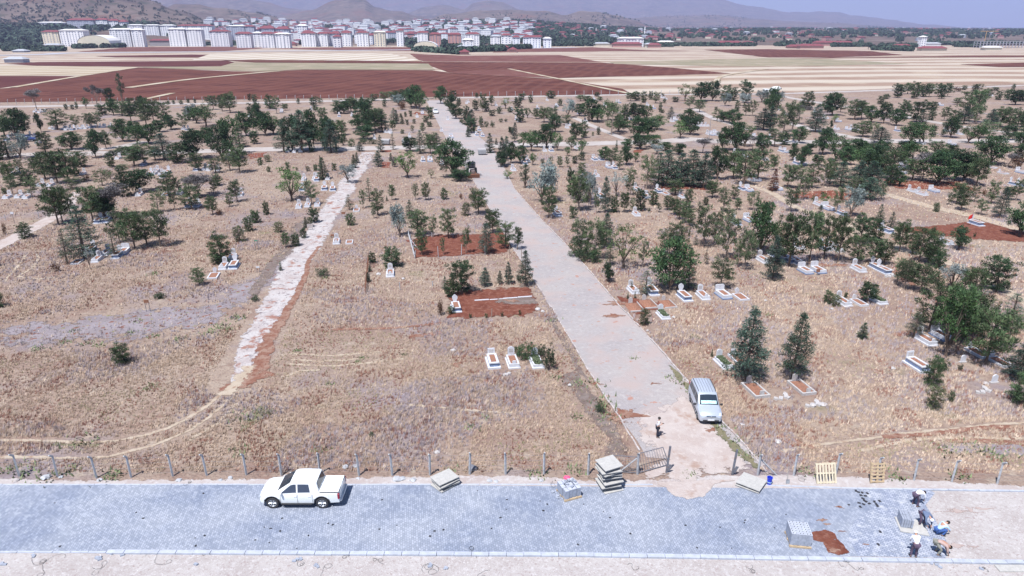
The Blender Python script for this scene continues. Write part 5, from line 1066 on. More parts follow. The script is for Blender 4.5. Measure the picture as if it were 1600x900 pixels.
def pose(kind):
    J = {}
    def S(n, x, y, z):
        for s, k in ((1, 'L'), (-1, 'R')): J[n+k] = (x, y*s, z)
    if kind == 'stand': J.update(pelvis=(0, 0, .93), waist=(.0, 0, 1.1), chest=(.01, 0, 1.3), neck=(.03, 0, 1.48), head=(.06, 0, 1.57), crown=(.07, 0, 1.67)); S('sh', .01, .185, 1.40); S('el', .02, .24, 1.13); S('wr', .25, .09, 1.18); S('hip', 0, .09, .88); S('kn', .02, .1, .48); S('an', -.02, .1, .08); S('toe', .14, .12, .04)
    elif kind == 'bent': J.update(pelvis=(-.22, 0, .90), waist=(-.08, 0, .98), chest=(.14, 0, 1.0), neck=(.33, 0, .96), head=(.42, 0, .90), crown=(.50, 0, .84)); S('sh', .24, .185, .96); S('el', .32, .22, .68); S('wr', .42, .14, .44); S('hip', -.22, .1, .86); S('kn', -.04, .15, .47); S('an', -.12, .16, .08); S('toe', .05, .18, .04)
    elif kind == 'low': J.update(pelvis=(-.30, 0, .80), waist=(-.14, 0, .86), chest=(.1, 0, .82), neck=(.30, 0, .72), head=(.38, 0, .64), crown=(.45, 0, .56)); S('sh', .2, .19, .74); S('el', .26, .24, .45); S('wr', .36, .15, .22); S('hip', -.3, .1, .76); S('kn', -.02, .18, .44); S('an', -.18, .17, .08); S('toe', -.01, .2, .04)
    elif kind == 'squat': J.update(pelvis=(-.22, 0, .36), waist=(-.12, 0, .5), chest=(.02, 0, .68), neck=(.17, 0, .82), head=(.25, 0, .84), crown=(.33, 0, .86)); S('sh', .1, .19, .76); S('el', .3, .22, .52); S('wr', .46, .1, .30); S('hip', -.22, .11, .34); S('kn', .2, .2, .50); S('an', -.04, .18, .08); S('toe', .13, .2, .04)
    elif kind == 'lean': J.update(pelvis=(-.08, 0, .92), waist=(-.02, 0, 1.07), chest=(.1, 0, 1.22), neck=(.22, 0, 1.36), head=(.3, 0, 1.41), crown=(.38, 0, 1.46)); S('sh', .15, .185, 1.29); S('el', .24, .24, 1.02); S('wr', .4, .15, .85); S('hip', -.08, .1, .88); S('kn', .02, .13, .48); S('an', -.06, .14, .08); S('toe', .1, .16, .04)
    elif kind == 'sit': J.update(pelvis=(0, 0, .2), waist=(-.02, 0, .36), chest=(-.03, 0, .54), neck=(0, 0, .72), head=(.03, 0, .8), crown=(.04, 0, .9)); S('sh', -.02, .185, .64); S('el', .12, .26, .42); S('wr', .38, .15, .5); S('hip', .02, .1, .16); S('kn', .44, .14, .24); S('an', .6, .14, -.12); S('toe', .74, .15, -.14)
    return J
RAD = dict(pelvis=.125, waist=.115, chest=.135, neck=.052, head=.088, crown=.075); RADS = dict(sh=.058, el=.043, wr=.028, hip=.085, kn=.058, an=.04, toe=.034)
def person(px, py, kind, rz, shirt, trousers, hat, label, s=1.0, long_sleeve=True, loc=None):
    X, Y = G(px, py); root = empty('person', loc or (X, Y, 0), rz, label, 'person', None); root.scale = (s, s, s)
    J = pose(kind); Rr = dict(RAD)
    for n, r in RADS.items(): Rr[n+'L'] = Rr[n+'R'] = r
    E = [('pelvis', 'waist'), ('waist', 'chest'), ('chest', 'neck'), ('neck', 'head'), ('head', 'crown')]
    for k in 'LR': E += [('chest', 'sh'+k), ('sh'+k, 'el'+k), ('el'+k, 'wr'+k), ('pelvis', 'hip'+k), ('hip'+k, 'kn'+k), ('kn'+k, 'an'+k), ('an'+k, 'toe'+k)]
    JB = dict(J); RB = {n: r*.9 if n not in ('head', 'crown', 'neck') else r for n, r in Rr.items()}; EB = list(E)
    for k, sg in (('L', 1), ('R', -1)):    # palm, four unequal fingers and a thumb from the side of the palm
        w = Vector(J['wr'+k]); d = (w-Vector(J['el'+k])).normalized(); sd = d.cross(Vector((0, 0, 1))).normalized()*sg; up = sd.cross(d)*sg
        pm = w+d*.075; JB['palm'+k] = tuple(pm); RB['palm'+k] = (.034, .02); EB.append(('wr'+k, 'palm'+k))
        for i, L in enumerate((.068, .078, .072, .055)):
            b = pm+d*.03+sd*(.028-.018*i); m_ = b+d*L*.5-up*.008; t = m_+d*L*.4-up*.03
            for nm, p, r in (('a', b, .0095), ('b', m_, .0085), ('c', t, .007)): JB[f'f{i}{nm}{k}'] = tuple(p); RB[f'f{i}{nm}{k}'] = r
            EB += [('palm'+k, f'f{i}a{k}'), (f'f{i}a{k}', f'f{i}b{k}'), (f'f{i}b{k}', f'f{i}c{k}')]
        b = w+d*.03+sd*.035; t = b+d*.045+sd*.02-up*.01; JB['ta'+k] = tuple(b); JB['tb'+k] = tuple(t); RB['ta'+k] = .012; RB['tb'+k] = .009; EB += [('wr'+k, 'ta'+k), ('ta'+k, 'tb'+k)]
    hd = Vector(J['head']); cr_ = Vector(J['crown']); ax = (cr_-hd).normalized()
    fw = Vector((ax.z, 0, -ax.x)) if kind != 'stand' else Vector((.9, 0, -.4)).normalized()
    fw = (fw-ax*fw.dot(ax)).normalized(); JB['nose'] = tuple(hd+fw*.095+ax*.02); RB['nose'] = .016; EB.append(('head', 'nose'))
    skin_mesh('body', JB, EB, RB, 'skin', root, sub=2, root='pelvis')
    lf = fw.cross(ax)
    eyes = MB()
    for sg in (1, -1): eyes.lathe([(.001, -.008), (.009, 0), (.001, .008)], tuple(hd+fw*.082+ax*.045+lf*.032*sg), 6)
    eyes.build('eyes', M['black'], root)
    # clothes
    up_ = ['pelvis', 'waist', 'chest', 'shL', 'shR', 'elL', 'elR']+(['wrL', 'wrR'] if long_sleeve else [])
    Rs = {n: Rr[n]*1.12+.008 for n in up_}; Rs['pelvis'] = .13; nk = Vector(J['neck']); JS = {n: J[n] for n in up_}; JS['collar'] = tuple(Vector(J['chest']).lerp(nk, .75)); Rs['collar'] = .07; up_.append('collar')
    if not long_sleeve:
        for k in 'LR': JS['el'+k] = tuple(Vector(J['sh'+k]).lerp(Vector(J['el'+k]), .85))
    JS['pelvis'] = tuple(Vector(J['pelvis']).lerp(Vector(J['waist']), .15))
    if long_sleeve:
        for k in 'LR': JS['wr'+k] = tuple(Vector(J['el'+k]).lerp(Vector(J['wr'+k]), .88))
    skin_mesh('shirt', JS, [e for e in E if e[0] in up_ and e[1] in up_]+[('chest', 'collar')], Rs, shirt, root, sub=2, root='pelvis')
    dn = ['pelvis', 'hipL', 'hipR', 'knL', 'knR', 'anL', 'anR']; Rt = {n: Rr[n]*1.14+.008 for n in dn}; JT = {n: J[n] for n in dn}
    for k in 'LR': JT['an'+k] = tuple(Vector(J['kn'+k]).lerp(Vector(J['an'+k]), .93))
    skin_mesh('trousers', JT, [e for e in E if e[0] in dn and e[1] in dn], Rt, trousers, root, sub=2, root='pelvis')
    for k in 'LR':
        a_ = Vector(J['an'+k]); t_ = Vector(J['toe'+k]); m = MB(); dd = (t_-a_).normalized(); m.box(tuple(a_.lerp(t_, .55)+Vector((0, 0, -.015))), (.26, .1, .085), math.atan2(t_.y-a_.y, t_.x-a_.x)); m.build('shoe', M['black'], root, bevel=.02)
    # hair or cap: a shell over the crown
    hm_ = MB(); n1, n2 = 10, 5; q = ax.to_track_quat('Z', 'Y'); c0 = hd.lerp(cr_, .55)-fw*.012; vs = []
    for i in range(n2+1):
        ph = math.pi*(.66 if hat != 'hair' else .6)*i/n2
        for j in range(n1): th = 2*math.pi*j/n1; vs.append(c0+(ax*math.cos(ph)*.118+(lf*math.cos(th)*.106+fw*math.sin(th)*.112)*math.sin(ph)))
    hm_.add(vs, [(i*n1+j, i*n1+(j+1) % n1, (i+1)*n1+(j+1) % n1, (i+1)*n1+j) for i in range(n2) for j in range(n1)])
    if hat != 'hair': hm_.add([c0+fw*.09+lf*.07, c0+fw*.09-lf*.07, c0+fw*.17-lf*.05+ax*.0, c0+fw*.17+lf*.05], [(0, 1, 2, 3)])
    hm_.build('hair' if hat == 'hair' else 'cap', M['hair' if hat == 'hair' else hat], root, smooth=60)
    return root
pm_ = person(1026.5, 683.5, 'stand', R(-5), 'shirt_white', 'trouser_black', 'hair', 'man in white shirt and black trousers looking at phone in entrance', long_sleeve=False)
ph = MB(); ph.box((0, 0, 0), (.14, .07, .012)); po = ph.build('phone', M['black']); po.location = Vector(pm_.location)+Matrix.Rotation(R(-5), 3, 'Z') @ Vector((.36, .0, 1.215)); tag(po, 'dark phone held by the man in the white shirt', 'phone')
person(1431, 790, 'bent', R(20), 'shirt_white', 'trouser_plum', 'hair', 'worker in white shirt bending over, topmost of the paving crew')
person(1441, 823, 'bent', R(-75), 'shirt_grey', 'trouser_plum', 'shirt_white', 'worker in slate jacket and white cap stooping over the paver board')
person(1469, 835, 'squat', R(5), 'shirt_blue', 'jeans', 'hair', 'worker in pale blue shirt and jeans squatting at the paving edge')
person(1468, 866, 'low', R(-15), 'shirt_brown', 'trouser_olive', 'hair', 'worker in tan striped top bent low with hands to the gravel')
person(1426, 870, 'lean', R(80), 'shirt_white', 'trouser_plum', 'shirt_white', 'worker in white shirt and white cap leaning at the kerb')

# ------------------------------------------------------------------ vehicles
class Shell:
    """table of stations along x (front = +x): x -> zs sill, zm shoulder, zb belt, zt top, ws, wm, wb, wr half widths"""
    def __init__(s, tab, arches, r_arch, z_axle):
        s.tab = sorted(tab); s.arches = arches; s.r = r_arch; s.za = z_axle
    def row(s, x):
        t = s.tab
        if x <= t[0][0]: return t[0][1:]
        for a, b in zip(t, t[1:]):
            if x <= b[0]:
                k = (x-a[0])/(b[0]-a[0]+1e-9); return [p+(q-p)*k for p, q in zip(a[1:], b[1:])]
        return t[-1][1:]
    def ring(s, x):
        zs, zm, zb, zt, ws, wm, wb, wr = s.row(x)
        for xa in s.arches:
            d = abs(x-xa)
            if d < s.r: zs = max(zs, s.za+math.sqrt(s.r**2-d*d))
        zm = max(zm, zs+.03); zb = max(zb, zm+.02)
        return [(0, zs), (ws-.12, zs), (ws, zs+.01), (wm, zm), (wb, zb), (wr, zt-.05), (wr-.09, zt), (0, zt+.025)]
    def build(s, name, mat, parent):
        xs = sorted(set([r[0] for r in s.tab]+[xa+s.r*math.cos(math.pi*k/10) for xa in s.arches for k in range(11)]+[s.tab[0][0]+i*(s.tab[-1][0]-s.tab[0][0])/24 for i in range(25)]))
        V = []; Fc = []; n = 14
        for x in xs:
            r = s.ring(x); full = [(y, z) for y, z in r]+[(-y, z) for y, z in reversed(r[1:-1])]; V += [(x, y, z) for y, z in full]
        n = len(V)//len(xs)
        for i in range(len(xs)-1):
            for k in range(n): Fc.append((i*n+k, i*n+(k+1) % n, (i+1)*n+(k+1) % n, (i+1)*n+k))
        Fc += [tuple(range(n)), tuple(range(len(V)-n, len(V)))]
        m = MB(); m.add(V, Fc); return m.build(name, mat, parent, smooth=32)
    def side(s, name, xa, xb, t0, t1, mat, parent, sg, sh0=0, sh1=0, off=.008, ia=4, ib=5):
        """glass on the strip between ring points ia and ib, from xa to xb; sh = slant of the ends"""
        m = MB(); vs = []
        for k in range(6):
            x = xa+(xb-xa)*k/5
            for t, sh in ((t0, sh0*(1-k/5)*0), (t1, 0)):
                xx = x+((sh0*(1-k/5)+sh1*(k/5)) if t == t1 else 0); a = s.ring(xx)[ia]; b = s.ring(xx)[ib]
                y = a[0]+(b[0]-a[0])*t; z = a[1]+(b[1]-a[1])*t; vs.append((xx, sg*(y+off), z+off*.3))
        m.add(vs, [(2*k, 2*k+1, 2*k+3, 2*k+2) for k in range(5)]); return m.build(name, mat, parent, fixn=True)
    def screen(s, name, x0, x1, f0, f1, mat, parent, off=.01):
        m = MB(); vs = []
        for k in range(4):
            x = x0+(x1-x0)*k/3; r = s.ring(x); w = (r[5][0]-.05)*(f0+(f1-f0)*k/3); 
            sgn = 1 if x0 > x1 else -1
            for y in (-w, -w*.6, 0, w*.6, w):
                z = r[7][1]+(r[6][1]-r[7][1])*abs(y)/w*.9; vs.append((x+sgn*off, y, z+off))
        m.add(vs, [(5*k+j, 5*k+j+1, 5*k+j+6, 5*k+j+5) for k in range(3) for j in range(4)]); return m.build(name, mat, parent)
def wheel(parent, x, y, z, r, w, rimr, spokes=6):
    s = 1 if y > 0 else -1; root = MB(); root.lathe([(r*.66, -w/2), (r*.93, -w/2), (r, -w*.35), (r, w*.35), (r*.93, w/2), (r*.66, w/2), (r*.64, w*.2), (r*.64, -w*.2)], (0, 0, 0), 22, 'Y')
    t = root.build('wheel', M['tyre'], parent, smooth=40); t.location = (x, y, z)
    rm = MB(); f = s*w*.42
    rm.lathe([(rimr*.88, f-.04*s), (rimr, f), (rimr*1.02, f+.008*s), (rimr*.86, f+.008*s)], n=20, axis='Y', cap=False)
    rm.lathe([(rimr*.98, f-.05*s), (.01, f-.05*s)], n=12, axis='Y', mi=1)
    for k in range(spokes):
        a = 2*math.pi*k/spokes; rm.tube((math.cos(a)*.03, f-.015*s, math.sin(a)*.03), (math.cos(a)*rimr*.95, f-.005*s, math.sin(a)*rimr*.95), .032, .04, 4)
    rm.lathe([(.06, f-.03*s), (.06, f+.012*s), (.01, f+.014*s)], n=10, axis='Y')
    rm.build('rim', [M['rim'], M['black']], t)
    return t
# white pick-up truck
X, Y = G(468, 794.5)
tr = empty('pickup_truck', (X, Y+.86, .045), math.pi, 'white double cab pick-up truck with covered bed parked on the grey paving', 'pickup truck')
T_ = [(-2.58, .50, .72, 1.02, 1.10, .80, .84, .84, .80), (-2.54, .42, .72, 1.08, 1.14, .86, .91, .90, .85), (-1.36, .36, .72, 1.10, 1.16, .88, .93, .91, .86), (-1.32, .36, .72, 1.10, 1.18, .88, .93, .91, .82), (-1.18, .36, .72, 1.10, 1.76, .88, .93, .90, .72), (-1.04, .36, .72, 1.10, 1.82, .88, .93, .90, .73), (-.3, .36, .72, 1.08, 1.85, .88, .93, .90, .73), (.24, .36, .72, 1.07, 1.83, .88, .93, .90, .72), (.40, .36, .72, 1.06, 1.77, .88, .93, .90, .71),
      (1.28, .36, .70, 1.08, 1.20, .88, .93, .90, .80), (1.42, .36, .70, 1.05, 1.16, .88, .93, .90, .80), (2.08, .36, .68, 1.00, 1.10, .88, .93, .89, .76), (2.28, .34, .60, .92, 1.03, .85, .89, .84, .72), (2.40, .36, .56, .80, .92, .76, .82, .76, .62), (2.44, .40, .55, .72, .80, .66, .72, .68, .54)]
tr_sh = Shell(T_, (1.62, -1.47), .50, .40); tr_sh.build('body', M['white_paint'], tr)
ub = MB(); ub.box((0, 0, .50), (4.5, 1.40, .32)); ub.build('chassis', M['black'], tr)
bc = MB(); bc.box((-1.94, 0, 1.175), (1.18, 1.66, .05)); bc.build('bed_cover', M['white_paint'], tr, bevel=.015)
sl = MB(); 
for p in ((-1.94, .862, 1.145, 1.2, .03, .02), (-1.94, -.862, 1.145, 1.2, .03, .02), (-2.545, 0, 1.14, .03, 1.66, .02)): sl.box(p[:3], p[3:])
sl.build('cover_seal', M['black'], tr)
for sg in (1, -1):
    tr_sh.side('window', -.78, -.02, .12, .84, M['glass_blue'], tr, sg, .08, 0)
    tr_sh.side('window', .08, 1.06, .12, .84, M['glass_blue'], tr, sg, 0, -.62)
    mr = MB(); mr.box((1.0, sg*1.02, 1.16), (.12, .2, .17)); mr.build('wing_mirror', M['white_paint'], tr, bevel=.03)
    for x in (.15, -.72):
        hn_ = MB(); hn_.box((x, sg*.935, .92), (.2, .03, .035)); hn_.build('door_handle', M['rim'], tr, bevel=.008)
    ln_ = MB(); 
    for x in (1.08, .03, -.90): ln_.box((x, sg*.928, .74), (.012, .012, .62))
    ln_.build('door_gap', M['black'], tr)
    hl_ = MB(); hl_.box((2.25, sg*.75, .86), (.28, .2, .12), tilt=Matrix.Rotation(.2, 3, 'Y')); hl_.build('headlight', M['clear_light'], tr, bevel=.03)
    tl = MB(); tl.box((-2.52, sg*.85, .90), (.14, .16, .40)); tl.build('taillight', M['red_light'], tr, bevel=.03)
    ar = MB(); 
    for xa in (1.62, -1.47):
        ar.path([(xa+.49*math.cos(math.pi*k/10), sg*.915, .40+.49*math.sin(math.pi*k/10)) for k in range(11)], .03, 5)
    ar.build('arch_gap_shade', M['black'], tr)  # black tubes paint the shade of the gap above the wheels
    for xa in (1.62, -1.47): wheel(tr, xa, sg*.80, .39, .39, .26, .25)
    st = MB(); st.box((.1, sg*.93, .36), (1.9, .12, .05)); st.build('side_step', M['black'], tr)
tr_sh.screen('windscreen', 1.24, .44, 1.0, .98, M['glass'], tr); tr_sh.screen('rear_window', -1.30, -1.19, .9, .9, M['glass'], tr, off=.02)
gb = MB(); gb.box((2.43, 0, .64), (.05, .9, .2)); gb.build('grille', M['black'], tr); bp_ = MB(); bp_.box((-2.60, 0, .52), (.14, 1.6, .16)); bp_.build('rear_bumper', M['rim'], tr, bevel=.03)
lp = MB(); lp.box((2.47, 0, .48), (.01, .5, .11)); lp.box((-2.68, 0, .56), (.01, .5, .11)); lp.build('number_plate', M['plate'], tr)
M['rib_shade'] = plain('rib_shade_grey', (.26, .29, .35), .35, .3, .05)  # darker grey on the ribs; shade between them put into the colour
# silver van
X, Y = G(1100, 641.5)
va = empty('van', (X, Y, .035), R(-92.5), 'silver small van with roof ribs and blue sunshade parked along the kerb', 'van')
V_ = [(-2.12, .42, .70, 1.02, 1.60, .78, .84, .82, .64), (-2.06, .32, .70, 1.04, 1.72, .84, .88, .86, .70), (-1.9, .30, .70, 1.05, 1.79, .86, .90, .88, .72), (-.5, .30, .70, 1.05, 1.84, .86, .90, .88, .73), (.35, .30, .70, 1.04, 1.80, .86, .90, .88, .71), (.52, .30, .70, 1.03, 1.74, .86, .90, .88, .70), (1.22, .30, .68, 1.0, 1.17, .86, .90, .87, .76), (1.4, .30, .68, .98, 1.11, .86, .90, .86, .76), (1.85, .30, .62, .88, 1.00, .84, .88, .84, .70), (2.08, .30, .56, .78, .88, .78, .82, .78, .62), (2.18, .34, .50, .64, .72, .66, .72, .66, .5)]
vs_ = Shell(V_, (1.32, -1.34), .39, .32); vs_.build('body', M['silver_paint'], va)
ub = MB(); ub.box((0, 0, .42), (4.0, 1.35, .26)); ub.build('chassis', M['black'], va)
for sg in (1, -1):
    vs_.side('window', -1.85, -1.02, .18, .84, M['glass'], va, sg, .05, 0); vs_.side('window', -.96, -.12, .18, .84, M['glass'], va, sg, 0, 0); vs_.side('window', -.05, 1.02, .18, .84, M['glass'], va, sg, 0, -.48)
    mr = MB(); mr.box((.95, sg*1.0, 1.10), (.12, .2, .16)); mr.build('wing_mirror', M['black'], va, bevel=.03)
    rl = MB(); rl.path([(-1.8, sg*.66, 1.80), (-1.7, sg*.66, 1.87), (.1, sg*.66, 1.90), (.25, sg*.66, 1.83)], .022, 5); rl.build('roof_rail', M['black'], va)
    hl_ = MB(); hl_.box((1.98, sg*.66, .78), (.30, .26, .2), tilt=Matrix.Rotation(.5, 3, 'Y')); hl_.build('headlight', M['clear_light'], va, bevel=.04)
    tl = MB(); tl.box((-2.08, sg*.80, 1.15), (.08, .1, .5)); tl.build('taillight', M['red_light'], va, bevel=.02)
    for x in (.25, -.75): hn_ = MB(); hn_.box((x, sg*.905, .92), (.18, .03, .035)); hn_.build('door_handle', M['silver_paint'], va)
    mo = MB(); mo.box((0, sg*.905, .58), (1.9, .02, .09)); mo.build('side_moulding', M['black'], va)
    for xa in (1.32, -1.34): wheel(va, xa, sg*.77, .315, .315, .2, .2, 7)
for y in (-.42, -.21, 0, .21, .42):
    rb_ = MB(); rb_.path([(-1.8, y, 1.812), (-.5, y, 1.858), (.3, y, 1.818)], .028, 5); rb_.build('roof_rib', M['rib_shade'], va)
vs_.screen('windscreen', 1.20, .56, 1.0, .97, M['glass'], va)
ss = MB(); rg = random.Random(3); vv = []
for i in range(9):
    for j in range(4):
        x = 1.15-.2*j/3; r = vs_.ring(x); y = (-.58+1.16*i/8); vv.append((x+.012, y, r[7][1]+.018+rg.uniform(-.004, .008)-abs(y)*.03))
ss.add(vv, [(i*4+j, i*4+j+1, i*4+j+5, i*4+j+4) for i in range(8) for j in range(3)]); ss.build('sunshade', M['sunshade'], va)
gb = MB(); gb.box((2.12, 0, .70), (.12, .72, .16), tilt=Matrix.Rotation(.35, 3, 'Y')); gb.build('grille', M['glass_blue'], va, bevel=.02); lg = MB(); lg.box((2.17, 0, .38), (.06, 1.2, .14)); lg.build('lower_grille', M['black'], va)
em = MB(); em.lathe([(.05, 0), (.05, .02)], (2.185, 0, .72), 12, 'X'); em.build('badge', M['rim'], va)
lp = MB(); lp.box((2.215, 0, .47), (.012, .5, .11)); lp.build('number_plate', M['plate'], va)
wp = MB(); wp.path([(1.2, -.5, 1.2), (1.16, .15, 1.23)], .012, 4); wp.build('wiper', M['black'], va)
# distant cars on the main road
def small_car(px, py, rz, paint, label, L=4.2):
    X, Y = G(px, py); c = empty('car', (X, Y, .03), rz, label, 'car')
    tab = [(-2.08, .40, .6, .82, .90, .7, .76, .74, .6), (-2.0, .3, .6, .88, .98, .8, .85, .82, .66), (-1.6, .3, .6, .9, 1.02, .82, .86, .84, .66), (-.95, .3, .6, .9, 1.40, .82, .86, .84, .58), (.2, .3, .6, .9, 1.42, .82, .86, .84, .58), (.95, .3, .6, .88, 1.0, .82, .86, .84, .7), (1.8, .3, .56, .78, .86, .8, .84, .78, .6), (2.08, .34, .5, .62, .7, .66, .7, .66, .5)]
    sh = Shell(tab, (1.28, -1.26), .36, .3); sh.build('body', paint, c)
    for sg in (1, -1):
        sh.side('window', -1.2, .7, .15, .85, M['glass'], c, sg, .25, -.5)
        for xa in (1.28, -1.26): wheel(c, xa, sg*.74, .3, .3, .19, .18)
        h = MB(); h.box((2.0, sg*.58, .66), (.14, .26, .12)); h.build('headlight', M['clear_light'], c); t = MB(); t.box((-2.03, sg*.62, .78), (.08, .26, .14)); t.build('taillight', M['red_light'], c)
    sh.screen('windscreen', .93, .26, 1, 1, M['glass'], c); sh.screen('rear_window', -1.55, -1.0, 1, 1, M['glass'], c)
    return c
small_car(681, 177, R(-85), M['white_paint'], 'small pale car far up the main road near its end')
small_car(43, 221, R(20), plain('navy_paint', (.03, .05, .16), .3), 'dark blue car half hidden by trees near left edge beyond crossroad')
# backhoe tractor beside the big dark tree
X, Y = G(738, 275); tk = empty('tractor', (X, Y, .03), R(-80), 'dark tractor with front blade under the big tree by the road', 'tractor')
m = MB(); m.box((.6, 0, 1.05), (1.9, .75, .6)); m.box((-.2, 0, .7), (3.2, .6, .3)); m.build('body', M['yellow_paint'], tk, bevel=.05)
m = MB(); m.box((-.9, 0, 2.55), (1.5, 1.5, .1)); m.build('cab_roof', M['black'], tk)
for x in (-1.55, -.25):
    for y in (-.68, .68): m = MB(); m.tube((x, y, 1.2), (x, y, 2.5), .045); m.build('cab_post', M['black'], tk)
m = MB(); m.box((-.9, 0, 1.9), (1.2, 1.25, .9)); m.build('cab_glass', M['glass'], tk)
for x, y, r, w in ((-1.0, .85, .75, .4), (-1.0, -.85, .75, .4), (1.2, .75, .45, .28), (1.2, -.75, .45, .28)): wheel(tk, x, y, r, r, w, r*.5)
m = MB(); m.box((2.5, 0, .5), (.25, 2.4, .75), tilt=Matrix.Rotation(.25, 3, 'Y')); m.build('blade', M['rust'], tk)
for s_ in (-1, 1): m = MB(); m.tube((.4, s_*.5, 1.0), (2.4, s_*.6, .6), .08); m.build('loader_arm', M['rust'], tk)
m = MB(); m.tube((1.1, .25, 1.3), (1.1, .25, 2.2), .05); m.build('exhaust', M['black'], tk)
# white cement mixer on the boundary track
X, Y = G(1205, 149); mx = empty('mixer_truck', (X, Y, .03), R(187), 'white concrete mixer truck on the far boundary track behind trees', 'truck')
m = MB(); m.box((2.9, 0, 1.7), (1.9, 2.4, 2.2)); m.build('cab', M['white_paint'], mx, bevel=.12)
m = MB(); m.box((3.87, 0, 2.2), (.06, 2.0, .8)); m.build('windscreen', M['glass'], mx)
for s_ in (-1, 1): m = MB(); m.box((3.0, s_*1.21, 2.2), (1.1, .05, .7)); m.build('window', M['glass'], mx)
m = MB(); m.box((-.3, 0, .95), (7.2, 1.0, .35)); m.build('chassis', M['black'], mx)
m = MB(); m.lathe([(.5, -3.0), (.9, -2.6), (1.25, -1.2), (1.3, .2), (.95, 1.6), (.5, 2.0)], n=18, axis='X'); o = m.build('drum', M['white_paint'], mx, smooth=50); o.location = (-.9, 0, 2.5); o.rotation_euler = (0, R(10), 0)
m = MB(); m.box((-4.0, 0, 2.9), (.8, .8, .7), taper=.6); m.build('hopper', M['black'], mx)
for x in (3.0, -1.6, -2.9):
    for s_ in (-1, 1): wheel(mx, x, s_*1.05, .5, .5, .34, .28)

# ------------------------------------------------------------------ boundary fence along the street
fence_px = [(30, 744), (90, 745), (151, 747), (205, 746), (270, 744), (323, 743), (385, 742), (440, 743), (500, 740), (561, 743), (613, 743), (672, 742), (734, 741), (790, 741), (850, 741), (919, 742), (-30, 745), (-95, 745)]
fence_r = [(1240, 744), (1306, 741), (1370, 748), (1428, 751), (1487, 753), (1558, 756), (1625, 758), (1690, 760)]
def fpost(px, py, s=1.0):
    m = MB(); m.tube((0, 0, -.1), (0, 0, 1.62), .082, .075, 4); m.tube((0, 0, 1.6), (0, -.28, 1.86), .075, .055, 4); return m
post0 = None; posts = []
for (px, py) in fence_px+fence_r+[(996, 741), (1184, 743)]:
    X, Y = G(px, py)
    if post0 is None: post0 = fpost(px, py).build('fence_post', M['concrete']); o = post0
    else: o = post0.copy(); COL.objects.link(o)
    o.location = (X, Y, 0); o.rotation_euler = (rt.uniform(-.03, .03), rt.uniform(-.03, .03), rt.uniform(-.12, .12)); o['category'] = 'fence post'; o['group'] = 'bent-top concrete posts along the street'
    posts.append((px, py, o, 'bent-top concrete fence post'))
number_labels([p for p in posts], '', lambda x, y: 'left of the gate beside the street' if x < 1040 else 'right of the gate beside the street')
for (px, py, o, d), lb in zip(posts[-2:], ('braced concrete post left of the gateway holding the wire panel', 'braced concrete post right of the gateway near the blue bucket')):
    o['label'] = lb; X, Y = G(px, py)
    for dx in ((-1.0,) if px < 1100 else (1.0,)):
        b = MB(); b.tube((0, .04, 1.35), (dx*1.25, .06, .02), .055, .055, 4); c = b.build('brace', M['concrete'], o)
def wire(pts, name, label, hs=(.35, .75, 1.15, 1.55), r=.006):
    W = [Vector((*G(*p), 0)) for p in pts]; m = MB()
    for h in hs:
        for a, b in zip(W, W[1:]): m.tube(a+Vector((0, -.07, h)), b+Vector((0, -.07, h)), r, r, 3, cap=False)
    o = m.build(name, M['galv'], fixn=False); tag(o, label, 'wire fence')
wire([(-95, 745), (-30, 745)]+fence_px[:16]+[(996, 741)], 'fence_wire', 'thin strained wires on the posts left of the gate')
wire([(1184, 743)]+fence_r, 'fence_wire', 'thin strained wires on the posts right of the gate')
# leaf gate lying open, mesh panel and gate posts
X0, Y0 = G(996, 741); X1, Y1 = G(1040, 738); gt = empty('metal_gate', (X0+.15, Y0, 0), math.atan2(Y1-Y0+.6, X1-X0), 'dark barred metal gate leaf swung back beside the left gatepost', 'gate')
Wg = 2.35; fr_ = MB(); tl_ = Matrix.Rotation(.0, 3, 'X')
def gp(x, z): return (x, .75*(z/1.2)*.55, z)
for a, b in (((0, .12), (Wg, .12)), ((0, 1.32), (Wg-.3, 1.32)), ((0, .12), (0, 1.32)), ((Wg, .12), (Wg-.3, 1.32))): fr_.tube(gp(*a), gp(*b), .03, .03, 5)
fr_.build('gate_frame', M['iron'], gt)
for k in range(1, 11): m = MB(); x = Wg*k/11; m.tube(gp(x, .12), gp(x*(1-.12), 1.32), .016, .016, 4); m.build('gate_bar', M['iron'], gt)
X2, Y2 = G(955, 738); mp_ = empty('wire_grid_gate', (X2, Y2, 0), math.atan2(Y0-Y2, X0-X2), 'dark wire mesh panel between the tall board stack and braced post', 'mesh panel'); Lm = math.hypot(X0-X2, Y0-Y2)
m = MB(); 
for a, b in (((0, 0, .1), (Lm, 0, .1)), ((0, 0, 1.35), (Lm, 0, 1.35)), ((0, 0, .1), (0, 0, 1.35))): m.tube(a, b, .025, .025, 5)
m.build('panel_frame', M['iron'], mp_); m = MB()
for k in range(1, 16): m.tube((Lm*k/16, 0, .1), (Lm*k/16, 0, 1.35), .007, .007, 3, cap=False)
for k in range(1, 8): m.tube((0, 0, .1+1.25*k/8), (Lm, 0, .1+1.25*k/8), .007, .007, 3, cap=False)
m.build('panel_mesh', M['galv'], mp_)
for px, py, pt, dx, lb in ((1041, 739, 697, .28, 'dark iron gatepost at the left side of the open gateway'), (1144, 742, 702, .22, 'dark iron gatepost at the right side of the open gateway')):
    X, Y = G(px, py); H = at(px, pt, Y).z; o = MB().box((0, 0, H/2), (.13, .1, H)).box((.16, -.02, .45), (.2, .05, .5), tilt=Matrix.Rotation(.3, 3, 'Y')).build('gate_post', M['iron'], bevel=.01); o.location = (X, Y, 0); tag(o, lb, 'gatepost'); o.rotation_euler = (0, .05, 0)

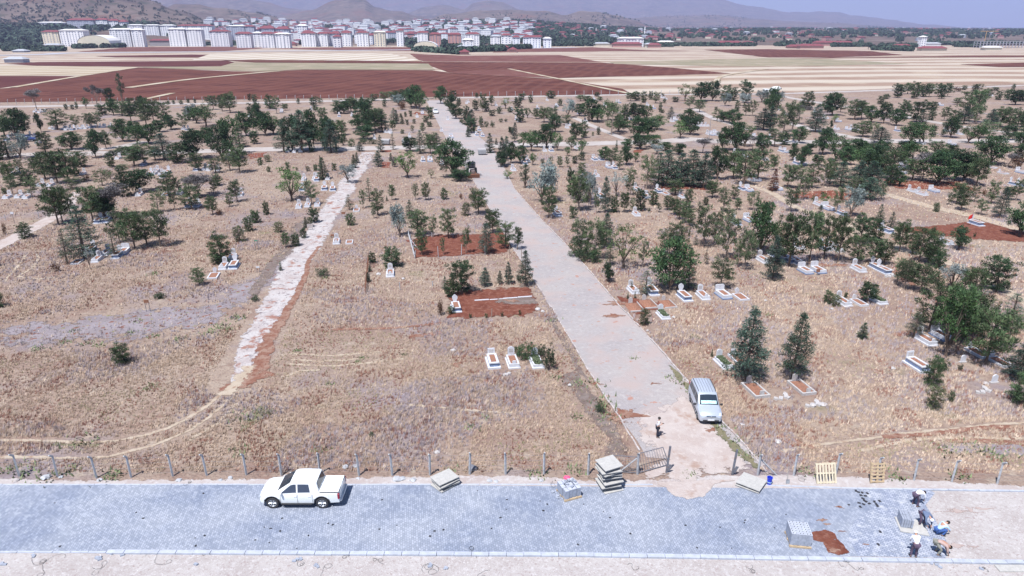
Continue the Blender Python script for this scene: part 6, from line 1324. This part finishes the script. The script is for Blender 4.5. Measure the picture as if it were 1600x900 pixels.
# ------------------------------------------------------------------ boards, pallets, pavers
def board_stack(px, py, rz, n, label, spread=.06, th=.13, w=1.45, l=1.25, loose=0.0):
    X, Y = G(px, py); st = empty('board_stack', (X, Y, .05), rz, label, 'board stack'); rg = random.Random(int(px)); z = 0
    for i in range(n):
        pn = MB(); dx, dy, a = rg.uniform(-spread, spread), rg.uniform(-spread, spread), rg.uniform(-.06, .06)+(rg.uniform(-.15, .15) if loose else 0)
        pn.box((dx, dy, z+th*.36), (w, l, th*.28), a, tilt=Matrix.Rotation(rg.uniform(-.03, .03)*(1+loose*2), 3, 'X'))
        b = pn.build('board', M['wood_pale'], st); 
        bt = MB()
        for k in (-1, 0, 1): bt.box((dx+k*w*.42*math.cos(a), dy+k*w*.42*math.sin(a), z+th*.05), (.1, l*.96, th*.3), a)
        bt.build('batten', M['wood_dark'], st) if False else None
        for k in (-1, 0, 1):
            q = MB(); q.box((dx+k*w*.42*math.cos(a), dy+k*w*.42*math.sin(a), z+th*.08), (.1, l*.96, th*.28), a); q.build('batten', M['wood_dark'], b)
        z += th*(1+(rg.random() < loose)*.9)
    return st
board_stack(696, 757, R(42), 4, 'stack of four pale boards askew on paving edge, leftmost of the board stacks', .08, .17, 1.5, 1.2, loose=.1)
board_stack(951, 761, R(20), 8, 'tall uneven stack of pale boards beside the mesh panel', .12, .165, 1.35, 1.25, loose=.45)
board_stack(1172, 758, R(-38), 2, 'pair of pale boards lying just right of the gateway', .05, .17, 1.55, 1.45)
def paver_stack(px, py, rz, nx, ny, h, label, holes=True, messy=0):
    X, Y = G(px, py); st = empty('paver_stack', (X, Y, .06), rz, label, 'paver stack'); rg = random.Random(int(px)); w, l = 1.15, 1.15
    pl = MB()
    for y in (-.5, 0, .5): pl.box((0, y*l, .05), (w*1.06, .12, .1))
    for k in range(5): pl.box((-w*.45+k*w*.225, 0, .115), (.12, l*1.08, .025))
    pl.build('pallet', M['wood_tan'], st)
    for i in range(nx):
        for j in range(ny):
            hh = h*(1 if not messy else rg.choice([1, 1, .9, .82, 1])) ; b = MB(); sx, sy = w/nx, l/ny; cx, cy = -w/2+sx*(i+.5)+rg.uniform(-1, 1)*messy, -l/2+sy*(j+.5)+rg.uniform(-1, 1)*messy
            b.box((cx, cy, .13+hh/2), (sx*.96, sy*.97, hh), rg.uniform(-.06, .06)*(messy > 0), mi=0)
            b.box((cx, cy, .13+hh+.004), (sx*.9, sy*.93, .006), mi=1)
            if holes: b.box((cx, cy, .13+hh+.009), (sx*.25, sy*.42, .004), mi=2)
            b.build('paver_column', [M['paver_block'], M['paver_top'], M['black']], st)
    return st
paver_stack(1246, 846, R(-8), 6, 6, .78, 'neat cube of grey pavers with slotted top on a pallet by the spilled sand')
ps2 = paver_stack(889, 773, R(22), 4, 3, .6, 'rough pile of grey pavers on a pallet left of the tall board stack', holes=False, messy=.03)
for i in range(7):
    b = MB(); b.box((0, 0, 0), (.22, .12, .1)); o = b.build('loose_paver', M['paver_block'], ps2); o.location = (rt.uniform(-.45, .45), rt.uniform(-.45, .45), .80); o.rotation_euler = (rt.uniform(-.3, .3), rt.uniform(-.3, .3), rt.uniform(0, 3))
# board with pavers beside the crew
X, Y = G(1424, 824); wb = empty('paver_board', (X, Y, .055), R(-14), 'pale board carrying upright pavers in the middle of the crew', 'board'); b = MB(); b.box((0, 0, .03), (1.55, 1.35, .05)); b.build('board', M['wood_pale'], wb); 
for k in (-1, 0, 1): b = MB(); b.box((k*.6, 0, -.02), (.1, 1.3, .05)); b.build('batten', M['wood_dark'], wb)
for i in range(5):
    for j in range(2):
        o = MB().box((0, 0, 0), (.11, .42, .62-.1*(i > 2))).build('paver_block', M['paver_block']); 
        o.location = Vector(wb.location)+Matrix.Rotation(R(-14), 3, 'Z') @ Vector((-.62+i*.13, .38-j*.46, .37)); o.rotation_euler = (0, 0, R(-14)+rt.uniform(-.05, .05)); tag(o, f'{ORD[i]} upright grey paver slab from the left, {"back" if j == 0 else "front"} row on the crew board', 'paver', 'pavers standing on the crew board')
def pallet(px, py, rz, lean, mat, label, H=1.25, W=1.2):
    X, Y = G(px, py); p = empty('pallet', (X, Y, .03), rz, label, 'pallet', 'wooden pallets propped at the fence'); p.rotation_euler = (-lean, 0, rz)
    for k in range(7): b = MB(); b.box((-W/2+.06+k*(W-.12)/6, -.05, H/2), (.1, .022, H)); b.build('slat', mat, p)
    for k in range(3): b = MB(); b.box((0, .0, .08+k*(H-.16)/2), (W, .075, .1)); b.build('stringer', mat, p)
    for k in range(3): b = MB(); b.box((-W/2+.06+k*(W-.12)/2, .05, H/2), (.1, .022, H)); b.build('back_slat', mat, p)
    return p
pallet(1291.5, 756, R(4), R(25), M['wood_cream'], 'cream wooden pallet with narrow slats leaning by the fence post', 1.35, 1.35)
p2 = empty('pallet', (*G(1370, 755), .03), R(6), 'brown pallet with ladder-like slats propped against a fence post', 'pallet', 'wooden pallets propped at the fence'); p2.rotation_euler = (-R(18), .06, R(6))
for k in (-1, 0, 1): b = MB(); b.box((k*.42, 0, .68), (.13, .09, 1.36)); b.build('stringer', M['wood_tan'], p2)
for k in range(6): b = MB(); b.box((0, -.06, .1+k*.235), (.98, .022, .1)); b.build('slat', M['wood_tan'], p2)
# bucket, shovel, pink bag, dark clutter
X, Y = G(1201.5, 757); bk = empty('bucket', (X, Y, .03), 0, 'blue plastic bucket standing beside the braced right gatepost', 'bucket'); m = MB(); m.lathe([(.13, 0), (.17, .5), (.185, .5), (.185, .53), (.155, .53), (.12, .03)], n=16); m.build('pail', M['blue_plastic'], bk, smooth=40)
m = MB(); m.lathe([(.165, .18), (.165, .24), (.16, .24), (.16, .18)], n=16); m.build('band', M['shirt_blue'], bk); m = MB(); m.path([(.18*math.cos(t), .08*math.sin(t)+.1, .53+.02*math.sin(t)) for t in [math.pi*k/8 for k in range(9)]], .008, 4); m.build('handle', M['galv'], bk)
X, Y = G(1230, 756); sv = empty('shovel', (X, Y, .03), 0, 'upright shovel stuck in gravel right of the blue bucket', 'shovel'); m = MB(); m.tube((0, .05, .3), (0, .3, 1.25), .018, .018, 6); m.build('shaft', M['wood_dark'], sv); m = MB(); m.add([(-.12, 0, .32), (.12, 0, .32), (.13, -.04, .1), (0, -.06, -.02), (-.13, -.04, .1), (0, .02, .2)], [(0, 1, 5), (1, 2, 5), (2, 3, 5), (3, 4, 5), (4, 0, 5)]); m.build('blade', M['galv'], sv, fixn=False)
def lump(name, px, py, s, mat, label, cat, flat=.6, z=.02, seed=1):
    X, Y = G(px, py); rg = random.Random(seed+int(px*7)); bm = bmesh.new(); bmesh.ops.create_icosphere(bm, subdivisions=2, radius=s)
    for v in bm.verts: v.co *= rg.uniform(.75, 1.2); v.co.z *= flat
    me = bpy.data.meshes.new(name); bm.to_mesh(me); bm.free(); me.materials.append(mat); o = link(bpy.data.objects.new(name, me)); o.location = (X, Y, z+s*flat*.5); o.rotation_euler = (0, 0, rg.uniform(0, 6)); tag(o, label, cat); return o
lump('plastic_bag', 886, 748, .22, M['pink'], 'bright pink bag in dry grass behind the rough paver pile', 'bag')
lump('rubbish_bag', 739, 733, .3, M['iron'], 'dark rubbish bag in dry grass behind a fence post', 'bag')
st_items = []
for i, (px, py, s, mt) in enumerate([(72, 747, .3, 'earthy'), (156, 751, .2, 'g'), (95, 746, .15, 'g'), (25, 752, .22, 'e'), (280, 751, .2, 'g'), (345, 751, .14, 'g'), (360, 747, .16, 'g'), (448, 746, .25, 'w'), (560, 748, .14, 'g'), (620, 750, .3, 'g'), (628, 749, .25, 'g'), (645, 751, .22, 'g'), (765, 752, .2, 'g'), (775, 753, .16, 'g'), (846, 752, .16, 'g'), (683, 707, .2, 'w'), (540, 730, .22, 'g'), (556, 729, .2, 'g'), (1286, 633, .3, 'w'), (1270, 634, .28, 'w'),
                                     (890, 602, .18, 'w'), (1052, 496, .2, 'w'), (1216, 691, .25, 'w'), (1160, 664, .2, 'w'), (1012, 517, .15, 'w'), (790, 586, .25, 'w'), (795, 584, .2, 'w'), (708, 548, .25, 'w'), (840, 484, .3, 'w'), (848, 487, .22, 'w'), (1196, 470, .2, 'w'), (1395, 576, .22, 'w'), (1300, 483, .2, 'w'), (1322, 480, .22, 'w'), (1560, 545, .22, 'w'), (1540, 600, .25, 'w'), (565, 405, .16, 'w'), (592, 429, .3, 'w'), (630, 436, .25, 'w'), (157, 376, .2, 'w')]):
    o = lump('stone', px, py, s, M['marble_old' if mt == 'w' else 'concrete'] if mt != 'e' else M['kerb_old'], '', 'stone', .5, 0, i); o['group'] = 'loose stones'; st_items.append((px, py, o, 'pale loose stone' if mt == 'w' else 'grey rubble stone'))
number_labels(st_items, '', lambda x, y: 'beside the street fence' if y > 700 else zone(x, y))
# broken blocks and wire loops on the gravel in front
bi = []
for px, py in ((5, 882), (50, 870), (154, 873), (159, 874), (180, 868), (192, 868), (172, 863), (675, 885), (695, 888), (495, 886), (303, 882), (1455, 883), (1463, 884), (1470, 886), (1435, 873), (1428, 876), (1443, 878), (461, 877), (468, 875), (1536, 892), (866, 770), (874, 778), (908, 765), (1397, 862)):
    for _ in range(2 if px < 900 else 1):
        o = MB().box((0, 0, 0), (.22, .14, .1)).build('broken_block', M['paver_block']); X, Y = G(px+rt.uniform(-4, 4), py+rt.uniform(-2, 2)); o.location = (X, Y, .07); o.rotation_euler = (rt.uniform(-.2, .2), rt.uniform(-.2, .2), rt.uniform(0, 3)); o['category'] = 'block'; o['group'] = 'broken paving blocks'; bi.append((px, py, o, 'broken grey block'))
number_labels(bi, '', lambda x, y: 'on the gravel below the kerb' if y > 860 else 'beside the rough paver pile')
for nm, (px, py) in enumerate(((1580, 890),)):
    X, Y = G(px, py); o = MB().box((0, 0, 0), (1.6, .5, .06)).build('plank', M['wood_pale']); o.location = (X, Y, .08); tag(o, 'pale plank lying on gravel at the bottom right corner', 'plank')
wi = []
for i, (px, py, L) in enumerate([(50, 872, 1.0), (98, 876, 1.1), (143, 888, .9), (225, 873, 1.0), (320, 866, .4), (510, 884, 1.1), (465, 876, .5), (540, 870, .7), (745, 876, .8), (665, 898, 1.4), (768, 892, .8), (1330, 878, .6), (1325, 888, .9), (600, 885, .7), (1255, 753, .7), (862, 752, .5), (930, 752, .5), (290, 757, .6), (980, 885, .4), (1165, 884, .7), (1535, 890, .4)]):
    X, Y = G(px, py); m = MB(); rg = random.Random(i); p = []; a = rg.uniform(0, 6)
    x = y = 0; hd_ = a; cv = rg.uniform(-1, 1)
    for k in range(34):
        cv = max(-1.6, min(1.6, cv+rg.uniform(-.7, .7))); hd_ += cv*.45; x += math.cos(hd_)*L*.12; y += math.sin(hd_)*L*.12; p.append((x-x*.15, y*.8, .02+.05*abs(math.sin(1.3*k+i))))
    m.path(p, .007, 3); o = m.build('wire_loop', M['black'], fixn=False); o.location = (X, Y, .04); o['category'] = 'wire'; o['group'] = 'tangles of dark wire'; wi.append((px, py, o, 'tangled dark wire loop'))
number_labels(wi, '', lambda x, y: 'on the gravel below the kerb' if y > 860 else 'on the gravel margin')
# missing pavers: dark gaps and lumps in the street, drawn as black boxes
gp_ = []
gl = [(1345, 775), (1348, 780), (1352, 776), (1350, 783), (1355, 772), (1347, 771), (1341, 770), (1353, 785), (1358, 788), (1369, 789), (1366, 785), (1374, 784), (1371, 792), (1342, 787), (1344, 793), (1337, 768), (1349, 789), (1326, 790), (86, 787), (305, 842), (320, 838), (306, 854), (94, 855), (318, 772), (213, 802), (224, 811), (399, 845), (413, 825), (422, 827), (424, 827), (441, 811), (438, 831), (421, 849), (482, 838), (464, 858), (513, 819), (520, 821), (597, 782), (679, 831), (672, 839), (693, 829), (620, 822), (593, 828), (746, 768), (792, 782), (791, 797), (768, 827), (782, 810), (844, 784), (855, 789), (849, 799), (857, 823), (912, 789), (943, 801), (953, 810), (985, 835), (1071, 822), (1089, 857), (1143, 858), (1164, 814), (1163, 818), (1125, 825), (903, 852), (1228, 805), (1372, 852), (1375, 832), (1210, 826)]
for (px, py) in gl:
    o = MB().box((0, 0, 0), (.15, .11, .035)).build('dark_spot', M['black'] if not gp_ else M['black']) if not gp_ else gp_[0][2].copy()
    if gp_: COL.objects.link(o)
    X, Y = G(px, py); o.location = (X, Y, .058); o.rotation_euler = (0, 0, rt.uniform(0, 3)); s = rt.uniform(.4, .95) if px < 1330 else 1.25; o.scale = (s, s, 1); o['category'] = 'block'; o['group'] = 'dark spots scattered on the paving'; gp_.append((px, py, o, 'small dark spot'))
number_labels(gp_, '', lambda x, y: 'on paving below the pick-up truck' if x < 560 else ('on paving between truck and gateway' if x < 1060 else ('on paving between gateway and paver cube' if x < 1300 else 'on paving beside the working crew')))
# ------------------------------------------------------------------ small cemetery furniture
def box_sign(px, py, top, w, mat, label, legs=2, hh=.4):
    X, Y = G(px, py); H = at(px, top, Y).z; s = empty('sign', (X, Y, 0), -ROAD*.3, label, 'sign'); 
    for k in ((-1, 1) if legs == 2 else (0,)): m = MB(); m.tube((k*w*.4, 0, -.05), (k*w*.4, 0, H-hh/2), .03, .03, 5); m.build('leg', M['iron'], s)
    m = MB(); m.box((0, -.05, H-hh/2), (w, .05, hh)); m.build('panel', M[mat], s)
box_sign(537, 339, 331, .6, 'rust', 'rusty brown board on legs beside the white gravel track', hh=.35); box_sign(520, 372, 366, .55, 'rust', 'small dark brown board at the corner of the left grave plot', hh=.25); box_sign(485, 359, 350, .85, 'kerb_old', 'pale board sign on the left side of the gravel track', hh=.6)
box_sign(402, 391, 375, .45, 'green_paint', 'green-topped sign in the grass left of the gravel track', hh=.15); box_sign(23, 349, 331, .5, 'marble', 'white box sign on a pole by the left dirt track', legs=1, hh=.3); box_sign(232, 487, 468, .5, 'rust', 'rusty small board standing in the grass at far left', hh=.35); box_sign(404, 425, 416, .4, 'marble', 'small white sign close to the grave group left of the track', hh=.2); box_sign(1277, 430, 420, .45, 'rust', 'small rusty box sign in front of a wide grave right of road', legs=1, hh=.4)
bi2 = []
for px, py, w, lb in ((603, 226, 2.0, 'grey metal waste container left of the crossroad sapling'), (634, 226, 1.6, 'grey waste container half hidden by trees at the crossroad'), (753, 242, 1.8, 'grey waste container on the main road just past the crossing')):
    X, Y = G(px, py); c = empty('waste_container', (X, Y, .03), rt.uniform(-.2, .2), lb, 'container', 'waste containers'); m = MB(); m.box((0, 0, .75), (w, 1.1, 1.0), taper=1.1); m.build('bin', M['galv'], c, bevel=.04); m = MB(); m.box((0, .1, 1.32), (w*1.08, 1.15, .14)); m.build('lid', M['marble_old'], c)
    for sx in (-1, 1):
        for sy in (-1, 1): m = MB(); m.lathe([(.1, -.04), (.1, .04)], (sx*w*.4, sy*.42, .1), 8, 'Y'); m.build('castor', M['black'], c)
X, Y = G(1516, 353); fl = empty('flag', (X, Y, 0), 0, 'small red flag at the head of the long blue grave', 'flag'); m = MB(); m.tube((0, 0, 0), (0, 0, 1.9), .025); m.build('pole', M['iron'], fl); m = MB(); m.add([(0, 0, 1.9), (0, 0, 1.2), (-.5, .05, 1.0), (-.45, .1, 1.5), (0, .02, 1.9), (0, .02, 1.2), (-.5, .07, 1.0), (-.45, .12, 1.5)], [(0, 1, 2, 3), (7, 6, 5, 4)]); m.build('cloth', M['red_cloth'], fl, fixn=False)
sk_ = []
for px, py, tp in ((675, 371, 363), (648, 386, 377), (685, 402, 385), (721, 399, 382), (758, 398, 384), (708, 371, 354), (742, 364, 353), (796, 396, 384), (815, 404, 388), (625, 453, 441), (676, 447, 440), (1213, 454, 446), (768, 496, 482), (1254, 462, 447), (61, 340, 329), (9, 344, 335)):
    X, Y = G(px, py); H = max(.6, at(px, tp, Y).z); o = MB().tube((0, 0, -.05), (0, 0, H), .05, .045, 4).build('stake', M['concrete'] if px < 760 else M['bark_pale']); o.location = (X, Y, 0); o.rotation_euler = (rt.uniform(-.06, .06), rt.uniform(-.06, .06), .5); o['category'] = 'stake'; o['group'] = 'stakes around the plots'; sk_.append((px, py, o, 'thin upright stake'))
number_labels(sk_, '', zone)
# white leaning rail fence at the plot corner, low rusty fence
a = Vector((*G(638, 370), 0)); b = Vector((*G(648, 404), 0)); rf_ = empty('rail_fence', a, 0, 'white crooked rail fence at the left end of the red plot', 'fence'); d = b-a
for h in (.35, .75): m = MB(); m.tube((0, 0, h+.15), (d.x, d.y, h-.1), .045); m.build('rail', M['concrete'], rf_)
for t in (0, .25, .5, .75, 1): m = MB(); m.tube((d.x*t, d.y*t, -.05), (d.x*t+.15, d.y*t, 1.1), .05); m.build('post', M['concrete'], rf_)
m = MB(); m.tube((d.x*.6+.9, d.y*.6, 0), (d.x*.5, d.y*.5, 1.0), .045); m.build('brace', M['concrete'], rf_)
a = Vector((*G(576, 408), 0)); b = Vector((*G(571, 457), 0)); c_ = Vector((*G(578, 457), 0)); lf_ = empty('mesh_fence', a, 0, 'dark rusty mesh fence standing alone in the dry grass', 'fence'); d = b-a; Ln = d.length
for t in (0, .33, .66, 1): m = MB(); m.tube((d.x*t, d.y*t, -.05), (d.x*t, d.y*t, 1.1), .035); m.build('post', M['rust'], lf_)
m = MB()
for k in range(9): m.tube((0, 0, .1+k*.115), (d.x, d.y, .1+k*.115), .012, .012, 3, cap=False)
for k in range(40): t = k/39; m.tube((d.x*t, d.y*t, .1), (d.x*t, d.y*t, 1.02), .010, .010, 3, cap=False)
m.build('wire_mesh', M['rust'], lf_)
# far boundary: row of small concrete posts
fp = []
far_line = [(-40+i*13.2, 163.8-i*13.2/68+ (0)) for i in range(53)]+[(698+i*13.4, 151.2-i*.16) for i in range(28)]
for px, py in far_line:
    X, Y = G(px, py)
    o = post0.copy(); COL.objects.link(o)
    for q in ('label',):
        if q in o: del o[q]
    o.location = (X, Y, 0); o.rotation_euler = (0, 0, math.pi); o.scale = (1.3, 1.3, 1.05); o['category'] = 'fence post'; o['group'] = 'small posts of the far boundary fence'; fp.append((px, py, o, 'small pale fence post'))
number_labels(fp, '', lambda x, y: 'on the far boundary, '+('left of main road' if x < 680 else 'right of main road'))
# lamp standard near the crossroad
X, Y = G(1107, 224); lpst = empty('lamp_post', (X, Y, 0), 0, 'thin grey lamp post beside the crossroad right of centre', 'lamp post'); m = MB(); m.tube((0, 0, 0), (0, 0, 6.5), .08, .05, 6); m.build('pole', M['galv'], lpst); m = MB(); m.box((.4, 0, 6.5), (.9, .2, .1)); m.build('lamp_head', M['galv'], lpst)
# ------------------------------------------------------------------ dry grass
def in_poly(px, py, poly):
    x = np.asarray([p[0] for p in poly]); y = np.asarray([p[1] for p in poly]); r = np.zeros(len(px), bool); j = len(x)-1
    for i in range(len(x)):
        c = ((y[i] > py) != (y[j] > py)) & (px < (x[j]-x[i])*(py-y[i])/(y[j]-y[i]+1e-12)+x[i]); r ^= c; j = i
    return r
def near_line(px, py, pts, w):
    r = np.zeros(len(px), bool)
    for (ax, ay), (bx, by) in zip(pts, pts[1:]):
        dx, dy = bx-ax, by-ay; t = np.clip(((px-ax)*dx+(py-ay)*dy)/(dx*dx+dy*dy), 0, 1); r |= (px-ax-t*dx)**2+(py-ay-t*dy)**2 < w*w
    return r
def fnoise(x, y, s, seed):
    """cheap smooth value noise"""
    r = np.random.default_rng(seed); g = r.random((64, 64)); u = x/s; v = y/s; i = np.floor(u).astype(int); j = np.floor(v).astype(int); fu = u-i; fv = v-j; fu = fu*fu*(3-2*fu); fv = fv*fv*(3-2*fv)
    a = g[i % 64, j % 64]; b = g[(i+1) % 64, j % 64]; c = g[i % 64, (j+1) % 64]; d = g[(i+1) % 64, (j+1) % 64]; return (a*(1-fu)+b*fu)*(1-fv)+(c*(1-fu)+d*fu)*fv
gr = np.random.default_rng(77)
def grass_zone(Y0, Y1, n, hmin, hmax, wd, nb):
    Y = Y0+(Y1-Y0)*gr.random(n); X = (gr.random(n)*2-1)*(Y*.72+12)
    dens = .35+.9*fnoise(X, Y, 9, 1)*fnoise(X, Y, 2.3, 2)*2; keep = gr.random(n) < dens
    keep &= ~in_poly(X, Y, [Vector((*p, 0))[:2] for p in main_poly])
    for pl_ in plots: keep &= ~in_poly(X, Y, [G(*p) for p in pl_])
    for pts_, w_ in (([(365, 598), (412, 510), (462, 415), (520, 325), (562, 262)], 2.2), ([(395, 590), (432, 515), (458, 465)], 1.0), ([(-60, 410), (0, 383), (85, 338), (108, 318)], 1.7), ([(1200, 299), (1250, 327), (1325, 352), (1407, 390), (1487, 412), (1600, 470)], 1.0), ([(1600, 661), (1500, 668), (1400, 680), (1290, 695)], .35), ([(0, 688), (180, 687), (260, 672), (320, 640), (362, 600)], .3), ([(0, 715), (170, 712), (240, 698), (300, 675), (345, 640)], .3)):
        keep &= ~near_line(X, Y, [G(*p) for p in pts_], w_)
    lav = in_poly(X, Y, [G(*p) for p in [(-40, 520), (0, 508), (100, 488), (240, 470), (330, 465), (430, 405), (460, 390), (470, 405), (420, 470), (400, 500), (310, 525), (200, 545), (60, 550), (-40, 560)]]); keep &= ~(lav & (gr.random(n) < .8))
    ent = in_poly(X, Y, [G(*p) for p in [(930, 600), (1130, 640), (1205, 760), (985, 760), (985, 690)]]); keep &= ~ent
    verge = in_poly(X, Y, [G(*p) for p in [(905, 575), (870, 590), (900, 640), (945, 680), (940, 715), (990, 722), (985, 690)]]); keep &= ~(verge & (gr.random(n) < .7))
    edge = G(800, 744)[1]; keep &= Y > edge+.1+fnoise(X, Y, 3, 5)*.6
    X, Y = X[keep], Y[keep]; n = len(X)
    gx = np.array([o.location.x for (_, _, o, _) in gi]); gy = np.array([o.location.y for (_, _, o, _) in gi]); bad = np.zeros(n, bool)
    for a, b in zip(gx, gy):
        if b < Y1+3: bad |= (np.abs(X-a) < .85) & (np.abs(Y-b) < 1.5)
    X, Y = X[~bad], Y[~bad]; n = len(X)
    c1 = fnoise(X, Y, 6, 11); c2 = fnoise(X, Y, 1.6, 12); c3 = fnoise(X, Y, 16, 13); rr = gr.random(n)
    pal = np.array([(.54, .42, .32), (.44, .335, .26), (.29, .15, .115), (.62, .51, .41), (.37, .32, .345), (.34, .31, .19)])*1.03
    idx = np.zeros(n, int); idx[rr < .30] = 1; idx[(rr > .9)] = 3; idx[(c2 > .58) & (rr < .55)] = 2; idx[(c1 > .55) & (rr > .30) & (rr < .8)] = 4; idx[(c3 > .66) & (rr > .5) & (rr < .72)] = 3; idx[(c1 < .2) & (rr > .8)] = 5
    col = pal[idx]*gr.uniform(.75, 1.2, n)[:, None]
    H = gr.uniform(hmin, hmax, n)*(.6+.7*c1); C = np.repeat(np.stack([X, Y, np.zeros(n)], 1), nb, 0); Hh = np.repeat(H, nb); m = len(C)
    a = gr.uniform(0, 6.283, m); sp = gr.uniform(0, 1, m)*Hh*.35; b0 = C+np.stack([np.cos(a)*sp, np.sin(a)*sp, np.zeros(m)], 1); ln = gr.uniform(.1, .9, m)*Hh
    wind = np.array([.16, .12]); tip = b0+np.stack([np.cos(a)*ln*.35+wind[0]*Hh, np.sin(a)*ln*.35+wind[1]*Hh, Hh*gr.uniform(.6, 1.05, m)], 1)
    a2 = gr.uniform(0, 3.14, m); w = np.stack([np.cos(a2), np.sin(a2), np.zeros(m)], 1)*wd*.5
    V = np.stack([b0-w, b0+w, tip], 1).reshape(-1, 3); T = np.arange(len(V)).reshape(-1, 3); cc = np.repeat(np.repeat(col, nb, 0)*gr.uniform(.85, 1.15, m)[:, None], 3, 0)
    o = npmesh('dry_grass', V, T, M['grass'], 3, cc); tag(o, 'dry straw-coloured grass covering the cemetery ground', 'grass', None, 'stuff'); return o
grass_zone(37, 62, 70000, .16, .36, .038, 7)
grass_zone(62, 100, 66000, .18, .38, .06, 5)
grass_zone(100, 165, 40000, .16, .34, .10, 4)
# low green-grey weeds
def weeds(spots, label):
    V = []; rg = np.random.default_rng(9)
    P_ = []
    for px, py, s in spots:
        X, Y = G(px, py)
        for _ in range(int(40)): P_.append((X+rg.normal()*s*.5, Y+rg.normal()*s*.5, 0, rg.uniform(.3, 1)*s))
    P_ = np.array(P_); m = len(P_); a = rg.uniform(0, 6.28, m); L = P_[:, 3]*.45; b0 = P_[:, :3]; tip = b0+np.stack([np.cos(a)*L*.6, np.sin(a)*L*.6, L*rg.uniform(.5, 1.1, m)], 1); w = np.stack([-np.sin(a), np.cos(a), np.zeros(m)], 1)*.07
    V = np.stack([b0-w, b0+w, tip], 1).reshape(-1, 3); cc = np.array([(.12, .15, .075)])*rg.uniform(.6, 1.7, m)[:, None]; o = npmesh('weeds', V, np.arange(len(V)).reshape(-1, 3), M['grass'], 3, np.repeat(cc, 3, 0)); tag(o, label, 'weeds', None, 'stuff')
weeds([(40, 742, .8), (78, 748, .9), (170, 745, .8), (185, 742, .5), (465, 548, .4), (566, 560, .45), (632, 554, .45), (558, 565, .3), (237, 602, .5), (228, 608, .4), (515, 600, .5), (420, 646, .6), (500, 704, .6), (127, 692, 1.2), (375, 708, .9), (380, 655, 1.2), (944, 632, 1.2), (950, 650, 1.0), (930, 600, 1.0), (900, 600, .8), (870, 590, .8), (862, 500, .7), (902, 652, .5), (1085, 527, .5), (1050, 590, .7), (1070, 600, .8), (1080, 610, .6), (1128, 668, .8), (1150, 690, .8), (1170, 712, .8), (508, 434, .9), (250, 465, .8), (240, 428, .8),
       (100, 535, .8), (135, 537, .7), (115, 518, .6), (215, 502, .6), (345, 510, 1), (370, 497, 1.1), (355, 515, .9), (280, 530, .8), (242, 525, .6), (205, 520, .7), (60, 545, .7), (155, 540, .6), (330, 520, .8), (1200, 492, .5), (760, 652, .5), (735, 668, .6), (405, 640, .5), (990, 560, .4), (1560, 715, 1.2), (1480, 705, 1), (1520, 700, 1), (20, 735, 1), (110, 735, .7), (700, 738, .6), (840, 740, .8), (900, 735, .8), (1080, 742, .5), (1260, 738, .7), (1400, 745, .8), (1500, 745, .9)], 'low grey-green weeds in the dry grass and along the verges')
